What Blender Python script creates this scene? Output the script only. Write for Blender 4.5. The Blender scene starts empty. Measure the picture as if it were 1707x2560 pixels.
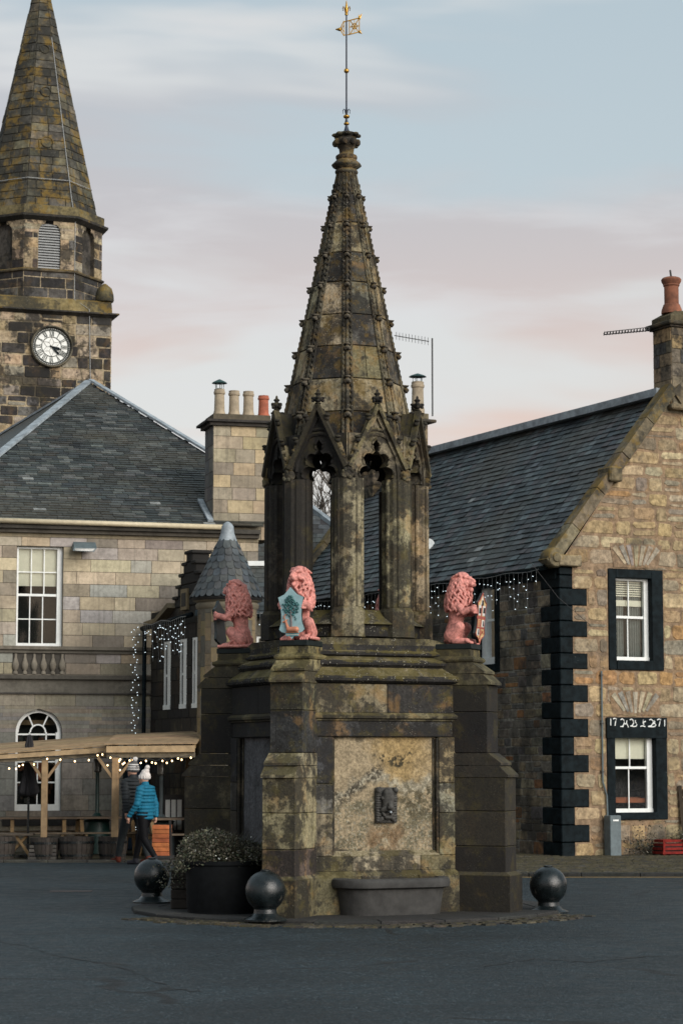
import bpy, bmesh, math, random
from mathutils import Vector, Matrix, geometry
R = math.radians
sin, cos, tan, pi = math.sin, math.cos, math.tan, math.pi
rnd = random.Random(7)
C = bpy.context.scene.collection
# ---------------------------------------------------------------- camera model (pixels of the 1707x2560 photograph)
CX, CY, F, HZ, HC = 853.5, 1280.0, 5700.0, 1905.0, 1.85
PITCH = math.atan((HZ-CY)/F)
def ray(u, v):
    x, z = (u-CX)/F, -(v-CY)/F
    return Vector((x, cos(PITCH)-z*sin(PITCH), sin(PITCH)+z*cos(PITCH)))
def at(u, v, Y):
    r = ray(u, v); t = Y/r.y
    return Vector((r.x*t, Y, HC+r.z*t))
def zf(v, Y, u=CX): return at(u, v, Y).z
def on_ground(u, v, z=0.0):
    r = ray(u, v); t = (z-HC)/r.z
    return Vector((r.x*t, r.y*t, z))
def on_plane(u, v, O, psi):
    """hit of the pixel ray with the vertical plane through O whose in-plane direction is (cos psi, sin psi); returns (x, z)"""
    r = ray(u, v); n = Vector((-sin(psi), cos(psi), 0))
    t = n.dot(Vector((O[0], O[1], 0)))/n.dot(Vector((r.x, r.y, 0)))
    p = Vector((r.x*t, r.y*t, HC+r.z*t))
    return ((p.x-O[0])*cos(psi)+(p.y-O[1])*sin(psi), p.z)
# ---------------------------------------------------------------- mesh builder
class MB:
    def __init__(s, M=None):
        s.v = []; s.f = []; s.c = []; s.M = M or Matrix.Identity(4); s.col = (1, 1, 1)
    def add(s, pts, faces, col=None):
        n = len(s.v); col = col or s.col
        for p in pts:
            q = s.M @ Vector(p); s.v.append((q.x, q.y, q.z))
        for f in faces:
            s.f.append(tuple(i+n for i in f)); s.c.append(col)
    def box(s, x0, x1, y0, y1, z0, z1, col=None):
        s.add([(x0,y0,z0),(x1,y0,z0),(x1,y1,z0),(x0,y1,z0),(x0,y0,z1),(x1,y0,z1),(x1,y1,z1),(x0,y1,z1)],
              [(3,2,1,0),(4,5,6,7),(0,1,5,4),(1,2,6,5),(2,3,7,6),(3,0,4,7)], col)
    def cbox(s, x0, x1, y0, y1, z0, z1, b=.006, col=None):
        """box with chamfered edges"""
        P = []; idx = {}
        for i, (X, sx) in enumerate(((x0,1),(x1,-1))):
            for j, (Y, sy) in enumerate(((y0,1),(y1,-1))):
                for k, (Z, sz) in enumerate(((z0,1),(z1,-1))):
                    for a in range(3):
                        p = [X+sx*b, Y+sy*b, Z+sz*b]; p[a] = (X, Y, Z)[a]
                        idx[(i,j,k,a)] = len(P); P.append(tuple(p))
        Fs = []
        for a in range(3):
            o = [q for q in range(3) if q != a]
            for e in (0, 1):
                loop = []
                for (m, n) in ((0,0),(1,0),(1,1),(0,1)):
                    t = [0,0,0]; t[a] = e; t[o[0]] = m; t[o[1]] = n
                    loop.append(idx[(t[0],t[1],t[2],a)])
                if (e == 0) == (a != 1): loop = loop[::-1]
                Fs.append(tuple(loop))
        for a in range(3):
            o = [q for q in range(3) if q != a]
            for m in (0,1):
                for n in (0,1):
                    t0 = [0,0,0]; t1 = [0,0,0]
                    t0[o[0]] = t1[o[0]] = m; t0[o[1]] = t1[o[1]] = n; t1[a] = 1
                    Fs.append((idx[(*t0,o[0])], idx[(*t1,o[0])], idx[(*t1,o[1])], idx[(*t0,o[1])]))
        for i in (0,1):
            for j in (0,1):
                for k in (0,1): Fs.append((idx[(i,j,k,0)], idx[(i,j,k,1)], idx[(i,j,k,2)]))
        s.add(P, Fs, col)
    def loft(s, rings, cap0=True, cap1=True, col=None, cols=None, closed=True):
        n = len(rings[0]); pts = [p for r in rings for p in r]; base = len(s.v)
        s.add(pts, [], col)
        m = n if closed else n-1
        for i in range(len(rings)-1):
            cc = cols[i] if cols else (col or s.col)
            for j in range(m):
                k = (j+1) % n
                s.f.append((base+i*n+j, base+i*n+k, base+(i+1)*n+k, base+(i+1)*n+j)); s.c.append(cc)
        if cap0: s.f.append(tuple(base+j for j in range(n))[::-1]); s.c.append(cols[0] if cols else (col or s.col))
        if cap1: s.f.append(tuple(base+(len(rings)-1)*n+j for j in range(n))); s.c.append(cols[-1] if cols else (col or s.col))
    def lathe(s, prof, n=24, cx=0, cy=0, rot=0, col=None, cols=None):
        s.loft([[(cx+r*cos(2*pi*j/n+rot), cy+r*sin(2*pi*j/n+rot), z) for j in range(n)] for (r, z) in prof], col=col, cols=cols)
    def prism(s, poly, z0, z1, col=None):
        s.loft([[(x,y,z0) for x,y in poly],[(x,y,z1) for x,y in poly]], col=col)
    def tube(s, path, rad, n=6, col=None, caps=True):
        rings = []; path = [Vector(p) for p in path]
        up = Vector((0,0,1))
        for i, p in enumerate(path):
            d = (path[min(i+1, len(path)-1)]-path[max(i-1, 0)]).normalized()
            a = d.cross(up)
            if a.length < .05: a = d.cross(Vector((1,0,0)))
            a.normalize(); b = a.cross(d)
            r = rad[i] if isinstance(rad, (list, tuple)) else rad
            rings.append([p+a*(r*cos(2*pi*j/n))+b*(r*sin(2*pi*j/n)) for j in range(n)])
        s.loft(rings, caps, caps, col)
    def bar(s, a, b, w, t=None, col=None):
        """square bar from a to b"""
        t = t or w; a = Vector(a); b = Vector(b); d = (b-a).normalized(); up = Vector((0,0,1))
        x = d.cross(up)
        if x.length < .05: x = Vector((1,0,0))
        x.normalize(); y = x.cross(d)
        R0 = [x*(i*w/2)+y*(j*t/2) for i, j in ((-1,-1),(1,-1),(1,1),(-1,1))]
        s.loft([[a+q for q in R0],[b+q for q in R0]], col=col)
    def ball(s, c, r, n=10, m=7, col=None, M=None):
        rx, ry, rz = r if isinstance(r, (list, tuple)) else (r, r, r)
        rings = []
        for i in range(1, m):
            a = pi*i/m
            ring = [Vector((rx*sin(a)*cos(2*pi*j/n), ry*sin(a)*sin(2*pi*j/n), -rz*cos(a))) for j in range(n)]
            if M: ring = [M @ q for q in ring]
            rings.append([Vector(c)+q for q in ring])
        s.loft(rings, True, True, col)
    def cap(s, a, ra, b, rb, n=10, col=None):
        """tapered capsule"""
        a = Vector(a); b = Vector(b); d = b-a
        if d.length < 1e-5: return s.ball(a, ra, n, 6, col)
        d.normalize(); x = d.cross(Vector((0,0,1)))
        if x.length < .05: x = d.cross(Vector((1,0,0)))
        x.normalize(); y = x.cross(d); rings = []
        for c, r, t0, t1 in ((a, ra, -80, 0), (b, rb, 0, 80)):
            for k in range(4):
                t = R(t0+(t1-t0)*k/3)
                rings.append([c+d*(r*sin(t))+(x*cos(2*pi*j/n)+y*sin(2*pi*j/n))*(r*cos(t)) for j in range(n)])
        s.loft(rings, True, True, col)
    def poly(s, pts2, tf, col=None):
        """flat concave polygon, tf maps (x,z)->3d"""
        tr = geometry.tessellate_polygon([[Vector((p[0],p[1],0)) for p in pts2]])
        s.add([tf(*p) for p in pts2], [tuple(t) for t in tr], col)
    def extr(s, pts2, tf0, tf1, col=None, colside=None):
        tr = geometry.tessellate_polygon([[Vector((p[0],p[1],0)) for p in pts2]])
        n = len(pts2); P = [tf0(*p) for p in pts2]+[tf1(*p) for p in pts2]
        s.add(P, [tuple(t) for t in tr]+[tuple(i+n for i in t)[::-1] for t in tr], col)
        s.add(P, [(i, (i+1) % n, (i+1) % n+n, i+n) for i in range(n)], colside or col)
    def build(s, name, mat, parent=None, smooth=False, fix=True, angle=None):
        me = bpy.data.meshes.new(name); me.from_pydata(s.v, [], s.f)
        at_ = me.color_attributes.new('Col', 'FLOAT_COLOR', 'CORNER')
        buf = []
        for p, c in zip(me.polygons, s.c):
            buf += [c[0], c[1], c[2], 1.0]*len(p.vertices)
        at_.data.foreach_set('color', buf)
        if fix:
            bm = bmesh.new(); bm.from_mesh(me); bmesh.ops.recalc_face_normals(bm, faces=bm.faces); bm.to_mesh(me); bm.free()
        if smooth or angle:
            me.polygons.foreach_set('use_smooth', [True]*len(me.polygons))
            if angle: me.set_sharp_from_angle(angle=R(angle))
        me.materials.append(mat)
        o = bpy.data.objects.new(name, me); C.objects.link(o)
        if parent: o.parent = parent
        return o
    def blob(s, name, mat, parent, voxel, smooth=2, col=(1,1,1)):
        """fuse everything collected so far into one continuous skin"""
        me = bpy.data.meshes.new(name); me.from_pydata(s.v, [], s.f)
        bm = bmesh.new(); bm.from_mesh(me); bmesh.ops.recalc_face_normals(bm, faces=bm.faces); bm.to_mesh(me); bm.free()
        o = bpy.data.objects.new(name, me); C.objects.link(o)
        m = o.modifiers.new('r', 'REMESH'); m.mode = 'VOXEL'; m.voxel_size = voxel; m.use_smooth_shade = True
        if smooth:
            q = o.modifiers.new('s', 'SMOOTH'); q.factor = .5; q.iterations = smooth
        dg = bpy.context.evaluated_depsgraph_get()
        me2 = bpy.data.meshes.new_from_object(o.evaluated_get(dg)); me2.name = name
        o.modifiers.clear(); o.data = me2; bpy.data.meshes.remove(me)
        a = me2.color_attributes.new('Col', 'FLOAT_COLOR', 'POINT')
        a.data.foreach_set('color', list((*col, 1.0))*len(me2.vertices))
        me2.materials.clear(); me2.materials.append(mat); o.parent = parent
        return o
def thing(name, label, cat, loc=(0,0,0), rz=0, group=None):
    o = bpy.data.objects.new(name, None); C.objects.link(o); o.location = loc; o.rotation_euler = (0,0,rz)
    o.empty_display_size = .2
    return tag(o, label, cat, group)
def tag(o, label=None, cat=None, group=None, kind=None):
    if label: o['label'] = label
    if cat: o['category'] = cat
    if group: o['group'] = group
    if kind: o['kind'] = kind
    return o
def copy_tree(o, parent=None):
    c = o.copy(); C.objects.link(c); c.parent = parent
    for ch in o.children: copy_tree(ch, c)
    return c
def dup(part, parent=None, loc=None, rz=None):
    c = part.copy(); C.objects.link(c); c.parent = parent or part.parent
    if loc is not None: c.location = loc
    if rz is not None: c.rotation_euler = (0,0,rz)
    for ch in part.children: dup(ch, c)
    return c
def T(x=0, y=0, z=0): return Matrix.Translation((x,y,z))
def RZ(a): return Matrix.Rotation(a, 4, 'Z')
# ---------------------------------------------------------------- materials
def new_mat(name):
    m = bpy.data.materials.new(name); m.use_nodes = True
    nt = m.node_tree; b = nt.nodes['Principled BSDF']; return m, nt, b
class NT:
    def __init__(s, nt): s.nt = nt
    def n(s, typ, **kw):
        x = s.nt.nodes.new(typ)
        for k, v in kw.items(): setattr(x, k, v)
        return x
    def l(s, a, b): s.nt.links.new(a, b)
    def coord(s, scale=(1,1,1)):
        t = s.n('ShaderNodeTexCoord'); m = s.n('ShaderNodeMapping'); m.inputs['Scale'].default_value = scale
        s.l(t.outputs['Object'], m.inputs['Vector']); return m.outputs[0]
    def noise(s, vec, scale, detail=5, rough=.6, dist=0):
        x = s.n('ShaderNodeTexNoise'); x.inputs['Scale'].default_value = scale; x.inputs['Detail'].default_value = detail
        x.inputs['Roughness'].default_value = rough; x.inputs['Distortion'].default_value = dist
        s.l(vec, x.inputs['Vector']); return x.outputs['Fac']
    def vor(s, vec, scale, out='Distance'):
        x = s.n('ShaderNodeTexVoronoi'); x.inputs['Scale'].default_value = scale; s.l(vec, x.inputs['Vector']); return x.outputs[out]
    def ramp(s, fac, a, b, lo=0, hi=1):
        x = s.n('ShaderNodeMapRange'); x.interpolation_type = 'SMOOTHSTEP'
        x.inputs['From Min'].default_value = a; x.inputs['From Max'].default_value = b
        x.inputs['To Min'].default_value = lo; x.inputs['To Max'].default_value = hi
        s.l(fac, x.inputs['Value']); return x.outputs['Result']
    def math(s, op, a, b=None):
        x = s.n('ShaderNodeMath', operation=op)
        for i, q in enumerate((a, b)):
            if q is None: continue
            if isinstance(q, (int, float)): x.inputs[i].default_value = q
            else: s.l(q, x.inputs[i])
        return x.outputs[0]
    def mix(s, fac, a, b, mode='MIX'):
        x = s.n('ShaderNodeMix', data_type='RGBA', blend_type=mode)
        for sock, q in ((x.inputs[0], fac), (x.inputs[6], a), (x.inputs[7], b)):
            if isinstance(q, (int, float)): sock.default_value = q
            elif isinstance(q, tuple): sock.default_value = (*q, 1)
            else: s.l(q, sock)
        return x.outputs[2]
    def attr(s): 
        x = s.n('ShaderNodeVertexColor'); x.layer_name = 'Col'; return x.outputs['Color']
    def bump(s, h, strength, dist, b):
        x = s.n('ShaderNodeBump'); x.inputs['Strength'].default_value = strength; x.inputs['Distance'].default_value = dist
        s.l(h, x.inputs['Height']); s.l(x.outputs[0], b.inputs['Normal'])
def stone(name, soot=.5, sootc=(.016,.015,.014), sscale=1.2, moss=.0, mossc=(.105,.085,.022), speck=.0, orange=0.0, bump=.5, fine=45, rough=.9, streak=.0, soot_edge=.12, grain=1.0):
    m, nt, b = new_mat(name); g = NT(nt); co = g.coord()
    n1 = g.noise(co, sscale, 6, .62); n2 = g.noise(co, sscale*5.3, 6, .7); n3 = g.noise(co, fine, 5, .7)
    base = g.mix(1.0, g.attr(), g.ramp(n3, .25, .75, 1-.45*grain, 1+.4*grain), 'MULTIPLY')
    base = g.mix(1.0, base, g.ramp(n2, .3, .7, .72, 1.25), 'MULTIPLY')
    if orange:
        no = g.noise(co, sscale*1.7, 5, .6, .4)
        base = g.mix(g.math('MULTIPLY', g.ramp(no, .5, .66), orange), base, (.34,.19,.06))
    ms = g.math('ADD', g.math('MULTIPLY', n1, .62), g.math('MULTIPLY', n2, .38))
    t = .5+(.5-soot)*.32
    ms2 = g.ramp(ms, t-soot_edge/2, t+soot_edge/2)
    sp = g.ramp(n3, .35, .62)
    ms3 = g.math('MULTIPLY', ms2, g.math('ADD', g.math('MULTIPLY', sp, .22), .78))
    c = g.mix(g.math('MULTIPLY', ms3, .93), base, sootc)
    if streak:
        cs = g.coord((7, 7, .45)); ns = g.noise(cs, 1.6, 4, .65)
        c = g.mix(g.math('MULTIPLY', g.ramp(ns, .5, .68), streak), c, sootc)
    if moss:
        nm = g.noise(co, sscale*2.3, 6, .7); 
        geo = g.n('ShaderNodeNewGeometry'); sx = g.n('ShaderNodeSeparateXYZ'); g.l(geo.outputs['Normal'], sx.inputs[0])
        k = g.math('ADD', nm, g.math('MULTIPLY', sx.outputs['Z'], .16))
        c = g.mix(g.math('MULTIPLY', g.ramp(k, .52, .66), moss), c, mossc)
    if speck:
        vd = g.vor(co, 38); nn = g.noise(co, sscale*2.9, 4, .6)
        k = g.math('MULTIPLY', g.ramp(vd, .26, .16), g.ramp(nn, .5, .6))
        c = g.mix(g.math('MULTIPLY', k, speck), c, (.40,.38,.31))
    g.l(c, b.inputs['Base Color']); b.inputs['Roughness'].default_value = rough
    b.inputs['Specular IOR Level'].default_value = .25
    g.bump(g.math('ADD', g.math('MULTIPLY', n3, .5), n2), bump, .02, b)
    return m
def plain(name, col, rough=.6, metal=0, var=.25, scale=12, bump=.0, spec=.5, attr=False):
    m, nt, b = new_mat(name); g = NT(nt); co = g.coord()
    n = g.noise(co, scale, 5, .65)
    src = g.attr() if attr else col
    c = g.mix(1.0, src, g.ramp(n, .25, .75, 1-var, 1+var), 'MULTIPLY')
    g.l(c, b.inputs['Base Color']); b.inputs['Roughness'].default_value = rough; b.inputs['Metallic'].default_value = metal
    b.inputs['Specular IOR Level'].default_value = spec
    if bump: g.bump(n, bump, .01, b)
    return m
def emit(name, col, strength):
    m, nt, b = new_mat(name); b.inputs['Base Color'].default_value = (*col, 1)
    b.inputs['Emission Color'].default_value = (*col, 1); b.inputs['Emission Strength'].default_value = strength; return m
def glass(name, tint=.85):
    m = bpy.data.materials.new(name); m.use_nodes = True; nt = m.node_tree; nt.nodes.clear(); g = NT(nt)
    o = g.n('ShaderNodeOutputMaterial'); tr = g.n('ShaderNodeBsdfTransparent'); gl = g.n('ShaderNodeBsdfGlossy')
    tr.inputs[0].default_value = (tint,tint*1.04,tint,1); gl.inputs['Roughness'].default_value = .04
    fr = g.n('ShaderNodeFresnel'); fr.inputs[0].default_value = 1.45
    mx = g.n('ShaderNodeMixShader'); g.l(g.math('ADD', fr.outputs[0], .03), mx.inputs[0]); g.l(tr.outputs[0], mx.inputs[1]); g.l(gl.outputs[0], mx.inputs[2])
    g.l(mx.outputs[0], o.inputs[0]); return m
M = {}
M['ftn'] = stone('fountain_stone', soot=.52, sscale=1.9, moss=.38, speck=.22, orange=.35, bump=.7, fine=34, streak=.5, soot_edge=.07)
M['ftn_dark'] = stone('fountain_stone_dark', soot=.74, sscale=1.3, moss=.22, speck=.08, orange=.1, bump=.5, fine=38)
M['ftn_top'] = stone('fountain_ledge_stone', soot=.55, sscale=2.6, moss=.65, speck=.95, bump=.7, fine=40)
M['ftn_spire'] = stone('fountain_spire_stone', soot=.50, sscale=2.4, moss=.5, mossc=(.14,.09,.02), speck=.5, orange=.35, bump=.7, fine=34, streak=.5, soot_edge=.08)
M['panel'] = stone('fountain_panel_stone', soot=-.3, sscale=1.5, sootc=(.05,.045,.038), moss=.0, speck=.25, orange=.0, bump=.7, fine=34, soot_edge=.09)
M['slab'] = stone('fountain_slab_stone', soot=.35, sscale=1.5, bump=.5, fine=30, streak=.25)
M['ash'] = stone('ashlar_stone', soot=.26, sscale=.5, sootc=(.085,.078,.066), bump=.3, fine=14, streak=.28, soot_edge=.26, grain=.45)
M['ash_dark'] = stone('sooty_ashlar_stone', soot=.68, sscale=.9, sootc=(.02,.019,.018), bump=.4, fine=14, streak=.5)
M['rub'] = stone('rubble_stone', soot=.22, sscale=1.4, sootc=(.07,.06,.05), bump=1.0, fine=9, orange=.15)
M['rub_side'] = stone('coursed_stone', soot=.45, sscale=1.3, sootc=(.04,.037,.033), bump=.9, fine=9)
M['tower'] = stone('tower_stone', soot=.44, sscale=1.3, sootc=(.018,.017,.016), bump=.7, fine=10, moss=.15, soot_edge=.07, orange=.12)
M['tspire'] = stone('tower_spire_stone', soot=.5, sscale=1.1, sootc=(.024,.024,.021), bump=.7, fine=9, moss=.62, mossc=(.19,.12,.022), speck=.3)
M['slate'] = plain('slate', None, .55, var=.35, scale=7, bump=.3, attr=True, spec=.5)
M['lead'] = plain('lead', (.25,.285,.31), .6, var=.4, scale=5, bump=.2)
M['white'] = plain('white_paint', (.76,.78,.76), .5, var=.08, scale=9)
M['black0'] = plain('black_gloss_paint', (.006,.009,.011), .5, var=.35, scale=6, bump=.25, spec=.22)
M['cream'] = plain('cream_paint', (.52,.45,.31), .5, var=.12)
M['glass'] = glass('window_glass')
M['dark'] = plain('dark_interior', (.010,.012,.012), .9, var=.3)  # near-black: shade of unlit rooms put into colour, reused for soil
M['blind'] = plain('blind_fabric', (.80,.76,.66), .9, var=.06)
M['curtain'] = plain('curtain_fabric', (.22,.24,.24), .9, var=.2)
M['iron0'] = plain('black_iron', (.008,.010,.011), .40, var=.6, scale=6, bump=.5, spec=.5)
M['blueiron'] = plain('dark_blue_iron', (.012,.018,.035), .4, var=.3)
M['gold'] = plain('gilding', (.42,.24,.05), .35, metal=.85, var=.35, scale=9)
M['basin'] = plain('grey_basin_stone', (.042,.041,.039), .85, var=.35, scale=6, bump=.4)
M['pink'] = plain('pink_paint', (.56,.225,.19), .7, var=.42, scale=26, bump=.25)
M['plinth'] = plain('black_plinth_paint', (.014,.019,.019), .6, var=.3, spec=.15)
M['shield'] = plain('shield_paint', None, .5, var=.12, scale=14, attr=True)
M['wood'] = plain('pine_boards', None, .75, var=.3, scale=5, bump=.2, attr=True)
M['wood_dark'] = plain('weathered_wood', None, .85, var=.35, scale=7, bump=.3, attr=True)
M['terra'] = plain('terracotta', (.34,.10,.055), .85, var=.35, scale=5)
M['terra2'] = plain('sooty_terracotta', (.20,.075,.040), .85, var=.5, scale=4)
M['pot'] = plain('buff_chimney_pot', (.33,.27,.19), .85, var=.3, scale=5)
M['green_metal'] = plain('dark_green_metal', (.012,.045,.040), .45, var=.3)
M['grey_metal'] = plain('grey_metal', (.10,.13,.14), .6, var=.25, scale=8)
M['steel'] = plain('brushed_steel', (.22,.22,.21), .35, metal=.6, var=.25)
M['wire'] = plain('cable_rubber', (.03,.03,.03), .6)
M['wirew'] = plain('pale_cable', (.30,.31,.31), .6)
M['leaf'] = plain('leaf', None, .7, var=.3, scale=20, attr=True)
M['bark'] = plain('bark', (.10,.085,.07), .9, var=.4, scale=4, bump=.5)
M['warm'] = emit('warm_bulb', (1,.68,.34), 6)
M['cool'] = emit('cool_led', (.80,.93,1), 1.3)
M['paper'] = plain('matt_paint', None, .7, var=.15, attr=True)
M['cloth'] = plain('cloth', None, .8, var=.25, scale=30, bump=.2, attr=True)
M['skin'] = plain('skin', (.50,.28,.20), .6, var=.08)

def chipped():
    m, nt, b = new_mat('black_gloss_paint'); g = NT(nt); co = g.coord()
    n = g.noise(co, 7, 5, .65); f = g.noise(co, 16, 4, .75); v = g.noise(co, 2.2, 3, .6)
    c = g.mix(1.0, (.006,.010,.012), g.ramp(n, .3, .7, .6, 1.6), 'MULTIPLY')
    c = g.mix(g.math('MULTIPLY', g.ramp(f, .70, .74), g.ramp(v, .5, .6)), c, (.28,.28,.26))
    g.l(c, b.inputs['Base Color']); b.inputs['Roughness'].default_value = .6; b.inputs['Specular IOR Level'].default_value = .07
    g.bump(g.math('ADD', n, f), .5, .012, b); return m
M['black'] = chipped()

def scuffed():
    m, nt, b = new_mat('black_iron'); g = NT(nt); co = g.coord()
    n = g.noise(co, 6, 5, .65); f = g.noise(co, 22, 5, .8); v = g.noise(co, 3.1, 4, .6, .6)
    c = g.mix(1.0, (.005,.008,.009), g.ramp(n, .3, .7, .6, 1.8), 'MULTIPLY')
    c = g.mix(g.math('MULTIPLY', g.math('MULTIPLY', g.ramp(f, .5, .6), g.ramp(v, .54, .62)), .55), c, (.10,.09,.075))
    c = g.mix(g.math('MULTIPLY', g.ramp(f, .66, .72), .7), c, (.05,.03,.018))
    g.l(c, b.inputs['Base Color']); g.l(g.ramp(n, .3, .7, .16, .42), b.inputs['Roughness']); b.inputs['Specular IOR Level'].default_value = .5
    g.bump(g.math('ADD', n, g.math('MULTIPLY', f, .5)), .6, .012, b); return m
M['iron'] = scuffed()
M['mask'] = plain('dark_carved_stone', (.055,.053,.048), .85, var=.5, scale=22, bump=.5)
# ---------------------------------------------------------------- masonry and slate helpers
def jit(c, k=.15, r=rnd):
    q = 1+r.uniform(-k, k); return tuple(max(0, x*q*(1+r.uniform(-.04, .04))) for x in c)
def block_wall(mb, free, z0, z1, ch, bw, pal, tf, crit=(), joint=.012, proud=.012, mortar=(.2,.17,.13), rough=0, cham=0, r=None, half=None):
    """courses of separate stones; free(z)->[(a,b)] is the wall's extent at height z; tf(x,z,out)->3d"""
    r = r or rnd
    zs = [z0]; z = z0
    while z < z1-1e-4:
        h = r.uniform(*ch); nz = z+h
        for c in sorted(crit):
            if z+.02 < c < nz+ch[0]*.45: nz = c; break
        if z1-nz < ch[0]*.6: nz = z1
        z = min(nz, z1); zs.append(z)
    for k in range(len(zs)-1):
        za, zb = zs[k], zs[k+1]
        A = free(za+1e-4); B = free(zb-1e-4)
        if len(A) != len(B): A = B = free((za+zb)/2)
        for (a0, b0), (a1, b1) in zip(A, B):
            mb.add([tf(a0,za,0), tf(b0,za,0), tf(b1,zb,0), tf(a1,zb,0)], [(0,1,2,3)], mortar)
            xs = []; x = max(a0, a1)-r.uniform(0, bw[0]*.5); end = min(b0, b1)
            while True:
                x += r.uniform(*bw)
                if x > end-bw[0]*.45: break
                if x > max(a0, a1)+bw[0]*.3: xs.append(x)
            L = [(a0, a1)]+[(q, q) for q in xs]+[(b0, b1)]
            for (l0, l1), (r0, r1) in zip(L[:-1], L[1:]):
                sub = [(za, zb, l0, l1, r0, r1)]
                if half and r.random() < half and zb-za > .2:
                    zm = za+(zb-za)*r.uniform(.4, .6); lm = (l0+l1)/2; rm = (r0+r1)/2
                    sub = [(za, zm, l0, lm, r0, rm), (zm, zb, lm, l1, rm, r1)]
                for (c0, c1, p0, p1, q0, q1) in sub:
                    j = joint/2*(1+r.uniform(-.3, .6)*(rough > 0))
                    if q0-p0 < 3*j or c1-c0 < 3*j: continue
                    P = [(p0+j, c0+j), (q0-j, c0+j), (q1-j, c1-j), (p1+j, c1-j)]
                    if q1-p1 < 3*j: continue
                    if cham:
                        k_ = cham; Q = []
                        for i in range(4):
                            a = P[i-1]; b = P[i]; c = P[(i+1) % 4]
                            for o in (a, c):
                                d = math.hypot(o[0]-b[0], o[1]-b[1]); t = min(.4, k_*r.uniform(.4, 1.4)/max(d, .01))
                                Q.append((b[0]+(o[0]-b[0])*t, b[1]+(o[1]-b[1])*t))
                        P = Q
                    if rough: P = [(x+r.uniform(-rough, rough), z+r.uniform(-rough, rough)) for x, z in P]
                    n = len(P); cx = sum(p[0] for p in P)/n; cz = sum(p[1] for p in P)/n
                    e = .93 if cham else .975; pr = proud*r.uniform(.6, 1.3)
                    col = jit(r.choice(pal), .14, r)
                    outer = [tf(x, z, .001) for x, z in P]
                    inner = [tf(cx+(x-cx)*e, cz+(z-cz)*e, pr) for x, z in P]
                    mb.add(outer+inner, [(i, (i+1) % n, (i+1) % n+n, i+n) for i in range(n)]+[tuple(range(n, 2*n))], col)
def holes(x0, x1, rects):
    """extent of a wall with rectangular (xa,xb,za,zb) or arched (xa,xb,za,zb,'arch') openings"""
    def free(z):
        out = [(x0(z) if callable(x0) else x0, x1(z) if callable(x1) else x1)]
        for rc in rects:
            xa, xb, za, zb = rc[:4]
            if len(rc) > 4:
                rad = (xb-xa)/2; zc = zb-rad; c = (xa+xb)/2
                if za <= z <= zb:
                    if z > zc:
                        w = math.sqrt(max(0, rad*rad-(z-zc)**2)); xa, xb = c-w, c+w
                    if xb-xa < .01: continue
                else: continue
            elif not (za <= z <= zb): continue
            nw = []
            for a, b in out:
                if xb <= a or xa >= b: nw.append((a, b)); continue
                if xa > a+.01: nw.append((a, xa))
                if xb < b-.01: nw.append((xb, b))
            out = nw
        return out
    return free
def inpoly(p, poly):
    c = False; n = len(poly)
    for i in range(n):
        a, b = poly[i], poly[(i+1) % n]
        if (a[1] > p[1]) != (b[1] > p[1]) and p[0] < (b[0]-a[0])*(p[1]-a[1])/(b[1]-a[1])+a[0]: c = not c
    return c
from mathutils import noise as _mn
def slates(mb, O, ex, us, poly, gauge, w, pal, thick=.012, r=None, scallop=False):
    """slates on the plane O + a*ex + b*us inside poly (a,b)"""
    r = r or rnd; O = Vector(O); ex = Vector(ex).normalized(); us = Vector(us).normalized(); n = ex.cross(us).normalized()
    mb.poly([(a, b) for a, b in poly], lambda a, b: tuple(O+ex*a+us*b-n*.004), (.02,.02,.022))
    amin = min(p[0] for p in poly); amax = max(p[0] for p in poly); bmin = min(p[1] for p in poly); bmax = max(p[1] for p in poly)
    b = bmin; k = 0
    while b < bmax:
        a = amin-w*r.random()
        while a < amax:
            ww = w*r.uniform(.8, 1.2)
            if inpoly((a+ww*.5, b+gauge*.5), poly):
                g = .004; d = r.uniform(-.006, .006); t = thick*r.uniform(.7, 1.4)
                A = O+ex*(a+g)+us*(b+d-gauge*.25)+n*t; B = O+ex*(a+ww-g)+us*(b+d-gauge*.25+r.uniform(-.004,.004))+n*t
                Cc = O+ex*(a+ww-g)+us*(b+gauge)+n*.002; D = O+ex*(a+g)+us*(b+gauge)+n*.002
                col = jit(r.choice(pal), .22, r); q_ = _mn.noise(Vector((a*.55, b*.8, O.x))); q2 = _mn.noise(Vector((a*1.9, b*.7, O.y)))
                col = tuple(c*(1+.45*q2)+(m-c)*max(0, min(.6, q_*1.3)) for c, m in zip(col, (.055,.050,.036)))
                if r.random() < .008: b -= 0; d -= gauge*.25
                if r.random() < .006: col = (.22,.23,.22)
                if scallop:
                    m0 = O+ex*(a+g)+us*(b+gauge*.15)+n*t; m1 = O+ex*(a+ww-g)+us*(b+gauge*.15)+n*t
                    A2 = O+ex*(a+ww*.28)+us*(b-gauge*.3)+n*t; B2 = O+ex*(a+ww*.72)+us*(b-gauge*.3)+n*t
                    mb.add([m0, A2, B2, m1, Cc, D, m0-n*t, A2-n*t, B2-n*t, m1-n*t], [(0,1,2,3,4,5),(6,7,1,0),(7,8,2,1),(8,9,3,2)], col)
                else:
                    mb.add([A, B, Cc, D, A-n*t, B-n*t], [(0,1,2,3),(4,5,1,0)], col)
            a += ww
        b += gauge*r.uniform(.96, 1.04); k += 1
SL = [(.030,.042,.048),(.040,.053,.060),(.055,.068,.074),(.034,.040,.042),(.048,.046,.050),(.024,.030,.034)]
def on_slope(u, v, O, ex, us):
    O = Vector(O); ex = Vector(ex); us = Vector(us); n = ex.cross(us); r = ray(u, v); c = Vector((0,0,HC))
    t = n.dot(O-c)/n.dot(r); p = c+r*t-O
    return (p.dot(ex), p.dot(us))
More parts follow.
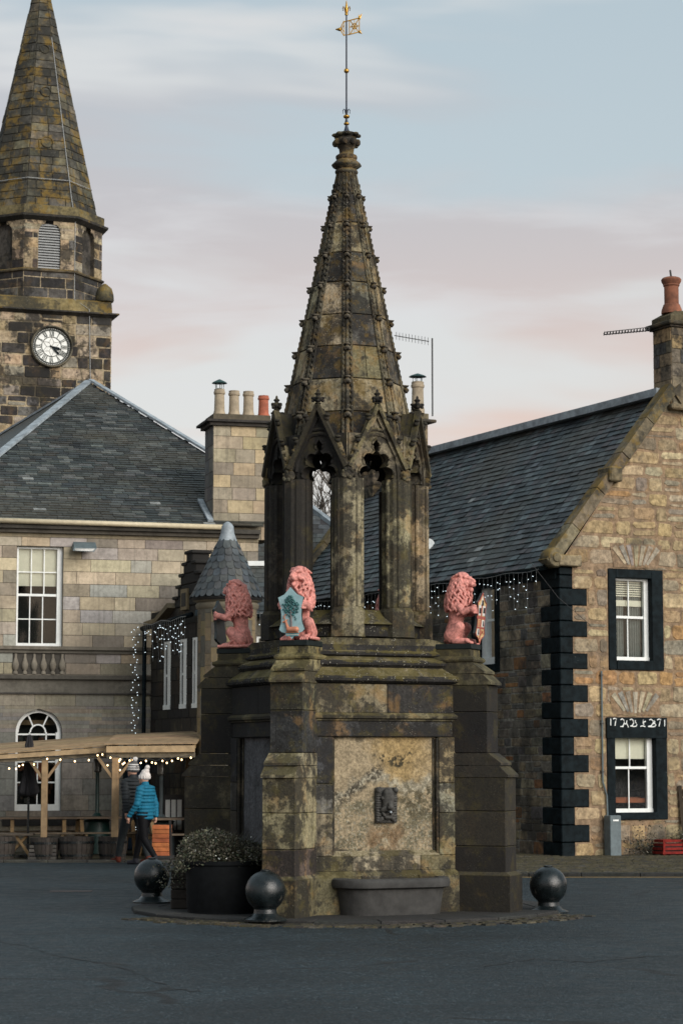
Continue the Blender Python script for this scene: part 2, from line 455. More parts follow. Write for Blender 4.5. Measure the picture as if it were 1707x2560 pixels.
# ---------------------------------------------------------------- camera, light, sky
cam = bpy.data.cameras.new('camera'); co_ = bpy.data.objects.new('camera', cam); C.objects.link(co_)
co_.location = (0,0,HC); co_.rotation_euler = (pi/2+PITCH, 0, 0)
cam.sensor_fit = 'HORIZONTAL'; cam.sensor_width = 24; cam.lens = F/1707*24; cam.clip_end = 3000; cam.clip_start = .5
cam.dof.use_dof = True; cam.dof.focus_distance = 27.8; cam.dof.aperture_fstop = 4.5
bpy.context.scene.camera = co_
SUN_EL, SUN_AZ = 20.0, 138.0      # azimuth clockwise from +Y
sd = bpy.data.lights.new('sun', 'SUN'); sd.energy = 3.5; sd.angle = R(50); sd.color = (1,.945,.88)
so = bpy.data.objects.new('sun', sd); C.objects.link(so)
dirv = Vector((sin(R(SUN_AZ))*cos(R(24)), cos(R(SUN_AZ))*cos(R(24)), sin(R(24))))
so.rotation_euler = (-dirv).to_track_quat('-Z', 'Y').to_euler(); so.location = (15,-10,30)
W = bpy.data.worlds.new('World'); bpy.context.scene.world = W; W.use_nodes = True
nt = W.node_tree; g = NT(nt); nt.nodes.clear()
out = g.n('ShaderNodeOutputWorld'); bg1 = g.n('ShaderNodeBackground'); bg2 = g.n('ShaderNodeBackground')
sky = g.n('ShaderNodeTexSky', sky_type='NISHITA'); sky.sun_disc = False; sky.sun_elevation = R(SUN_EL); sky.sun_rotation = R(SUN_AZ)
sky.air_density = 1.0; sky.dust_density = 1.5; sky.ozone_density = 1.5
g.l(sky.outputs[0], bg1.inputs[0]); bg1.inputs[1].default_value = .15
tc = g.n('ShaderNodeTexCoord'); mp = g.n('ShaderNodeMapping'); mp.inputs['Scale'].default_value = (1.0, 1.0, 5.2); mp.inputs['Rotation'].default_value = (R(0), R(-9), 0)
g.l(tc.outputs['Generated'], mp.inputs['Vector'])
sx = g.n('ShaderNodeSeparateXYZ'); g.l(tc.outputs['Generated'], sx.inputs[0])
n1 = g.noise(mp.outputs[0], 7.5, 7, .55, .5); n2 = g.noise(mp.outputs[0], 3.3, 4, .5, .3)
# cloud colour: warm low, mauve grey above; bright cream where thin
low = g.ramp(sx.outputs['Z'], .125, .265)
ccol = g.mix(low, (.85,.62,.51), (.595,.56,.55))
ccol = g.mix(g.math('MULTIPLY', g.ramp(n2, .48, .62), .85), ccol, (.80,.80,.765))
ccol = g.mix(g.math('MULTIPLY', g.ramp(n1, .46, .70), .5), ccol, (.80,.77,.75))
mask = g.math('ADD', g.math('MULTIPLY', n2, .28), g.math('ADD', g.math('MULTIPLY', sx.outputs['Z'], -1.0), g.math('MULTIPLY', sx.outputs['X'], -.09)))
cover = g.ramp(mask, -.172, -.112)
blue = g.mix(g.ramp(sx.outputs['Z'], .2, .4), (.575,.645,.66), (.50,.60,.645))
ccol = g.mix(cover, blue, ccol)
g.l(ccol, bg2.inputs[0]); bg2.inputs[1].default_value = 1.0
mx = g.n('ShaderNodeMixShader'); mx.inputs[0].default_value = .82
g.l(bg1.outputs[0], mx.inputs[1]); g.l(bg2.outputs[0], mx.inputs[2]); g.l(mx.outputs[0], out.inputs[0])
vs = bpy.context.scene.view_settings; vs.view_transform = 'Standard'; vs.look = 'None'; vs.exposure = 0; vs.gamma = 1
# ---------------------------------------------------------------- ground
def asphalt():
    m, nt, b = new_mat('asphalt'); g = NT(nt); co = g.coord()
    nf = g.noise(co, 34, 5, .85); nl = g.noise(co, .5, 5, .6); nm = g.noise(co, 3.5, 5, .7)
    vo = g.vor(co, 30)
    c = g.mix(g.ramp(nf, .40, .62), (.0030,.0070,.009), (.027,.044,.053))
    c = g.mix(g.math('MULTIPLY', g.math('MULTIPLY', g.ramp(vo, .34, .20), g.ramp(g.noise(co, 9, 3, .6), .42, .55)), .85), c, (.11,.135,.15))
    c = g.mix(g.math('MULTIPLY', g.ramp(g.vor(co, 17), .20, .10), .7), c, (.003,.004,.005))
    c = g.mix(1, c, g.ramp(nl, .3, .7, .72, 1.3), 'MULTIPLY'); c = g.mix(1, c, g.ramp(nm, .3, .7, .78, 1.2), 'MULTIPLY'); c = g.mix(1, c, g.ramp(g.noise(co, 13, 5, .8), .3, .7, .62, 1.42), 'MULTIPLY')
    vc = g.n('ShaderNodeTexVoronoi', feature='DISTANCE_TO_EDGE'); vc.inputs['Scale'].default_value = .32
    wv = g.n('ShaderNodeMix', data_type='RGBA'); 
    nn = g.n('ShaderNodeTexNoise'); nn.inputs['Scale'].default_value = 1.3; g.l(co, nn.inputs['Vector'])
    g.l(g.mix(.28, co, nn.outputs['Color']), vc.inputs['Vector'])
    crack = g.math('MULTIPLY', g.ramp(vc.outputs['Distance'], .016, .004), g.ramp(nl, .5, .56))
    c = g.mix(g.math('MULTIPLY', crack, .8), c, (.006,.006,.006))
    g.l(c, b.inputs['Base Color']); g.l(g.ramp(nm, .3, .7, .48, .72), b.inputs['Roughness']); b.inputs['Specular IOR Level'].default_value = .3
    g.bump(g.math('ADD', nf, g.math('MULTIPLY', vo, .6)), .8, .03, b); return m
M['asphalt'] = asphalt()
M['kerb'] = stone('kerb_stone', soot=.45, sscale=2, sootc=(.03,.03,.03), bump=.5, fine=30)
M['cobble'] = stone('cobble_stone', soot=.5, sscale=2, sootc=(.02,.02,.02), bump=.6, fine=30, moss=.3)
mb = MB(); mb.add([(-600,-60,0),(600,-60,0),(600,1500,0),(-600,1500,0)], [(0,1,2,3)]); tag(mb.build('ground', M['asphalt'], fix=False), kind='structure')
# pavement in front of the left terrace and of the right house
def cob_sheet(name, poly, z, mat, sx, sy, pal, rot=0, seed=1, hgt=.012):
    r = random.Random(seed); mb = MB(); xs = [p[0] for p in poly]; ys = [p[1] for p in poly]
    mb.add([(x, y, z-.10) for x, y in poly]+[(x, y, z) for x, y in poly], [tuple(range(len(poly), 2*len(poly)))]+[(i, (i+1) % len(poly), (i+1) % len(poly)+len(poly), i+len(poly)) for i in range(len(poly))], (.035,.032,.028))
    y = min(ys); k = 0
    while y < max(ys):
        x = min(xs)-r.random()*sx
        while x < max(xs):
            w = sx*r.uniform(.75, 1.25)
            if inpoly((x+w/2, y+sy/2), poly):
                h = hgt*r.uniform(.5, 1.3); g_ = .008
                a, b, c_, d = x+g_, x+w-g_, y+g_, y+sy-g_; e = min(w, sy)*.16
                mb.add([(a,c_,z),(b,c_,z),(b,d,z),(a,d,z),(a+e,c_+e,z+h),(b-e,c_+e,z+h),(b-e,d-e,z+h),(a+e,d-e,z+h)],
                       [(4,5,6,7),(0,1,5,4),(1,2,6,5),(2,3,7,6),(3,0,4,7)], jit(r.choice(pal), .2, r))
            x += w
        y += sy; k += 1
    return tag(mb.build(name, mat), kind='structure')
CB = [(.055,.05,.043),(.075,.068,.056),(.045,.043,.04),(.06,.05,.04)]
cob_sheet('pavement_right', [(2.2,37.3),(30,37.3),(30,62),(-3.5,62),(-3.5,50),(2.2,41.6)], .03, M['cobble'], .16, .11, CB, seed=3)
cob_sheet('pavement_left', [(-30,42.6),(-3.1,42.9),(-2.7,46),(-2.7,49),(-30,49)], .03, M['cobble'], .4, .3, CB, seed=4, hgt=.005)
mb = MB()
x = -26
while x < -3.1: w = rnd.uniform(.7, 1.0); mb.cbox(x+.004, x+w-.004, 42.42, 42.6, -.02, .05, .012, jit((.06,.057,.05))); x += w
tag(mb.build('kerb_left', M['kerb']), kind='structure')
mb = MB(); x = 2.2
while x < 28: w = rnd.uniform(.7, 1.0); mb.cbox(x+.004, x+w-.004, 37.12, 37.3, -.02, .07, .012, jit((.03,.03,.028))); x += w
tag(mb.build('kerb_right', M['kerb']), kind='structure')
mb = MB(); mb.box(2.25, 28, 37.03, 37.09, .002, .006, (.30,.20,.07)); tag(mb.build('yellow_road_line', M['paper']), kind='structure')
mb = MB(); rc = random.Random(4)
for P_ in ([(-40,2352),(60,2366),(140,2392),(215,2402),(330,2428),(430,2476),(520,2481)],[(1200,2420),(1330,2400),(1480,2408),(1640,2392),(1760,2398)],[(60,2200),(300,2206),(420,2214)]):
    pts_ = []
    for (u0,v0),(u1,v1) in zip(P_[:-1],P_[1:]):
        for k in range(8):
            t_ = k/8; g0 = on_ground(u0+(u1-u0)*t_, v0+(v1-v0)*t_); pts_.append(Vector((g0.x+rc.uniform(-.03,.03), g0.y+rc.uniform(-.08,.08), .004)))
    for a_, b_ in zip(pts_[:-1], pts_[1:]):
        w_ = rc.uniform(.006,.03); mb.add([a_+Vector((0,-w_,0)), b_+Vector((0,-w_,0)), b_+Vector((0,w_,0)), a_+Vector((0,w_,0))], [(0,1,2,3)], (.006,.006,.006))
tag(mb.build('road_cracks', M['paper'], fix=False), kind='structure')
# island under the fountain
FX, FY, FT = .065, 29.0, R(23.2)
def circ(r, n=20, ph=0): return [(FX+r*cos(2*pi*i/n+ph), FY+r*sin(2*pi*i/n+ph)) for i in range(n)]
mb = MB(); N = 22
for i in range(N):
    a0, a1 = 2*pi*i/N+.002, 2*pi*(i+1)/N-.002
    rr = [(2.36,a0),(2.70,a0),(2.70,a1),(2.36,a1)]; P = [(FX+r*cos(a), FY+r*sin(a)) for r, a in rr]
    h = .042+rnd.uniform(-.004,.004); c = ((P[0][0]+P[2][0])/2, (P[0][1]+P[2][1])/2)
    mb.loft([[(x,y,-.02) for x,y in P],[(x,y,h-.012) for x,y in P],[(c[0]+(x-c[0])*.97, c[1]+(y-c[1])*.97, h) for x,y in P]], col=jit((.038,.037,.034)))
mb.prism(circ(2.37, 40), -.02, .034, (.035,.033,.03))
tag(mb.build('fountain_island_kerb', M['kerb']), kind='structure')
mb = MB(); r_ = random.Random(5)
for k, rad in enumerate((2.79, 2.92, 3.05, 3.18)):
    n = int(2*pi*rad/.2)
    for i in range(n):
        a = 2*pi*(i+r_.uniform(-.1,.1)+.5*(k % 2))/n
        if -.05 < a-1.2*pi < .0: pass
        if not (R(215) < a < R(338)): continue
        if k == 3 and r_.random() < .3: continue
        Mx = T(FX+rad*cos(a), FY+rad*sin(a), 0) @ RZ(a+pi/2); mb.M = Mx
        w, h = r_.uniform(.075,.09), r_.uniform(.012,.024)
        mb.loft([[(-w,-.055,-.01),(w,-.055,-.01),(w,.055,-.01),(-w,.055,-.01)],[(-w*.85,-.04,h),(w*.85,-.04,h),(w*.85,.04,h),(-w*.85,.04,h)]], col=jit(r_.choice(CB), .3))
tag(mb.build('cobble_edging', M['cobble']), kind='structure')
# wooded hills round the village
mb = MB(); rings = []
for i in range(97):
    a = 2*pi*i/96; h = 13+9*_mn.noise(Vector((cos(a)*3, sin(a)*3, 1)))+5*_mn.noise(Vector((cos(a)*14, sin(a)*14, 4)))
    rings.append([(cos(a)*rr, 60+sin(a)*rr, z) for rr, z in ((190,-1),(205,h*.35),(230,h*.8),(260,h),(330,h*.9),(420,-1))])
mb.loft(rings, False, False, (.035,.042,.026), closed=False)
tag(mb.build('hills', plain('woodland', None, .95, var=.5, scale=.25, bump=.6, attr=True), smooth=True), kind='structure')
# ================================================================ FOUNTAIN
ftn = thing('fountain', 'tall blackened stone gothic fountain with a spire and open arches in the square', 'fountain', (FX, FY, 0), FT)
S = 1.22
Zb = lambda v: zf(v, 27.88)        # heights on the front wall
Zt = lambda v: zf(v, 27.1)         # heights on the front buttress
Zl = lambda v: zf(v, 28.05)        # heights on the lantern's front
Zs = lambda v: zf(v, 29-.13-max(0,v-428)*.00103)        # heights on the spire
TAN=(.34,.27,.17); MID=(.12,.105,.075); DRK=(.034,.032,.030); CREAM=(.36,.31,.215); GREY=(.095,.092,.088); OLIVE=(.15,.13,.075)
def sides():
    for k in range(4): yield k, RZ(k*pi/2)       # k=0 front, 1 right-back, 2 back, 3 left
# core and wall dressings
z_pl, z_sill, z_ptop, z_str, z_fr = Zb(2190), Zb(2138), Zb(1845), Zb(1790), Zb(1711)
core = MB(); core.box(-S+.13, S-.13, -S+.13, S-.13, 0, z_fr, DRK); core.build('core', M['ftn_dark'], ftn)
for k, Mk in sides():
    w = MB(Mk)
    # plinth
    for a, b in ((-1.02,-.36),(-.36,.4),(.4,1.02)): w.cbox(a+.002, b-.002, -S-.07, -S+.3, 0, z_pl, .012, jit((.14,.125,.075) if a < -.5 or a > .3 else MID))
    w.loft([[(-1.02,-S-.06,z_pl),(1.02,-S-.06,z_pl),(1.02,-S+.2,z_pl),(-1.02,-S+.2,z_pl)],[(-1.02,-S,z_pl+.06),(1.02,-S,z_pl+.06),(1.02,-S+.2,z_pl+.06),(-1.02,-S+.2,z_pl+.06)]], col=OLIVE)
    # sill course
    w.cbox(-1.02, -.45, -S, -S+.3, z_pl+.06, z_sill-.01, .006, OLIVE); w.cbox(-.446, .45, -S-.004, -S+.3, z_pl+.06, z_sill-.01, .006, CREAM); w.cbox(.454, 1.02, -S, -S+.3, z_pl+.06, z_sill-.01, .006, OLIVE)
    w.loft([[(-.71,-S-.002,z_sill-.01),(.71,-S-.002,z_sill-.01),(.71,-S+.1,z_sill-.01),(-.71,-S+.1,z_sill-.01)],[(-.71,-S+.07,z_sill+.05),(.71,-S+.07,z_sill+.05),(.71,-S+.1,z_sill+.05),(-.71,-S+.1,z_sill+.05)]], col=CREAM)
    # pilasters in blocks with an inner roll
    for sx_ in (-1, 1):
        zz = [z_sill-.01, z_sill+.5, z_sill+.86, z_ptop+.01]; cc = [(.24,.21,.14),(.17,.165,.15),(.08,.08,.085)] if sx_ < 0 else [(.24,.21,.13),(.30,.27,.21),(.28,.22,.12)]
        for i in range(3):
            x0, x1 = (.71, 1.02) if sx_ > 0 else (-1.02, -.71)
            w.cbox(x0, x1, -S, -S+.3, zz[i]+.003, zz[i+1]-.003, .006, jit(cc[i]))
        w.tube([(sx_*.70,-S+.035,z_sill),(sx_*.70,-S+.035,z_ptop)], .02, 8, MID)
        w.tube([(sx_*.665,-S+.075,z_sill),(sx_*.665,-S+.075,z_ptop)], .012, 6, MID)
    # lintel, string, frieze
    w.cbox(-1.02, 1.02, -S+.02, -S+.3, z_ptop+.012, z_str-.03, .01, (.055,.055,.055))
    w.loft([[(x,-S+dy,z) for x in (-1.02,1.02)]+[(x,-S+.3,z) for x in (1.02,-1.02)] for dy, z in ((.03,z_str-.075),(.0,z_str-.06),(.0,z_str-.045),(-.03,z_str-.03),(-.035,z_str),(.0,z_str+.035))], col=OLIVE)
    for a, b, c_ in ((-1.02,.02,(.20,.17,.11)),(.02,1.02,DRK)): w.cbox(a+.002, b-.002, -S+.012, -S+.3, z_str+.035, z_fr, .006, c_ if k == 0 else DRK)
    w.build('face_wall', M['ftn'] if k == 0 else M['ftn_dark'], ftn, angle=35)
    p = MB(Mk)
    if k == 0:      # weathered panel: mineral stains laid out as on the stone
        from mathutils import noise as mn
        NX, NZ = 110, 124; px0, px1, pz0, pz1 = -.71, .71, z_sill-.02, z_ptop+.02
        def nz(x, y, s, o=0): return mn.fractal(Vector((x*s+o, y*s-o, o*1.7)), .8, 2.1, 5)*.5+.5
        def ss(a, b, x): t = max(0, min(1, (x-a)/(b-a))); return t*t*(3-2*t)
        def lerp(a, b, t): return tuple(p_+(q_-p_)*t for p_, q_ in zip(a, b))
        def pc(x, y):      # x,y in 0..1 from the left and the bottom
            w1 = nz(x, y, 3, 5)-.5; w2 = nz(x, y, 9, 9)-.5; xx, yy = x+w1*.22, y+w2*.12+w1*.15
            c = (.52,.42,.30)
            c = lerp(c, (.55,.38,.17), .75*ss(.34, .60, xx+.12*(nz(x,y,14,6)-.5))*ss(.44, .70, yy)*ss(1.02, .72, xx))
            d = yy-(.42+.36*xx+.12*sin(xx*5))       # pale run curving up to the right
            c = lerp(c, (.58,.54,.46), .85*ss(.075, .0, abs(d+.03)))
            low = ss(.50, .40, yy-(.12*xx))
            g2 = .5*nz(x, y, 48, 2)+.5*nz(x, y, 10, 12); c = lerp(c, (.17,.16,.115), low*ss(.38, .62, g2)*.8); c = lerp(c, (.46,.44,.38), low*ss(.60, .70, nz(x, y, 46, 7))*.6)
            band = ss(.10, .02, abs(yy-(.50+.62*(xx-.12))))*ss(.52, .42, xx); c = lerp(c, (.06,.05,.04), band*ss(.36, .60, .6*nz(x, y, 44, 3)+.4*nz(x,y,12,3))*.9)
            c = lerp(c, (.09,.075,.05), ss(.08, .03, abs(yy-(.86-.2*(xx-.45))))*ss(.40,.48,xx)*ss(.80,.72,xx)*ss(.47,.58,nz(x,y,28,8)))
            c = lerp(c, (.13,.11,.07), ss(.50,.62,xx)*ss(.72,.5,yy)*ss(.3,.42,yy)*ss(.46,.58,nz(x,y,22,4))*.8)
            rust = ss(.24, .12, abs(xx-.52))*ss(.34, .20, yy); c = lerp(c, (.30,.16,.08), rust*.55*ss(.3,.6,nz(x,y,8,1)))
            c = lerp(c, (.04,.035,.03), ss(.045, .01, yy)*.8); c = lerp(c, (.05,.045,.035), ss(.955, 1.0, y+w2*.1)*ss(.45,.2,x)*.8)
            return tuple(k_*q_ for k_, q_ in zip((.54,.535,.48), c))
        V_ = [(px0+(px1-px0)*i/NX, -S+.085, pz0+(pz1-pz0)*j/NZ) for j in range(NZ+1) for i in range(NX+1)]; b0 = len(p.v); p.add(V_, [])
        for j in range(NZ):
            for i in range(NX): p.f.append((b0+j*(NX+1)+i, b0+j*(NX+1)+i+1, b0+(j+1)*(NX+1)+i+1, b0+(j+1)*(NX+1)+i)); p.c.append(pc((i+.5)/NX, (j+.5)/NZ))
        p.box(px0, px1, -S+.09, -S+.2, pz0, pz1, (.3,.25,.18))
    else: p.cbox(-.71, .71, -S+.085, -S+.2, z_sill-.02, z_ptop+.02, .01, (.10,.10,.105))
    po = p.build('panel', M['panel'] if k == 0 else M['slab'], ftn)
    po['label'] = 'cream and orange stained stone panel above the basin' if k == 0 else 'plain grey stone panel'
# cornice: three weathered roll mouldings, square, then the octagonal foot
def oct8(s, c): return [(s,-(s-c)),(s,s-c),(s-c,s),(-(s-c),s),(-s,s-c),(-s,-(s-c)),(-(s-c),-s),(s-c,-s)]
co = MB(); rings = []; cols = []
Zc = Zb
def ring(s, c, z, col=MID): rings.append([(x,y,z) for x,y in oct8(s, c)]); cols.append(col)
seq = [(1.18,1711),(1.235,1708),(1.27,1703),(1.275,1697),(1.262,1691),(1.225,1687),(1.12,1669),(1.13,1667),(1.155,1662),(1.158,1656),(1.14,1651),(1.10,1647),(1.03,1641),(1.04,1640),(1.065,1637),(1.066,1632),(1.045,1628),(1.03,1626),(1.025,1624)]
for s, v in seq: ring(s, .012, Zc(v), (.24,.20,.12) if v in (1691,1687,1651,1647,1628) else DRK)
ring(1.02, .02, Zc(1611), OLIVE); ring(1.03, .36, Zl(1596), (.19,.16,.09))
co.loft(rings, cols=cols); co.build('cornice', M['ftn_top'], ftn, angle=30)
# buttresses
for k in range(4):
    B = RZ(-pi/4+k*pi/2); b = MB(B)       # local -y points outwards along the diagonal
    front = k == 0
    def P(v): return Zt(v)
    cs0 = None; pal = {'up': (.16,.14,.09), 'mid': DRK, 'low': (.20,.17,.105), 'base': (.10,.085,.07)}
    # courses: (v_bottom, v_top, r_out, halfwidth, colour)
    cs = [(2290,2200,2.23,.245,(.13,.11,.06)),(2199,2125,2.165,.212,(.12,.095,.075)),(2124,2034,2.165,.212,(.30,.255,.16)),(2033,1946,2.165,.212,(.27,.235,.145)),
          (1882,1776,1.94,.212,(.045,.043,.044)),(1775,1706,1.94,.212,(.14,.125,.08))]
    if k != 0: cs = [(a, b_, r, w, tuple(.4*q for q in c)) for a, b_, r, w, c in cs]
    for v0, v1, r0, hw, cc in cs: b.cbox(-hw, hw, -r0, -1.25, (0 if v0 > 2280 else P(v0)), P(v1), .008, jit(cc, .08))
    b.loft([[(x*.245, -r, P(2200)) for x, r in ((-1,2.23),(1,2.23),(1,1.3),(-1,1.3))],[(x*.212, -r, P(2191)) for x, r in ((-1,2.165),(1,2.165),(1,1.3),(-1,1.3))]], col=pal['low'])
    def slope(va, vb, ra, rb, hw, cc):
        vm = (va+vb)/2; rm = (ra+rb)/2
        for (v0, r0, v1, r1) in ((va, ra, vm+1.5, rm+.01), (vm, rm+.035, vb, rb)):
            b.loft([[(-hw,-r0,P(v0)),(hw,-r0,P(v0)),(hw,-1.25,P(v0)),(-hw,-1.25,P(v0))],[(-hw,-r0,P(v0-6)),(hw,-r0,P(v0-6)),(hw,-1.25,P(v0-6)),(-hw,-1.25,P(v0-6))],
                    [(-hw,-r1,P(v1)),(hw,-r1,P(v1)),(hw,-1.25,P(v1)),(-hw,-1.25,P(v1))]], col=cc)
    slope(1945, 1883, 2.20, 1.95, .218, (.32,.28,.18) if front else MID)
    slope(1705, 1646, 1.99, 1.74, .218, (.28,.24,.13) if front else (.17,.15,.09))
    # cap moulding and block
    def rr(r, hw, z): return [(-hw,-r,z),(hw,-r,z),(hw,-1.0,z),(-hw,-1.0,z)]
    b.loft([rr(1.73,.20,P(1647)),rr(1.765,.232,P(1644)),rr(1.775,.242,P(1639)),rr(1.765,.232,P(1634)),rr(1.73,.20,P(1631)),rr(1.72,.185,P(1629)),rr(1.715,.185,P(1612))], col=(.20,.17,.08))
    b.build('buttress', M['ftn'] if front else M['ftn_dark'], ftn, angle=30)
# basin and lion mask on the front (and a basin on each side face)
def basin(Mk):
    bs = MB(Mk); z0, z1 = .0, Zb(2193)
    def hx(w, d, z): return [(-w,-S,z),(-w,-S-d*.35,z),(-w*.86,-S-d*.8,z),(-w*.62,-S-d,z),(w*.62,-S-d,z),(w*.86,-S-d*.8,z),(w,-S-d*.35,z),(w,-S,z)]
    bs.loft([hx(.63,.42,z0),hx(.68,.46,z1-.13),hx(.70,.48,z1-.12),hx(.745,.52,z1-.105),hx(.755,.53,z1-.05),hx(.745,.52,z1-.015),hx(.72,.50,z1),hx(.62,.42,z1),hx(.58,.38,z1-.10)], cap1=True)
    return bs.build('basin', M['basin'], ftn, angle=40)
basin(RZ(0))
mk = MB(T(0.02,-S+.085,Zb(2014)))
hw, hh = .143, .215
mk.cbox(-hw, hw, -.05, .0, -hh, hh, .012)
r_ = random.Random(3)
for i in range(14):
    t = -hh+.03+i*.03
    for sx_ in (-1, 1): mk.cap((sx_*(hw-.02), -.05, t), .016, (sx_*(hw-.055), -.058, t+r_.uniform(-.01,.01)), .012, 6)
for sx_ in (-1,1):
    mk.ball((sx_*.115,-.06,.18), .034, 8, 6); mk.cap((sx_*.03,-.10,.075), .035, (sx_*.07,-.085,.085), .026, 8)
    mk.cap((sx_*.035,-.10,-.035), .04, (sx_*.07,-.075,-.06), .03, 8); mk.cap((sx_*.05,-.09,-.12), .02, (sx_*.075,-.07,-.08), .016, 8)
    mk.cap((sx_*.07,-.06,-.16), .03, (sx_*.1,-.05,-.19), .02, 8)
mk.cap((0,-.09,.14), .07, (0,-.07,.0), .08, 12); mk.cap((0,-.115,.07), .026, (0,-.165,-.02), .034, 10); mk.ball((0,-.165,-.025), (.045,.03,.026), 10, 6)
mk.cap((-.03,-.10,-.145), .022, (.03,-.10,-.145), .022, 8)
mm = mk.build('lion_mask', M['mask'], ftn, smooth=False, angle=50); mm['label'] = 'dark carved lion face with an open mouth'
for p_ in mm.data.color_attributes['Col'].data: p_.color = (.035,.035,.036,1)
sp = MB(T(0.02,-S+.085,Zb(2014))); sp.tube([(.012,-.06,-.075),(.012,-.15,-.08)], .014, 10); sp.build('spout', M['lead'], mm)
# ---- lantern
RV, CR = 1.04, .188
zc0, zc1 = Zl(1517), Zl(1194)
def vtx(k, r): a = -pi/2+pi/8+k*pi/4; return (r*cos(a), r*sin(a))
def colpoly(rr, z, cx, cy, a):
    # irregular moulded pier: pointed nose outwards, rolls at the sides
    P = [(1.0,-.30),(1.0,.30),(.55,.86),(.0,.98),(-.5,.85),(-.95,.35),(-.95,-.35),(-.5,-.85),(.0,-.98),(.55,-.86)]
    return [(cx+rr*(p*cos(a)-q*sin(a)), cy+rr*(p*sin(a)+q*cos(a)), z) for p, q in P]
for k in range(8):
    a = -pi/2+pi/8+k*pi/4; cx, cy = vtx(k, RV-CR*.95)
    c = MB(); pier_col = jit((.30,.255,.165) if k in (7,0,1) else (.11,.10,.08), .15)  # front and right-hand piers get a paler tone than the others
    c.loft([colpoly(CR*1.22, Zl(1592), cx, cy, a), colpoly(CR*1.22, Zl(1560), cx, cy, a), colpoly(CR*1.18, Zl(1528), cx, cy, a), colpoly(CR*1.02, Zl(1517), cx, cy, a)], col=tuple(.8*q for q in pier_col))
    c.loft([colpoly(CR, zc0+.004, cx, cy, a), colpoly(CR, zc1-.004, cx, cy, a)], col=pier_col)
    for s_ in (-1, 1):
        px_, py_ = cx+CR*(.15*cos(a)-s_*.93*sin(a)), cy+CR*(.15*sin(a)+s_*.93*cos(a))
        c.tube([(px_,py_,zc0),(px_,py_,zc1)], .028, 8, pier_col)
        px_, py_ = cx+CR*(.78*cos(a)-s_*.60*sin(a)), cy+CR*(.78*sin(a)+s_*.60*cos(a))
        c.tube([(px_,py_,zc0+.01),(px_,py_,zc1-.01)], .014, 6, tuple(.6*q for q in pier_col))
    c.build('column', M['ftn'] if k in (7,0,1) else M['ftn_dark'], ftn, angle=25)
AP = RV*cos(pi/8)
zg0, zgA = Zl(1168), Zs(1021); zar = Zs(1093)     # gable foot, gable apex, arch apex
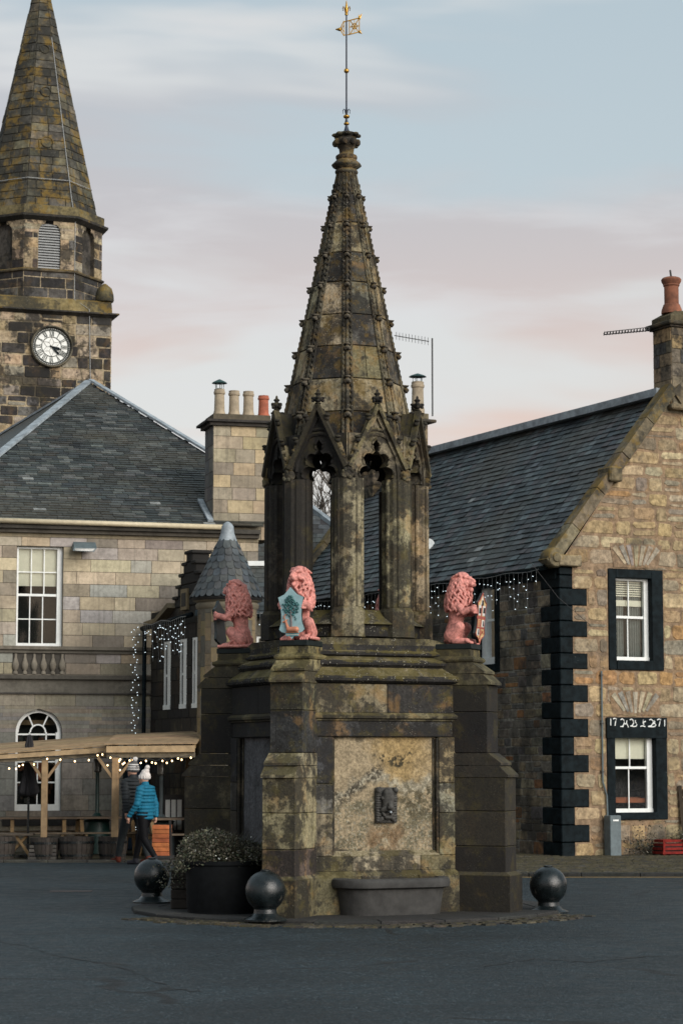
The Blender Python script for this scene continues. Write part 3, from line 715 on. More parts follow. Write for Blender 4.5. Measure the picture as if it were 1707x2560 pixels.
for k in range(8):
    Mk = RZ(k*pi/4)
    s_ = MB(Mk)   # weathered sill block
    s_.loft([[(-.25,-AP+.03,Zl(1590)),(.25,-AP+.03,Zl(1590)),(.25,-.55,Zl(1590)),(-.25,-.55,Zl(1590))],[(-.25,-AP+.03,Zl(1562)),(.25,-AP+.03,Zl(1562)),(.25,-.55,Zl(1562)),(-.25,-.55,Zl(1562))],
             [(-.28,-AP-.03,Zl(1560)),(.28,-AP-.03,Zl(1560)),(.28,-.55,Zl(1560)),(-.28,-.55,Zl(1560))],
             [(-.25,-AP+.2,Zl(1522)),(.25,-AP+.2,Zl(1522)),(.25,-.55,Zl(1522)),(-.25,-.55,Zl(1522))]], cols=[DRK,DRK,(.13,.115,.08),(.13,.115,.08)])
    s_.build('sill', M['ftn_top'], ftn, angle=30)
    # arch panel with trefoil head under a steep gable
    hwid = RV*sin(pi/8)
    op = .228; zsp = zc1
    def arc(cx, cz, r, a0, a1, n=7): return [(cx+r*cos(R(a0+(a1-a0)*i/n)), cz+r*sin(R(a0+(a1-a0)*i/n))) for i in range(n+1)]
    H = zar-zsp
    right = [(op, zsp-.06)]+arc(op-.075, zsp+.14*H, .085, -40, 100, 6)+arc(op-.13, zsp+.46*H, .085, -35, 120, 6)+[(.028, zsp+.66*H)]+arc(.0, zsp+.80*H, .055, -30, 60, 4)+[(0, zar-.02)]
    left = [(-x, z) for x, z in right[::-1]][1:]
    inner = right+left
    outer = [(-op, zsp-.06)]+[(-hwid, zsp-.06), (-hwid, zg0), (-.02, zgA), (.02, zgA), (hwid, zg0), (hwid, zsp-.06)]
    zk = Zs(1086); poly = [(-hwid, zsp), (-hwid, zk), (-.44*hwid, zk), (0, zgA), (.44*hwid, zk), (hwid, zk), (hwid, zsp)]+[(op, zsp)]+inner[1:-1]+[(-op, zsp)]
    ap = MB(Mk); t0 = AP-.035; t1 = AP-.20
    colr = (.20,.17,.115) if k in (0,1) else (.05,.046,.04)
    ap.extr(poly, lambda x, z: (x, -t0, z), lambda x, z: (x*.86, -t1, z), colr, colr)
    # outer order: moulded arch ring
    def ogive(r_off, n=9):
        W_, Ht = op+.06+r_off, (zar-zsp)+.02+r_off
        pts = []
        for i in range(n+1):
            t = i/n; pts.append((W_*cos(t*pi/2*.985)**.85, zsp+Ht*(sin(t*pi/2)**1.0)))
        return pts
    for off, dep, rad in ((.02,.02,.028),(.075,.0,.020)):
        og = ogive(off); path = [(x,-t0-.012+dep*.3,z) for x, z in og]+[(-x,-t0-.012+dep*.3,z) for x, z in og[::-1][1:]]
        ap.tube(path, rad, 6, colr)
    # inner cusp edge roll
    ap.tube([(x*1.0,-t0-.005,z) for x, z in inner], .016, 5, tuple(.8*q for q in colr))
    # gable copings
    for sx_ in (-1, 1):
        a_ = (sx_*hwid*.97, -t0-.05, zg0); b_ = (0, -t0-.05, zgA+.02)
        ap.bar(a_, b_, .075, .05, (.17,.145,.08)); ap.bar((sx_*hwid*.9, -t0-.01, zg0-.0), (0, -t0-.01, zgA-.07), .05, .06, colr)
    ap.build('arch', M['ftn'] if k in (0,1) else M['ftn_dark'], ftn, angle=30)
    f_ = MB(Mk); f_.col = MID
    for t in (.40, .76):
        for sx_ in (-1, 1):
            f_ = MB(Mk); f_.col = (.11,.10,.07)
            x_, z_ = sx_*hwid*(1-t)+sx_*.035, zg0+(zgA-zg0)*t+.03
            f_.ball((x_,-t0-.07,z_), (.042,.035,.036), 7, 5); f_.ball((x_+sx_*.015,-t0-.09,z_+.035), (.045,.035,.022), 7, 5); f_.build('gable_crocket', M['ftn_dark'], ftn, angle=60)
    f2 = MB(Mk @ T(0,-t0-.04,zgA) @ Matrix.Scale(.86, 4)); f2.col = DRK
    f2.lathe([(.035,-.02),(.03,.03),(.05,.045),(.028,.06),(.05,.08),(.075,.105),(.07,.13),(.035,.145),(.03,.165),(.052,.19),(.02,.215),(.018,.24),(.004,.26)], 8, col=DRK)
    for q in range(4): f2.ball((.07*cos(q*pi/2+.4), .07*sin(q*pi/2+.4), .125), (.036,.036,.024), 6, 4); f2.ball((.07*cos(q*pi/2+.4), .07*sin(q*pi/2+.4), .085), (.026,.026,.026), 6, 4)
    f2.col = DRK; o_ = f2.build('gable_finial', M['ftn_dark'], ftn, angle=60)
    # corbel head at each column top, with carved V above
    cb = MB(RZ(pi/8+k*pi/4)); r_ = random.Random(k)
    y_ = -RV+.03
    for q in range(3): cb.lathe([(.075-.02*q,0),(.085-.02*q,.015),(.07-.02*q,.03)], 12, col=MID) if False else None
    cb.ball((0,y_-.01,Zl(1184)), (.085,.06,.075), 9, 6, MID)
    for q in range(12):
        an = r_.uniform(0, 2*pi); cb.ball((.062*cos(an), y_-.045+r_.uniform(-.01,.01), Zl(1184)+.055*sin(an)), r_.uniform(.018,.032), 6, 4, jit((.17,.15,.10)))
    for s2 in (-1, 1):
        cb.bar((s2*.012,y_+.0,Zl(1170)), (s2*.105,y_+.035,Zl(1108)), .075, .06, (.26,.22,.13))
        for q in range(3): cb.ball((s2*(.02+.035*q), y_-.045+.01*q, Zl(1160-18*q)), (.036,.03,.034), 7, 5, (.20,.17,.11))
    cb.build('corbel', M['ftn_spire'], ftn, angle=60)
# ---- spire
zb_, ztp = Zs(1090), Zs(428)
def sr(z): t = (z-ztp)/(zb_-ztp); return .115+(.862-.115)*t
vj = [428, 481, 553, 628, 702, 783, 862, 944, 1027, 1090]
spm = MB(); pal = [(.10,.09,.065),(.045,.042,.038),(.33,.28,.18),(.36,.30,.19),(.16,.14,.10),(.40,.33,.22)]
r_ = random.Random(21)
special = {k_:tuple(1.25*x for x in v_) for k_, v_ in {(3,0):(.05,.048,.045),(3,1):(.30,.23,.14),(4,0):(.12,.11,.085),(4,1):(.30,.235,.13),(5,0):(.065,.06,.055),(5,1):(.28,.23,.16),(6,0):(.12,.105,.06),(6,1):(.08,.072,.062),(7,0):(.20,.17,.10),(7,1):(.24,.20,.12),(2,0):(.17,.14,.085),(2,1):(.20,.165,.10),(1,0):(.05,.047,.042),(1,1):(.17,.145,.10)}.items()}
for i in range(len(vj)-1):
    z1_, z0_ = Zs(vj[i]), Zs(vj[i+1])
    for k in range(8):
        a0 = -pi/2-pi/8+k*pi/4; a1 = a0+pi/4; cc = special.get((i,k)) or r_.choice(pal)
        if i >= 8: cc = DRK
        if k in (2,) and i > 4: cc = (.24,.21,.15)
        # each stone: panel with chamfered joint, inset between the ribs
        for lo, hi, rin in ((z0_+.004, z1_-.004, 0),):
            A = Vector((cos(a0), sin(a0), 0)); B = Vector((cos(a1), sin(a1), 0)); nn = ((A+B)/2).normalized()
            def q(z, t, out=0): return (A*(1-t)+B*t)*sr(z)+Vector((0,0,z))+nn*out
            for ta, tb in (((.0,.5),(.5,1.0)) if (i+k) % 3 == 0 and i > 3 else ((0,1),)):
                P = [q(lo,ta),q(lo,tb),q(hi,tb),q(hi,ta),q(lo+.008,ta+.012,.012),q(lo+.008,tb-.012,.012),q(hi-.008,tb-.012,.012),q(hi-.008,ta+.012,.012)]
                spm.add(P, [(4,5,6,7),(0,1,5,4),(1,2,6,5),(2,3,7,6),(3,0,4,7)], jit(cc, .1, r_))
                rb = .20
                for (t0_, t1_) in ((rb, rb+.03), (1-rb-.03, 1-rb)):
                    pass
spm.loft([[(sr(z)*.985*cos(-pi/2-pi/8+k*pi/4), sr(z)*.985*sin(-pi/2-pi/8+k*pi/4), z) for k in range(8)] for z in (zb_, ztp)], col=(.03,.028,.025))
spire = spm.build('spire', M['ftn_spire'], ftn)
for k in range(8):
    a = -pi/2-pi/8+k*pi/4; rb = MB()
    A = [(sr(z)*1.0*cos(a), sr(z)*1.0*sin(a), z) for z in (zb_+.01, ztp)]
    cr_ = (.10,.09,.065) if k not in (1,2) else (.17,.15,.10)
    for off in (-1, 1):
        tx, ty = -sin(a)*off, cos(a)*off
        rb.tube([(p[0]+tx*(.042+.02*(1-i)), p[1]+ty*(.042+.02*(1-i)), p[2]) for i, p in enumerate(A)], [.016,.010], 6, cr_)
    rb.tube(A, [.030,.020], 7, cr_)
    L = int((ztp-zb_)/.075)
    for i in range(L):
        z = zb_+.05+(i+.5)*.072
        if z > ztp-.03: break
        s0 = sr(z)+.018
        for off in (-1, 1):
            w = .03+.022*(ztp-z)/(ztp-zb_)
            rb.ball((s0*cos(a)-sin(a)*w*off, s0*sin(a)+cos(a)*w*off, z), (.0145,.0145,.027), 5, 4, cr_)
    rb.build('rib', M['ftn_spire'], spire, angle=60)
# crockets on the ribs
ck = MB(); ck.col = (.12,.105,.08)
ck.ball((.055,0,-.03), (.055,.05,.042), 8, 6); ck.ball((.062,.03,-.045), (.035,.03,.035), 7, 5); ck.ball((.062,-.03,-.045), (.035,.03,.035), 7, 5)
ck.loft([[(-.02,-.05,.02),(.085,-.045,.02),(.085,.045,.02),(-.02,.05,.02)],[(-.02,-.055,.05),(.11,-.03,.045),(.11,.03,.045),(-.02,.055,.05)]])
ck.cap((.0,0,.03), .035, (.05,0,.0), .03, 8)
c0 = None
for k in range(8):
    a = -pi/2-pi/8+k*pi/4
    for i, v in enumerate((484,556,631,706,786,865,947,1031)):
        z = Zs(v)-.01; s0 = sr(z)+.01; sc = .52+.046*i
        if c0 is None: c0 = ck.build('crocket', M['ftn_spire'], spire, smooth=True); o_ = c0
        else: o_ = c0.copy(); C.objects.link(o_); o_.parent = spire
        o_.location = (s0*cos(a), s0*sin(a), z); o_.rotation_euler = (0,0,a); o_.scale = (sc,sc*1.1,sc)
# ---- capital finial
zz = lambda v: zf(v, 28.9)
cp = MB(); prof = [(432,.122),(429,.145),(425,.152),(421,.145),(418,.128),(411,.19),(408,.197),(406,.192),(394,.125),(392,.138),(388,.142),(384,.138),(381,.105),(377,.092),(366,.10),(358,.135),(352,.155),(346,.155),(342,.13),(338,.12),(334,.15),(330,.16),(327,.12)]
cp.lathe([(r, zz(v)) for v, r in prof], 12, rot=.2, cols=[jit((.11,.10,.07), .3) for _ in prof])
for q in range(8):
    a = q*pi/4+.2; cp.ball((.145*cos(a), .145*sin(a), zz(352)), (.045,.045,.05), 7, 5, (.10,.09,.06)); cp.ball((.15*cos(a+.3), .15*sin(a+.3), zz(333)), (.045,.045,.026), 7, 5, (.13,.115,.07))
cp.build('capital', M['ftn_spire'], ftn, angle=50)
# ---- weather vane
vane = MB(); X0 = -.0165
s_ = 1/196.5
vane.lathe([(.052,zz(327)),(.030,zz(317)),(.018,zz(308)),(.018,zz(304)),(.024,zz(299)),(.016,zz(293)),(.014,zz(281)),(.018,zz(276)),(.018,zz(270)),(.012,zz(265)),(.011,zz(84)),(.010,zz(30)),(.006,zz(0))], 10)
rod = vane.build('weather_vane', M['blueiron'], ftn, angle=40)
sc_ = MB()
for q in range(4):
    a = q*pi/2-FT; ca, sa = cos(a), sin(a)
    sc_.tube([(.014*ca,.014*sa,zz(276)),(.020*ca,.020*sa,zz(268)),(.034*ca,.034*sa,zz(266)),(.046*ca,.046*sa,zz(270)),(.044*ca,.044*sa,zz(277))], .006, 6)
sc_.build('scrollwork', M['blueiron'], rod, angle=60)
for v, r in ((303,.037),(285,.043),(170,.034)):
    b_ = MB(); b_.ball((0,0,zz(v)), (r,r,r*.62 if v > 200 else r), 14, 9); b_.build('gilt_ball', M['gold'], rod, smooth=True)
gf = MB(RZ(-FT)); gz = lambda v: zz(v); gx = lambda u: (u-863.5)*s_
gf.lathe([(.022,gz(30)),(.022,gz(26)),(.012,gz(25)),(.022,gz(14)),(.016,gz(8)),(.005,gz(-6))], 8)
for sx_ in (-1,1): gf.tube([(sx_*.014,0,gz(24)),(sx_*.026,0,gz(12)),(sx_*.040,0,gz(8)),(sx_*.048,0,gz(13)),(sx_*.044,0,gz(19))], .0075, 6)
gf.build('fleur_finial', M['gold'], rod, angle=60)
fl = MB(RZ(-FT)); br = lambda a, b, w=.009: fl.bar((gx(a[0]),0,gz(a[1])), (gx(b[0]),0,gz(b[1])), w, .012)
br((858,47),(897,37),.014); br((870,79),(897,72),.012); br((871,43),(871,79),.012); br((896.5,37),(896.5,76),.012); br((858,80),(872,79),.010)
for p in (((873,44),(895,73)),((895,39),(873,78)),((884,41),(884,76)),((872,60),(896,57))): br(*p, .007)
for cxy in ((884,58),): fl.lathe([(.026,gz(cxy[1])-.005),(.026,gz(cxy[1])+.005)], 8, cx=gx(cxy[0])) if False else None
for a in range(8):
    p, q = (884+7*cos(a*pi/4), 58+7*sin(a*pi/4)), (884+7*cos((a+1)*pi/4), 58+7*sin((a+1)*pi/4)); br(p, q, .007)
for (a_, b_) in (((897,38),(903,27)),((897,72),(903,77))): fl.cap((gx(a_[0]),0,gz(a_[1])), .018, (gx(b_[0]),0,gz(b_[1])), .004, 6)
for (a_, b_) in (((896,36),(896,30)),((897,72),(900,69))): fl.cap((gx(a_[0]),0,gz(a_[1])), .012, (gx(b_[0]),0,gz(b_[1])), .006, 6)
br((857,45),(847,65),.016); br((857,82),(847,65),.016); br((857,45),(858,82),.008); br((857,55),(849,68),.007); br((857,72),(849,62),.007)
fl.build('vane_flag', M['gold'], rod)
pt = MB(RZ(-FT)); pt.cap((gx(846),0,gz(66)), .026, (gx(837),0,gz(66)), .009, 8); pt.build('vane_pointer', M['gold'], rod, smooth=True)
# ================================================================ LIONS (local: facing -y, seat at z=0)
def lion_meshes():
    b = MB(); rl = random.Random(11)
    # trunk, haunches, hind legs and feet
    b.cap((0,.04,.12), .125, (0,.03,.32), .10, 14); b.cap((0,.03,.32), .105, (0,.0,.52), .125, 14); b.cap((0,.09,.08), .10, (0,.06,.2), .11, 12)
    b.cap((0,-.03,.42), .10, (0,-.05,.52), .10, 12)
    for s in (-1, 1):
        b.cap((s*.10,.07,.11), .10, (s*.135,-.06,.215), .075, 12)       # thigh
        b.cap((s*.135,-.075,.215), .062, (s*.13,.02,.06), .05, 10)       # shank
        b.cap((s*.13,.02,.045), .045, (s*.135,-.17,.035), .042, 10)      # foot
        for t in range(4): b.cap((s*.135+(t-1.5)*.026,-.17,.038), .022, (s*.135+(t-1.5)*.03,-.225,.018), .018, 8)
        # forelegs reaching to the shield
        sh, el, wr = Vector((s*.115,-.02,.50)), Vector((s*.165,-.12,.40)), Vector((s*.165,-.235,.43))
        b.cap(sh, .062, el, .045, 12); b.cap(el, .045, wr, .036, 12)
        b.cap(wr, .04, wr+Vector((s*.005,-.03,0)), .045, 10)
        for t in range(4):                                               # toes gripping the rim
            o = wr+Vector((s*.012,-.045,(t-1.5)*.028)); b.cap(o, .018, o+Vector((-s*.03,-.035,-.002)), .015, 8); b.cap(o+Vector((-s*.03,-.035,-.002)), .015, o+Vector((-s*.062,-.03,-.004)), .010, 8)
        b.cap(el+Vector((0,.03,-.01)), .03, el+Vector((s*.01,.075,-.035)), .014, 8)
    # tail curling round the right hip
    tl = [(0,.19,.05),(.10,.20,.035),(.20,.12,.03),(.225,.0,.03),(.20,-.12,.035),(.225,-.21,.03)]
    for p, q in zip(tl[:-1], tl[1:]): b.cap(p, .022, q, .02, 8)
    b.cap((.2,-.1,.04), .026, (.19,-.02,.10), .015, 8)
    # neck and skull, turned a little
    H = T(0,-.075,.772) @ RZ(R(-12)) @ Matrix.Rotation(R(-4), 4, 'X') @ Matrix.Scale(1.08, 4)
    b.cap((0,.01,.5), .145, (0,.0,.72), .128, 14)
    b.M = H
    b.ball((0,.02,.03), (.098,.115,.105), 14, 10); b.cap((0,-.05,-.005), .062, (0,-.118,-.022), .046, 12)
    b.cap((0,-.06,-.075), .040, (0,-.105,-.092), .030, 10)               # lower jaw
    b.cap((0,-.075,.05), .028, (0,-.148,.006), .024, 10); b.ball((0,-.155,-.002), (.027,.02,.018), 10, 6)
    for s in (-1, 1):
        b.ball((s*.024,-.135,-.036), (.028,.03,.024), 9, 6); b.cap((s*.028,-.09,.052), .020, (s*.072,-.062,.06), .018, 8)
        b.cap((s*.05,-.075,-.005), .03, (s*.075,-.03,-.02), .03, 8)
        b.ball((s*.088,-.01,.085), (.028,.018,.032), 8, 6)
    # mane: tufts combed back and down in waves
    b.M = Matrix.Identity(4)
    for ring_, (n, rad, z0, y0, L, th) in enumerate(((15,.082,.835,-.045,.10,.018),(17,.108,.795,-.03,.12,.020),(19,.125,.735,-.02,.12,.022),(20,.135,.67,-.01,.12,.022),(21,.140,.605,-.0,.12,.022),(20,.142,.545,.0,.11,.021),(17,.136,.485,.0,.08,.020))):
        for i in range(n):
            a = -pi/2+R(34)+(2*pi-R(68))*(i+.5)/n if ring_ < 3 else 2*pi*(i+rl.random()*.3)/n
            if ring_ >= 5 and abs((a+pi/2+pi) % (2*pi)-pi) < R(20): continue
            p = Vector((cos(a)*rad, y0+sin(a)*rad*1.0, z0+rl.uniform(-.012,.012))); ph = rl.uniform(0, 6.28)
            for k in range(4):
                t = (k+1)/4; o = Vector((cos(a), sin(a), 0)); tn = Vector((-sin(a), cos(a), 0))
                q = Vector((cos(a)*rad, y0+sin(a)*rad, z0))+o*(.034*sin(t*2.6)+.006)+tn*(.028*sin(ph+t*5.0))+Vector((0,0,-L*t))
                b.cap(p, th*(1-.12*k), q, th*(1-.12*(k+1)), 7); p = q
    for i in range(11):
        a = R(195+i*15); x = cos(a)*.055; w_ = rl.uniform(-.012,.012); b.cap((x,-.125,.845), .012, (x*1.35+w_,-.085,.878+.008*(i % 2)), .013, 7)
        b.cap((x*1.35+w_,-.085,.875), .014, (x*1.9-w_,-.01,.868), .015, 7); b.cap((x*1.9-w_,-.01,.866), .015, (x*2.1+w_,.06,.83), .014, 7)
    for i in range(8): b.cap((.04*cos(i),.0+.03*sin(i),.835), .035, (.08*cos(i),.03+.05*sin(i),.80), .03, 7)
    return b
lb = lion_meshes(); lion0 = lb.blob('body', M['pink'], None, .0052, 1)
OUT = [(0,0),(.045,.05),(.10,.075),(.135,.085),(.165,.115),(.135,.20),(.13,.30),(.14,.40),(.165,.50),(.12,.52),(.085,.535),(.05,.57),(0,.625)]
OUT = OUT+[(-x,z) for x, z in OUT[::-1][1:-1]]
SHM = T(0,-.27,.015) @ Matrix.Rotation(R(5), 4, 'X')
def shield(base, art):
    s = MB(SHM); s.extr(OUT, lambda x, z: (x, 0, z), lambda x, z: (x, .035, z), base, (.02,.025,.025))
    s.add([(x*.99, .0355, z*.99+.003) for x, z in OUT], [tuple(range(len(OUT)))], (.025,.032,.032))
    return s
SB = (.34,.52,.55)
def art_tree(p):
    m = MB(SHM); m.col = (.17,.15,.15)
    m.cap((.0,-.008,.10), .013, (.0,-.01,.33), .012, 8); m.cap((0,-.01,.30), .008, (-.045,-.01,.37), .006, 6); m.cap((0,-.01,.30), .008, (.045,-.01,.37), .006, 6)
    m.build('tree_trunk', M['shield'], p); m = MB(SHM); rr_ = random.Random(2)
    for i in range(120):
        a = rr_.uniform(0, 2*pi); q = rr_.random()**.6; x = .105*q*cos(a)*(1-.0*q); z = .40+.125*q*sin(a)
        x *= 1.0-.75*max(0, (z-.40)/.13)**1.5
        m.ball((x,-.012+.006*q,z), rr_.uniform(.010,.019), 5, 4, jit((.035,.125,.13), .3, rr_))
    for x, z in ((.05,.265),(.06,.245),(.055,.23)): m.ball((x,-.006,z), .010, 5, 4, (.035,.125,.13))
    m.build('tree_crown', M['shield'], p)
    m = MB(SHM); st = (.50,.20,.115); m.col = st
    m.cap((-.035,-.012,.115), .032, (.06,-.012,.115), .036, 10); m.cap((-.045,-.012,.13), .022, (-.07,-.014,.21), .013, 8)
    m.cap((-.07,-.016,.215), .014, (-.105,-.018,.205), .009, 8); m.cap((-.06,-.012,.085), .010, (.03,-.012,.078), .010, 6); m.cap((.05,-.012,.085), .012, (.085,-.012,.08), .008, 6)
    m.cap((-.06,-.014,.225), .007, (-.04,-.014,.235), .004, 6)
    for a, b in (((-.075,.228),(-.085,.265)),((-.085,.265),(-.075,.30)),((-.085,.262),(-.108,.28)),((-.078,.285),(-.06,.295)),((-.085,.25),(-.11,.25))): m.cap((a[0],-.012,a[1]), .005, (b[0],-.012,b[1]), .0035, 5)
    m.build('stag', M['shield'], p)
    m = MB(SHM)
    for z, c in ((.075,(.42,.30,.24)),(.062,(.10,.30,.34)),(.050,(.5,.5,.45)),(.040,(.10,.30,.34))): m.cap((-.08+.3*(.075-z),-.004,z), .008, (.09-.3*(.075-z),-.004,z), .008, 6, c)
    m.build('wavy_base', M['shield'], p)
def art_quarters(p):
    RD, YL, WH, BK = (.33,.075,.055), (.60,.42,.20), (.62,.60,.58), (.02,.02,.02)
    m = MB(SHM); f = lambda pts, c, d=.003: m.extr(pts, lambda x, z: (x,-d,z), lambda x, z: (x,.001,z), c)
    f([(x*.86,z*.86+.045) for x, z in OUT], YL, .002)
    f([(-.16,.30),(.16,.30),(.16,.335),(-.16,.335)], RD, .005); f([(-.14,.18),(.14,.18),(.14,.20),(-.14,.20)], RD, .005)
    f([(-.02,.05),(.02,.05),(.02,.5),(-.02,.5)], RD, .004)
    for x0 in (-.125,.035):
        f([(x0,.345),(x0+.09,.345),(x0+.09,.47),(x0,.47)], WH, .006); f([(x0,.205),(x0+.09,.205),(x0+.09,.29),(x0,.29)], (WH if x0 > 0 else YL), .006)
    f([(-.125,.095),(-.035,.095),(-.035,.175),(-.125,.175)], WH, .006)
    f([(-.05,.48),(.05,.48),(0,.59)], WH, .006)
    for x, z in ((-.10,.40),(-.06,.40),(.06,.41),(.10,.41),(.08,.245),(-.08,.135),(-.015,.50),(.015,.50)):
        m.cap((x,-.008,z-.022), .011, (x,-.008,z+.022), .008, 6, BK); m.ball((x,-.008,z+.028), .010, 6, 4, BK)
    for i in range(4):
        m.bar((.03+.02*i,-.006,.10+.02*i), (.05+.02*i,-.006,.17-.02*i), .006, .006, RD)
        m.bar((-.12+.025*i,-.006,.21), (-.105+.025*i,-.006,.29), .006, .006, RD)
    m.tube([(x,-.003,z) for x, z in OUT+[OUT[0]]], .007, 5, RD)
    m.build('heraldic_quarters', M['shield'], p)
LRAD = 1.50; zcap = zf(1612, 27.15)
def lion(ang, label, base, art, dz=0):
    a = FT+ang      # outward azimuth from -y, towards +x
    d = Vector((sin(a), -cos(a)))
    p = Vector((FX+d.x*LRAD, FY+d.y*LRAD, zcap+.002))
    t = thing('lion_statue', label, 'statue', p, a, 'pink lion statues on the fountain buttresses')
    pb = MB(); pb.cbox(-.185, .185, -.235, .36, 0, .066, .006); pb.build('plinth', M['plinth'], t)
    body = lion0 if not lion0.parent else lion0.copy()
    if body is not lion0: C.objects.link(body)
    body.parent = t; body.location = (0,0,.062); body.scale = (.93,.93,1)
    s = shield(base, art).build('shield', M['shield'], t); s.location = (0,0,.062)
    if art: art(s)
    return t
lion(-pi/4, 'pink lion facing us, holding a pale blue shield with a green tree and a stag', SB, art_tree)
lion(pi/4, 'pink lion facing right, holding a red, yellow and white shield', (.60,.42,.20), art_quarters)
lion(-3*pi/4, 'pink lion facing left, seen from behind its dark shield', (.10,.12,.12), None)
lion(3*pi/4, 'pink lion mostly hidden behind the fountain columns', (.10,.12,.12), None)
# ================================================================ TOWN HALL (left)
TP = R(15); TO = at(375, 2000, 47.5); TO = Vector((TO.x, TO.y, 0))
hall = thing('town_hall', 'two storey ashlar hall with slate roof and arched window beside the steeple', 'building', TO, TP)
th = lambda u, v: on_plane(u, v, TO, TP)
ASH = [(.44,.37,.27),(.40,.345,.265),(.30,.26,.20),(.38,.36,.33),(.50,.42,.29),(.24,.215,.18),(.42,.36,.26),(.46,.39,.28),(.43,.37,.285)]
x_l = th(-60,1600)[0]; x_r = th(645,1500)[0]
zgut = th(300,1312)[1]; z1a = th(300,1700)[1]; z1b = th(300,1737)[1]; zsc = th(300,1621)[1]; zbal = th(300,1688)[1]
wx0, wx1 = th(41,1490)[0], th(157,1490)[0]; wz0, wz1 = th(100,1617)[1], th(100,1366)[1]
ax0, ax1 = th(38,1900)[0], th(154,1900)[0]; az0, az1 = th(95,2028)[1], th(95,1773)[1]
fw = holes(x_l, x_r, [(wx0,wx1,wz0,wz1)])
mb = MB(); tfw = lambda x, z, o: (x, -o, z); rw = random.Random(31)
block_wall(mb, fw, zsc, zgut-.22, (.255,.285), (.42,.85), ASH, tfw, crit=(wz0,wz1), joint=.008, proud=.008, mortar=(.10,.085,.065), r=rw)
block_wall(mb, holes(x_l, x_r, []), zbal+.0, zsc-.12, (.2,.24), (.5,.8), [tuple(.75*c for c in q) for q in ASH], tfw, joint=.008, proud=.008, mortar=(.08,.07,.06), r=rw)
lowp = [tuple(.95*c for c in q) for q in ((.25,.23,.195),(.22,.21,.19),(.21,.20,.18),(.25,.22,.17))]
fa = holes(x_l, x_r, [(ax0,ax1,az0,az1,'arch')])
zspring = az1-(ax1-ax0)/2
block_wall(mb, fa, 0, zspring, (.3,.34), (.6,1.0), lowp, tfw, crit=(az0,zspring), joint=.007, proud=.006, mortar=(.08,.07,.06), r=rw)
block_wall(mb, fa, zspring, az1+.06, (.075,.085), (.6,1.2), lowp, tfw, crit=(az1,), joint=.003, proud=.003, mortar=(.10,.09,.075), r=rw)
block_wall(mb, fa, az1+.06, z1b, (.3,.34), (.6,1.0), lowp, tfw, joint=.007, proud=.006, mortar=(.08,.07,.06), r=rw)
hall_wall = mb.build('wall', M['ash'], hall)
# end and back walls so the building is solid
mb = MB(); mb.box(x_l, x_r-.02, 6.5, 6.7, 0, zgut, (.16,.14,.11)); mb.box(x_r-.05, x_r, .02, 6.6, 0, zgut, (.2,.17,.12)); mb.box(x_l, x_l+.05, .02, 6.6, 0, zgut, (.2,.17,.12)); mb.build('rear_wall', M['ash'], hall); mb = MB(); mb.box(x_l+.06, x_r-.06, .6, .7, 0, zgut-.1); mb.build('room_shade_panel', M['dark'], hall)  # near-black slab paints the unlit depth behind the hall windows
mb = MB()
def band(z0, z1, out, col=(.17,.15,.12), xa=x_l, xb=x_r): mb.box(xa, xb, -out, .05, z0, z1, col)
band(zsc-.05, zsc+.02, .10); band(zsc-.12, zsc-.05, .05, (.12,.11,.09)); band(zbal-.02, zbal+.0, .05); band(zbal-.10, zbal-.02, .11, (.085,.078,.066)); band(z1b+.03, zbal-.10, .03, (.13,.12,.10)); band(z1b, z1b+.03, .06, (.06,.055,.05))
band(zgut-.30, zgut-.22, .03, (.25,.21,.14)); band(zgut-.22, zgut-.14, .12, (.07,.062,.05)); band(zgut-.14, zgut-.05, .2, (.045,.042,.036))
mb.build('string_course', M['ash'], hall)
bal = MB(); bal.box(wx0-.06, wx1+.06, -.014, .03, zbal, zsc-.12, (.055,.05,.043)); nb = 6  # flat dark panel paints the shade of a recess behind the balusters
for i in range(nb):
    x = wx0+(wx1-wx0)*i/(nb-1); h = zsc-.14-zbal
    prof = [(.05,0),(.05,.05),(.03,.08),(.065,.16),(.072,.24),(.045,.34),(.028,.42),(.03,.5)]; k = h/.5
    bal.lathe([(r, zbal+z*k) for r, z in prof], 10, cx=x, cy=-.03, col=(.22,.195,.155))
bal.build('balustrade', M['ash'], hall, angle=50)
gt = MB(); gt.tube([(x_l,-.26,zgut),(th(562,1315)[0],-.26,zgut-.02)], .055, 8); gt.build('gutter', M['cream'], hall, smooth=True)
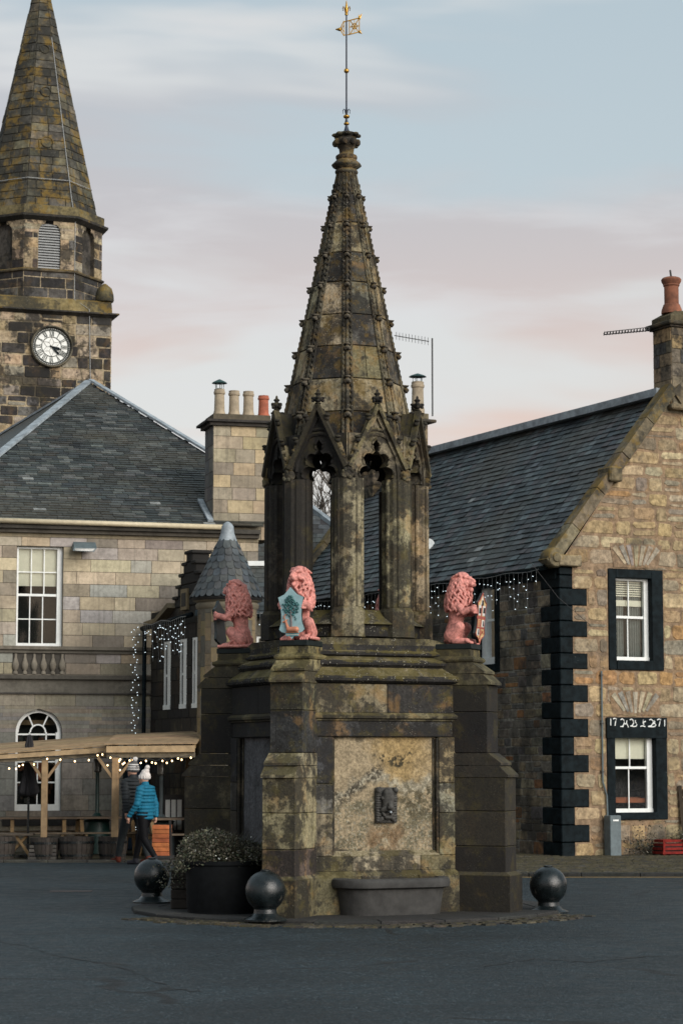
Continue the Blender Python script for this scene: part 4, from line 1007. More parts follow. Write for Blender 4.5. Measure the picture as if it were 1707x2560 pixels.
def sash(parent, x0, x1, z0, z1, cols, rowsU, rowsL, yd=.14, fr=.06, frR=None, meet=None, blind=0, curt=False, tfm=None, name='window'):
    """white sash window; yd is how far it sits behind the wall face"""
    frR = frR or fr; meet = meet or (z0+z1)/2; Mx = tfm or Matrix.Identity(4)
    w = MB(Mx)
    w.box(x0, x0+fr, yd-.03, yd+.05, z0, z1); w.box(x1-frR, x1, yd-.03, yd+.05, z0, z1)
    w.box(x0, x1, yd-.028, yd+.05, z1-fr*.9, z1-.001); w.box(x0, x1, yd-.05, yd+.05, z0, z0+fr*1.5); w.box(x0+fr, x1-frR, yd-.01, yd+.04, meet-.025, meet+.025)
    a, b = x0+fr, x1-frR
    for i in range(1, cols): x = a+(b-a)*i/cols; w.box(x-.011, x+.011, yd, yd+.03, meet+.025, z1-fr*.9); w.box(x-.011-.02, x+.011-.02, yd+.012, yd+.04, z0+fr*1.5, meet-.025)
    for i in range(1, rowsU): z = meet+(z1-fr-meet)*i/rowsU; w.box(a, b, yd+.002, yd+.028, z-.011, z+.011)
    for i in range(1, rowsL): z = z0+fr*1.5+(meet-z0-fr*1.5)*i/rowsL; w.box(a, b, yd+.014, yd+.038, z-.011, z+.011)
    o = w.build(name, M['white'], parent)
    gm = MB(Mx); gm.add([(a,yd+.022,z0+fr),(b,yd+.022,z0+fr),(b,yd+.022,z1-fr*.8),(a,yd+.022,z1-fr*.8)], [(0,1,2,3)]); gm.build('pane', M['glass'], o, fix=False)
    if blind: bm_ = MB(Mx); bm_.box(a, b, yd+.07, yd+.078, blind, z1-.02); bm_.build('blind', M['blind'], o)
    if curt:
        cm = MB(Mx); n = 16
        for (ca, cb) in ((a, a+(b-a)*.42), (b-(b-a)*.42, b)):
            cm.loft([[(ca+(cb-ca)*i/n, yd+.10+.02*sin(i*2.1), z) for i in range(n+1)] for z in (z0+.05, z1-.03)], False, False, closed=False)
        cm.build('curtain', M['curtain'], o)
    rv = MB(Mx)   # reveal
    return o
def reveal(mb, x0, x1, z0, z1, d, col, tf=lambda x,y,z:(x,y,z)):
    for P in (((x0,z0),(x0,z1)),((x0,z1),(x1,z1)),((x1,z1),(x1,z0)),((x1,z0),(x0,z0))):
        (xa,za),(xb,zb_) = P; mb.add([tf(xa,-.008,za), tf(xb,-.008,zb_), tf(xb,d,zb_), tf(xa,d,za)], [(0,1,2,3)], col)
rv = MB(); reveal(rv, wx0, wx1, wz0, wz1, .24, (.2,.17,.12)); rv.build('window_reveal', M['ash'], hall, fix=False)
sash(hall, wx0, wx1, wz0, wz1, 3, 2, 2, yd=.13, fr=.05, frR=.11, meet=th(100,1487)[1], blind=th(100,1464)[1])
# arched window with a fanlight
w = MB(); xc = (ax0+ax1)/2; ra = (ax1-ax0)/2; yd = .14
def fan(r0, r1, y0, y1, n=24):
    o_ = [(xc+r1*cos(pi*i/n), zspring+r1*sin(pi*i/n)) for i in range(n+1)]+[(xc+r0*cos(pi*(n-i)/n), zspring+r0*sin(pi*(n-i)/n)) for i in range(n+1)]
    w.extr(o_, lambda x, z: (x,y0,z), lambda x, z: (x,y1,z))
fan(ra-.075, ra, yd-.03, yd+.05); w.box(ax0, ax0+.06, yd-.03, yd+.05, az0, zspring); w.box(ax1-.11, ax1, yd-.03, yd+.05, az0, zspring)
w.box(ax0, ax1, yd-.05, yd+.05, az0, az0+.13); w.box(ax0+.05, ax1-.05, yd, yd+.03, zspring-.06, zspring-.025)
ri = ra*.36; fan(ri-.03, ri, yd, yd+.03, 12)
for s_ in (-1, 1):
    w.box(xc+s_*ri-.015, xc+s_*ri+.015, yd, yd+.03, th(95,1905)[1], zspring); 
    w.bar((xc+s_*ri*.62,yd+.015,zspring+ri*.78), (xc+s_*(ra-.05)*.5,yd+.015,zspring+(ra-.05)*.86), .03, .03)
for v in (1905, 1957): z = th(95,v)[1]; w.box(ax0+.05, ax1-.05, yd+.002, yd+.032, z-.015, z+.015)
w.box(xc-.012, xc+.012, yd+.004, yd+.03, az0, th(95,1905)[1])
aw = w.build('arched_window', M['white'], hall)
gm = MB(); gm.poly([(ax0+.05,az0+.05),(ax1-.05,az0+.05)]+[(xc+(ra-.05)*cos(pi*i/16), zspring+(ra-.05)*sin(pi*i/16)) for i in range(17)], lambda x, z: (x,yd+.02,z)); gm.build('pane', M['glass'], aw, fix=False)
wi = MB(); rr_ = random.Random(8)
for i in range(60):
    x = rr_.uniform(ax0+.1, ax1-.15); z = rr_.uniform(az0+.15, zspring-.1); h = rr_.uniform(.03,.14); wd = rr_.uniform(.03,.1)
    wi.box(x, x+wd, .4+i*.002, .45+i*.002, z, z+h, jit(rr_.choice([(.10,.035,.015),(.05,.03,.018),(.03,.03,.028),(.14,.045,.02)]), .3, rr_))
wi.box(ax0+.1, ax1-.1, .39, .395, th(95,1812)[1], th(95,1800)[1], (.16,.10,.05)); wi.box(xc-.12, xc+.2, .35, .36, th(95,1950)[1], th(95,1908)[1], (.20,.05,.02))
wi.build('room_shelves', M['paper'], aw)
rv = MB(); n = 24
pts = [(ax0,az0),(ax0,zspring)]+[(xc-ra*cos(pi*i/n), zspring+ra*sin(pi*i/n)) for i in range(1,n)]+[(ax1,zspring),(ax1,az0),(ax0,az0)]
rv.loft([[(x,-.004,z) for x, z in pts],[(x,.22,z) for x, z in pts]], False, False, (.16,.145,.12), closed=False); rv.build('arch_reveal', M['ash'], hall, fix=False)
lg = MB(); lg.box(ax0-.25, ax1+.75, -.07, .02, az0-.30, az0-.12, (.05,.05,.05)); lg.build('window_ledge', M['ash_dark'], hall)
# roof: two visible slopes with lead hips
A = at(222, 955, 54.5); eL = th(-60,1300); E0 = Vector((TO.x+eL[0]*cos(TP)+.2*sin(TP), TO.y+eL[0]*sin(TP)-.2*cos(TP), zgut+.04))
ex = Vector((cos(TP), sin(TP), 0)); nrm = (A-E0); nrm = nrm-ex*nrm.dot(ex); us = nrm.normalized()
os_ = lambda u, v: on_slope(u, v, E0, ex, us)
hr = os_(510,1130); ax_ = os_(222,955); hl = os_(0,1135)
slope_r = (hr[0]-ax_[0])/(hr[1]-ax_[1])
xr_e = ax_[0]+slope_r*(0-ax_[1]); slope_l = (hl[0]-ax_[0])/(hl[1]-ax_[1]); xl_e = max(-3, ax_[0]+slope_l*(0-ax_[1]))
chx = os_(522,1280)[0]
chx += .75; polyF = [(xl_e,0),(min(xr_e,chx+.3),0),(min(xr_e,chx+.3),ax_[1]+(min(xr_e,chx+.3)-ax_[0])/slope_r),(ax_[0],ax_[1])]
Minv = (T(TO.x,TO.y,0) @ RZ(TP)).inverted()
mb = MB(Minv)
SLH = [(.035,.042,.041),(.052,.058,.055),(.026,.031,.031),(.085,.090,.085),(.040,.039,.034),(.020,.024,.025),(.030,.036,.036)]
slates(mb, E0, ex, us, polyF, .13, .26, SLH, r=random.Random(5), thick=.022)
Bp = E0+ex*hl[0]+us*hl[1]; Cp = at(-40, 1113, 60.0)
mb.add([A+Vector((0,0,.0)), Bp-Vector((0,0,0)), Bp+(Bp-A)*.6, Cp+(Cp-A)*.2, Cp], [(0,1,2,3,4)], (.030,.032,.027))
pr_ = E0+ex*(chx+.3)+us*(ax_[1]+(chx+.3-ax_[0])/slope_r); mb.add([A, pr_, pr_+Vector((.5,5,-2.6)), A+Vector((.5,6,-3.4)), Cp+Vector((0,6,-4)), Cp], [(0,1,2,3,4,5)], (.04,.045,.045))
roof = mb.build('roof', M['slate'], hall, fix=False)
ld = MB(Minv)
def flash(p, q, w, up=.03): ld.bar(p+Vector((0,0,up)), q+Vector((0,0,up)), w, .05)
flash(A, E0+ex*(ax_[0]+slope_l*(0-ax_[1]))*1.0 if False else E0+ex*hl[0]+us*hl[1]+(Bp-A)*.4, .19); flash(A+Vector((.05,0,0)), pr_+Vector((.05,0,0)), .16, .05); flash(A, Cp, .07)
p0 = E0+ex*os_(500,1255)[0]+us*os_(500,1255)[1]; p1 = E0+ex*os_(527,1308)[0]+us*os_(527,1308)[1]; flash(p0, p1, .12, .05)
ld.build('lead_flashing', M['lead'], roof)
# chimney stack of the hall
ch = MB(); cx0, cx1 = th(533,1100)[0], th(676,1100)[0]; cz0, cz1 = zgut-.25, th(600,1066)[1]
block_wall(ch, lambda z: [(cx0,cx1)], cz0, cz1, (.25,.30), (.4,.8), [(.40,.32,.205),(.36,.31,.22),(.29,.25,.185),(.44,.35,.22)], lambda x, z, o: (x,-.02-o,z), joint=.008, proud=.008, mortar=(.12,.10,.07), r=rw)
block_wall(ch, lambda z: [(0,.85)], cz0, cz1, (.25,.30), (.3,.5), [(.17,.16,.14),(.13,.125,.12)], lambda x, z, o: (cx0-o,.83-x,z), joint=.008, proud=.008, mortar=(.09,.08,.07), r=rw)
ch.box(cx0+.01, cx1, .0, .82, cz0, cz1, (.12,.11,.09)); ch.box(cx0-.09, cx1+.09, -.11, .92, cz1, cz1+.07, (.05,.045,.04)); ch.box(cx0-.17, cx1+.17, -.19, 1.0, cz1+.07, cz1+.12, (.035,.032,.03)); ch.box(cx0+.0, cx1, -.02, .83, cz1+.12, th(600,1036)[1], (.10,.085,.06))
chim = ch.build('chimney', M['ash'], hall)
zt = th(600,1036)[1]
def pot(parent, x, y, z, h, r, mat, cowl=False):
    q = MB(); q.lathe([(r*1.12,0),(r*1.12,h*.12),(r,h*.2),(r*.92,h*.8),(r*1.08,h*.83),(r*1.1,h*.9),(r*.98,h*.93),(r*1.0,h),(r*.8,h),(r*.8,h*.8)], 14, cap1=True) if False else q.lathe([(r*1.12,0),(r*1.12,h*.12),(r,h*.2),(r*.92,h*.8),(r*1.08,h*.83),(r*1.1,h*.9),(r*.98,h*.93),(r*1.0,h),(r*.8,h),(r*.8,h*.8)], 14)
    o = q.build('chimney_pot', mat, parent, angle=40); o.location = (x,y,z)
    if cowl:
        k = MB(); k.lathe([(r*.5,h),(r*.5,h+.02)], 12); k.lathe([(r*1.45,h+.13),(r*1.2,h+.16),(r*.3,h+.21),(.01,h+.22)], 16)
        for i in range(5): a = i*2*pi/5; k.tube([(r*.75*cos(a),r*.75*sin(a),h),(r*.8*cos(a),r*.8*sin(a),h+.14)], .008, 5)
        k.build('cowl', M['green_metal'], o, angle=40)
    return o
px_ = lambda u: th(u,1000)[0]
pot(chim, px_(557), .35, zt, .58, .115, M['pot'], True); pot(chim, px_(594), .35, zt, .56, .115, M['pot']); pot(chim, px_(630), .35, zt, .56, .115, M['pot']); pot(chim, px_(668), .35, zt, .48, .115, M['terra'])
# floodlight bracketed to the wall
fd = thing('floodlight', 'grey rectangular floodlight fixed to the wall beside the upper white window', 'floodlight', TO, TP)
xa, za = th(176,1380); xb, zb2 = th(236,1357)
q = MB(T((xa+xb)/2,-.25,(za+zb2)/2)); hw_ = (xb-xa)/2
q.loft([[(-hw_,-.12,-.11),(hw_*.75,-.12,-.12),(hw_*.8,.12,-.04),(-hw_,.12,-.03)],[(-hw_*.9,-.10,-.05),(hw_,-.10,-.04),(hw_,.12,.10),(-hw_*.85,.12,.10)]]); q.build('housing', M['grey_metal'], fd)
q = MB(T((xa+xb)/2,-.25,(za+zb2)/2)); q.add([(-hw_*.85,-.123,-.10),(hw_*.62,-.123,-.11),(hw_*.85,-.105,-.052),(-hw_*.8,-.105,-.055)], [(0,1,2,3)]); q.build('lens', M['steel'], fd, fix=False)
q = MB(T((xa+xb)/2,-.25,(za+zb2)/2)); q.box(-.02,.02,.1,.25,-.02,.02); q.build('bracket', M['wire'], fd)
# ================================================================ CHURCH TOWER
UY = 62.0; UA = R(18.5)
U0 = at(93, 700, UY); U0.z = 0; tower = thing('church_tower', 'sooty stone church tower with clock and octagonal lichened spire, behind the hall', 'tower', U0, UA)
pm = 5700/UY
zU = lambda v: zf(v, UY-1.5)
TWP = [(.030,.028,.028),(.034,.032,.030),(.05,.046,.042),(.40,.31,.20),(.34,.28,.19),(.12,.115,.11),(.24,.21,.17),(.38,.31,.215),(.04,.037,.036),(.30,.23,.14)]
MT = (.33,.27,.18)
hs = 1.72; rt = random.Random(77)
mb = MB(); zlo, zc = zU(1150)-6, zU(786)
block_wall(mb, lambda z: [(-hs,hs)], zlo, zc, (.22,.32), (.26,.70), TWP, lambda x, z, o: (x,-hs-o,z), joint=.03, proud=.014, mortar=MT, rough=.012, cham=.02, r=rt, half=.16)
block_wall(mb, lambda z: [(-hs,hs)], zlo, zc, (.22,.32), (.26,.70), TWP, lambda x, z, o: (hs+o,x,z), joint=.03, proud=.014, mortar=MT, rough=.007, r=rt)
block_wall(mb, lambda z: [(-hs,hs)], zlo, zc, (.22,.32), (.26,.70), TWP, lambda x, z, o: (-hs-o,-x,z), joint=.03, proud=.014, mortar=MT, rough=.007, r=rt)
mb.box(-hs+.02, hs-.02, -hs+.02, hs, 0, zc, (.1,.09,.08)); mb.build('shaft_wall', M['tower'], tower)
# clock stage cornice
mb = MB(); sq = lambda s, z: [(-s,-s,z),(s,-s,z),(s,s,z),(-s,s,z)]
z_ = zU(787); mb.loft([sq(hs,z_-.02),sq(hs+.10,z_+.03),sq(hs+.18,z_+.06),sq(hs+.18,z_+.10),sq(hs+.02,z_+.13),sq(hs+.0,z_+.42),sq(hs-.06,z_+.46)], cols=[(.05,.045,.04)]*3+[(.12,.10,.06),(.20,.16,.075),(.20,.17,.09)]); mb.build('cornice', M['tspire'], tower)
ro = 1.66/cos(pi/8)
def octr(r, z): return [(r*cos(-pi/2-pi/8+k*pi/4), r*sin(-pi/2-pi/8+k*pi/4), z) for k in range(8)]
z2, z3, z4, z5 = zU(745), zU(678), zU(552), zU(507)
ap = 1.66
lw = .30; lz0, lz1 = zU(673), zU(556)
mb = MB()
for k in range(8):
    Mk = RZ(k*pi/4)
    hw2 = ap*tan(pi/8); tfk = lambda x, z, o, Mk=Mk: tuple(Mk @ Vector((x,-ap-o,z)))
    op = [(-lw,lw,lz0,lz1,'arch')] if k in (0,1,7) else []
    if k not in (0,1,2,7,6): mb.add([tfk(-hw2,z2,0),tfk(hw2,z2,0),tfk(hw2,z5,0),tfk(-hw2,z5,0)], [(0,1,2,3)], (.15,.12,.09)); continue
    block_wall(mb, holes(-hw2, hw2, []), z2, z3, (.25,.30), (.35,.8), [(.028,.027,.028),(.05,.047,.045),(.035,.033,.032),(.09,.085,.08)], tfk, joint=.02, proud=.012, mortar=MT, rough=.004, r=rt)
    zsp_ = lz1-lw
    block_wall(mb, holes(-hw2, hw2, op), z3, zsp_, (.24,.28), (.22,.5), TWP+[(.27,.21,.14),(.25,.2,.13)], tfk, crit=(lz0,zsp_), joint=.02, proud=.012, mortar=MT, rough=.004, r=rt)
    block_wall(mb, holes(-hw2, hw2, op), zsp_, lz1+.03, (.07,.08), (.4,.8), [(.38,.31,.21),(.30,.26,.19)], tfk, crit=(lz1,), joint=.004, proud=.005, mortar=MT, r=rt)
    block_wall(mb, holes(-hw2, hw2, []), lz1+.03, z4, (.24,.28), (.3,.6), [(.37,.30,.20),(.32,.27,.21),(.24,.225,.21)], tfk, joint=.012, proud=.01, mortar=MT, r=rt)
bel = mb.build('belfry_wall', M['tower'], tower)
mb = MB(); mb.loft([octr(ro-.02,z3-.05),octr(ro+.07,z3-.02),octr(ro+.08,z3+.02),octr(ro+.0,z3+.06)], cols=[(.10,.08,.05)]*3); mb.loft([octr(ro-.01,z4-.02),octr(ro+.03,z4),octr(ro+.17,z4+.08),octr(ro+.18,z4+.14),octr(ro+.06,z4+.17),octr(ro+.06,z4+.40),octr(ro,z4+.42)], cols=[(.04,.037,.033)]*3+[(.10,.085,.05),(.17,.14,.07),(.17,.14,.08)]); mb.build('belfry_cornice', M['tspire'], tower)
for k, mat_ in ((0,'louvre'),(1,'blind'),(7,'blind')):
    Mk = RZ(k*pi/4); lm = MB(Mk)
    if mat_ == 'louvre':
        lm.box(-lw, lw, -ap+.12, -ap+.14, lz0, lz1, (.02,.02,.02)); n = 17
        for i in range(n):
            z = lz0+.03+(lz1-lz0-.05)*i/n; w_ = lw if z < lz1-lw else math.sqrt(max(.001, lw*lw-(z-lz1+lw)**2))
            lm.loft([[(-w_,-ap+.02,z-.012),(w_,-ap+.02,z-.012),(w_,-ap+.11,z+.05),(-w_,-ap+.11,z+.05)],[(-w_,-ap+.02,z+.006),(w_,-ap+.02,z+.006),(w_,-ap+.11,z+.068),(-w_,-ap+.11,z+.068)]], col=(.30,.31,.31))
        lm.build('louvre', M['paper'], bel)
    else:
        pp = [(-lw-.01,lz0),(lw+.01,lz0)]+[((lw+.01)*cos(pi*i/12), lz1-lw+(lw+.01)*sin(pi*i/12)) for i in range(13)]
        lm.poly(pp, lambda x, z: (x,-ap+.12,z), (.07,.063,.055)); lm.build('blind_arch', M['tower'], bel, fix=False)
    rv = MB(Mk); pts = [(-lw,lz0)]+[(-lw*cos(pi*i/12), lz1-lw+lw*sin(pi*i/12)) for i in range(13)]+[(lw,lz0),(-lw,lz0)]
    rv.loft([[(x,-ap-.004,z) for x, z in pts],[(x,-ap+.13,z) for x, z in pts]], False, False, (.10,.085,.065), closed=False); rv.build('arch_reveal', M['tower'], bel, fix=False)
# spire of stone courses
zsA, zsB = z4+.42, zU(-40); apx = zf(-60, UY)
TSP = [(.085,.08,.058),(.06,.058,.046),(.11,.10,.07),(.08,.078,.064),(.04,.039,.035),(.14,.125,.085),(.10,.095,.078)]
mb = MB(); r0_ = 151/pm*cos(pi/8); H_ = apx-zsA
for k in range(8):
    Mk = RZ(k*pi/4); a_of = lambda z: r0_*(1-(z-zsA)/H_*.93)
    tfk = lambda x, z, o, Mk=Mk: tuple(Mk @ Vector((x,-a_of(z)-o,z)))
    fr_ = lambda z: [(-a_of(z)*tan(pi/8), a_of(z)*tan(pi/8))]
    block_wall(mb, fr_, zsA, zf(-40,UY), (.22,.27), (.28,.55), TSP, tfk, joint=.018, proud=.022, mortar=(.05,.045,.03), rough=.006, r=rt)
tsp = mb.build('spire', M['tspire'], tower)
for v in (95, 210, 345):
    z = zU(v)-.0; q = MB(Matrix.Identity(4)); a0 = a_of(z)
    q.M = T(.0,-a0-.02,z) @ Matrix.Rotation(R(-14), 4, 'X') @ Matrix.Rotation(R(90), 4, 'X'); rr2 = .11+.04*(v/345)
    q.lathe([(rr2*1.15,-.01),(rr2*1.15,.03),(rr2,.03),(rr2,.0)], 18, col=(.05,.045,.03)); q.build('spire_roundel', M['tspire'], tsp)
# lightning conductor
q = MB(); ak = -pi/2+pi/8
ptc = [(1.03*(a_of(zU(v))/cos(pi/8))*cos(ak), 1.03*(a_of(zU(v))/cos(pi/8))*sin(ak), zU(v)) for v in (60,490)]
ra_ = ro+.03; ptc += [(ra_*cos(ak), ra_*sin(ak), z4), (ra_*cos(ak), ra_*sin(ak), z2), ((hs+.05)*.62,-hs-.05, zU(770)), ((hs)*.75,-hs-.03, zlo+3)]
q.tube(ptc, .010, 5); zr = zU(442); rr3 = a_of(zr)/cos(pi/8)+.03; rg = octr(rr3, zr); q.tube(rg+[rg[0]], .010, 5); q.build('lightning_conductor', M['wirew'], tower)
# corner urn on the cornice
q = MB(T(hs-.16,-hs+.16,zU(745))); q.lathe([(.24,0),(.26,.06),(.25,.2),(.2,.36),(.1,.45),(.04,.5)], 12, col=(.15,.125,.06)); q.build('corner_dome', M['tspire'], tower, angle=60)
# clock
def on_tw(u, v):
    O = Vector((U0.x, U0.y, 0))+Vector((sin(UA),-cos(UA),0))*hs
    return on_plane(u, v, O, UA)
kx, kz = on_tw(128, 867); kr = on_tw(181,867)[0]-kx
ck_ = MB(T(kx,-hs,kz) @ Matrix.Rotation(R(90), 4, 'X')); ck_.lathe([(kr,0),(kr,.10),(kr*.96,.14),(kr*.93,.14),(kr*.90,.08),(kr*.90,.03)], 48, col=(.15,.135,.10)); clk = ck_.build('clock', M['tower'], tower, angle=30)
cd = MB(T(kx,-hs,kz) @ Matrix.Rotation(R(90), 4, 'X')); rd = kr*.86
cd.lathe([(rd*1.06,.035),(rd*1.06,.04)], 48, col=(.05,.055,.05)); cd.lathe([(rd*.90,.042),(rd*.90,.045)], 48, col=(.74,.75,.72)) 
BKc = (.035,.045,.04)
def rad(a, r0, r1, w, z=.052, off=0, slant=0):
    a_ = R(90-a); d = Vector((cos(a_), sin(a_), 0)); n_ = Vector((d.y,-d.x,0))
    cd.bar(d*r0*rd+n_*(off-slant)*rd+Vector((0,0,z)), d*r1*rd+n_*(off+slant)*rd+Vector((0,0,z)), w*rd, .012, BKc)
for r_i, w_i in ((.555,.035),(.90,.02)):
    n = 48; cd.extr([(r_i*rd*cos(2*pi*i/n), r_i*rd*sin(2*pi*i/n)) for i in range(n+1)]+[((r_i-w_i)*rd*cos(2*pi*i/n), (r_i-w_i)*rd*sin(2*pi*i/n)) for i in range(n,-1,-1)], lambda x, z: (x,z,.058), lambda x, z: (x,z,.046), BKc)
for i in range(60): 
    a_ = R(90-i*6); cd.ball((.975*rd*cos(a_), .975*rd*sin(a_), .05), rd*.026, 6, 4, (.7,.7,.68))
NUM = ['XII','I','II','III','IIII','V','VI','VII','VIII','IX','X','XI']
for i, s_ in enumerate(NUM):
    W_ = {'I':.075,'V':.13,'X':.13}; tot = sum(W_[c] for c in s_); x = -tot/2
    for c in s_:
        xc_ = x+W_[c]/2
        if c == 'I': rad(i*30, .58, .87, .038, off=xc_)
        elif c == 'V': rad(i*30, .58, .87, .034, off=xc_-.022, slant=-.03); rad(i*30, .58, .87, .018, off=xc_+.022, slant=.03)
        else: rad(i*30, .58, .87, .034, off=xc_, slant=-.045); rad(i*30, .58, .87, .018, off=xc_, slant=.045)
        x += W_[c]
for i in range(6):
    a0 = i*60; p = lambda a, r: Vector((cos(R(90-a))*r*rd, sin(R(90-a))*r*rd, .05))
    cd.bar(p(a0+30,.0), p(a0+30,.27), .018*rd, .008, (.2,.2,.19)); cd.bar(p(a0+30,.27), p(a0,.53), .018*rd, .008, (.2,.2,.19)); cd.bar(p(a0+30,.27), p(a0+60,.53), .018*rd, .008, (.2,.2,.19))
cd.build('dial', M['paper'], clk)
for nm, a_, L_, w_ in (('hour_hand',105,.52,.075),('minute_hand',135,.62,.055)):
    h = MB(T(kx,-hs-.075,kz)); d = Vector((sin(R(a_)),0,cos(R(a_)))); n_ = Vector((d.z,0,-d.x))
    h.loft([[tuple((-d*.1+n_*w_*.3*s)*rd+Vector((0,y,0))) for s, y in ((-1,-.01),(1,-.01),(1,.01),(-1,.01))],[tuple((d*L_*.75+n_*w_*s)*rd+Vector((0,y,0))) for s, y in ((-1,-.01),(1,-.01),(1,.01),(-1,.01))],[tuple((d*L_+n_*w_*.1*s)*rd+Vector((0,y,0))) for s, y in ((-1,-.01),(1,-.01),(1,.01),(-1,.01))]]); h.build(nm, M['black'], clk)
# ================================================================ INN between the hall and the right house
IP = math.atan2(-.92,.39)      # side wall runs from the hall's corner towards us
IO = Vector((TO.x+.02, TO.y-.2, 0)); inn = thing('inn', 'dark stone inn with crow stepped dormer and slated conical turret, beside the hall', 'building', IO, IP)
iw = lambda u, v: on_plane(u, v, IO, IP)
ri = random.Random(41)
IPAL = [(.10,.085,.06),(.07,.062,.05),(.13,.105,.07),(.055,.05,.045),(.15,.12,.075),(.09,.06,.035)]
L1 = iw(500,1700)[0]; ize = iw(380,1563)[1]
# local frame: x along the wall, +y is to the left of travel = into the building
wins = [(iw(410,1700)[0], iw(427,1700)[0]), (iw(450,1700)[0], iw(467,1700)[0]), (iw(481,1700)[0], iw(497,1700)[0])]
wz0 = iw(460,1772)[1]; wz1 = iw(460,1598)[1]
mb = MB(); tfi = lambda x, z, o: (x,-o,z)
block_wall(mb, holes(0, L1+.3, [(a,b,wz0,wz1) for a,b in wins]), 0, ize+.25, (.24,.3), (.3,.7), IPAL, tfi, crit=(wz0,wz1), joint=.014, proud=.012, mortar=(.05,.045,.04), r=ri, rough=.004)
def add_gable(mb):
    xa, xb = iw(440,1540)[0], iw(516,1540)[0]; base = ize+.25; pk = iw(482,1378)[1]; n = 5; xm = (xa+xb)/2
    for i in range(n):
        z0 = base+(pk-base)*i/n; z1 = base+(pk-base)*(i+1)/n; h = (xb-xa)/2*(1-.80*i/(n-1)); 
        mb.cbox(xm-h, xm+h, -.03-.004*i, .32, z0+.004, z1, .02, jit((.04,.037,.033), .2, ri))
        mb.cbox(xm-h-.05, xm-h+.22, -.07, .36, z1-.05, z1+.02, .015, jit((.05,.047,.042), .2, ri)); mb.cbox(xm+h-.22, xm+h+.05, -.07, .36, z1-.05, z1+.02, .015, jit((.05,.047,.042), .2, ri))
    return xm, base, pk
xm, gb, gpk = add_gable(mb)
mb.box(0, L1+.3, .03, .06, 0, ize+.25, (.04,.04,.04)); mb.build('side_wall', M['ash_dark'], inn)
q = MB(); a_ = iw(462,1520); b_ = iw(474,1478)
q.box(a_[0]-.05, b_[0]+.05, -.075, -.02, a_[1]-.05, b_[1]+.05, (.17,.13,.07)); q.box(a_[0]+.02, b_[0]-.02, -.085, -.03, a_[1]+.02, b_[1]-.03, (.012,.012,.012)); q.build('attic_slit', M['paper'], inn)
for a, b in wins: 
    sash(inn, a, b, wz0, wz1, 1, 1, 1, yd=.03, fr=.06, frR=.22, name='window')
q = MB(); q.bar((0,-.12,ize-.02), (L1*.28,-.12,ize+.02), .12, .16, (.25,.20,.12)); q.bar((L1*.2,-.05,ize+.0), (iw(440,1520)[0],-.05,iw(436,1515)[1]), .28, .10, (.20,.165,.10)); q.build('skew', M['ash'], inn)
q = MB(); q.tube([(.03,-.22,ize-.08),(L1+.1,-.22,ize+.03)], .05, 8); q.tube([(.08,-.18,ize-.1),(.08,-.18,.1)], .045, 8); q.build('gutter', M['black'], inn, smooth=True)
# turret
Tc = at(568, 1500, 43.6); Tc.z = 0
Ti = (T(IO.x,IO.y,0) @ RZ(IP)).inverted()
zt0, zt1 = zf(1492, 43.0), zf(1312, 43.6)
tm = MB(Ti @ T(Tc.x,Tc.y,0)); nS = 24; rT = .56
for k in range(nS):
    a0, a1 = 2*pi*k/nS, 2*pi*(k+1)/nS; am = (a0+a1)/2; ap_ = rT*cos(pi/nS); w2 = rT*sin(pi/nS)
    tfk = lambda x, z, o: ((ap_+o)*cos(am)-x*sin(am), (ap_+o)*sin(am)+x*cos(am), z)
    block_wall(tm, lambda z: [(-w2,w2)], 0, zt0-.02, (.22,.3), (.3,.9), [(.20,.16,.10),(.15,.13,.10),(.13,.12,.10),(.22,.17,.09)], tfk, joint=.008, proud=.006, mortar=(.09,.08,.06), r=ri)
tw_ = tm.build('turret_wall', M['ash'], inn)
tm = MB(Ti @ T(Tc.x,Tc.y,0)); tm.lathe([(rT,zt0-.22),(rT+.04,zt0-.18),(rT+.05,zt0-.12),(rT+.02,zt0-.08),(rT+.10,zt0-.05),(rT+.13,zt0)], 28, cols=[(.16,.14,.10)]*4+[(.02,.02,.02)]*2); tm.build('turret_cornice', M['paper'], inn, angle=40)
tm = MB(Ti @ T(Tc.x,Tc.y,0)); Rc, Hc = rT+.13, zt1-zt0
tm.lathe([(Rc,zt0+.0),(Rc-.02,zt0+.02),(.10,zt1-.22),(.06,zt1-.03)], 28, col=(.02,.022,.022))
row = 0; z = zt0+.02; g_ = .135
while z < zt1-.42:
    t = (z-zt0)/Hc; r0 = Rc*(1-t)**.96+.03; r1 = Rc*(1-(z+g_*1.35-zt0)/Hc)+.018
    n = max(7, int(2*pi*r0/.155))
    for i in range(n):
        a = 2*pi*(i+.5*(row % 2))/n; w = pi/n*.96; dz = ri.uniform(-.006,.006)
        pts = []
        for (fr2, ww) in ((-.05,.45),(.18,.9),(.4,1),(1.35,1)):
            zz2 = z+g_*fr2+dz; rr2 = r0+(r1-r0)*(fr2+.05)/1.4+.012
            pts.append((zz2, rr2, ww))
        L_ = [(r*cos(a-w*q2), r*sin(a-w*q2), z2) for z2, r, q2 in pts]; R_ = [(r*cos(a+w*q2), r*sin(a+w*q2), z2) for z2, r, q2 in pts]
        tm.add(L_+R_[::-1], [tuple(range(8))], jit(ri.choice([(.048,.052,.054),(.06,.065,.065),(.036,.044,.048),(.045,.056,.064),(.07,.068,.062)]), .2, ri))
    z += g_; row += 1
tr_ = tm.build('turret_roof', M['slate'], inn)
tm = MB(Ti @ T(Tc.x,Tc.y,0)); tm.lathe([(.25,zt1-.52),(.19,zt1-.34),(.13,zt1-.16),(.115,zt1-.03),(.07,zt1+.03),(.02,zt1+.06)], 14); tm.build('lead_cap', M['lead'], tr_, smooth=True)
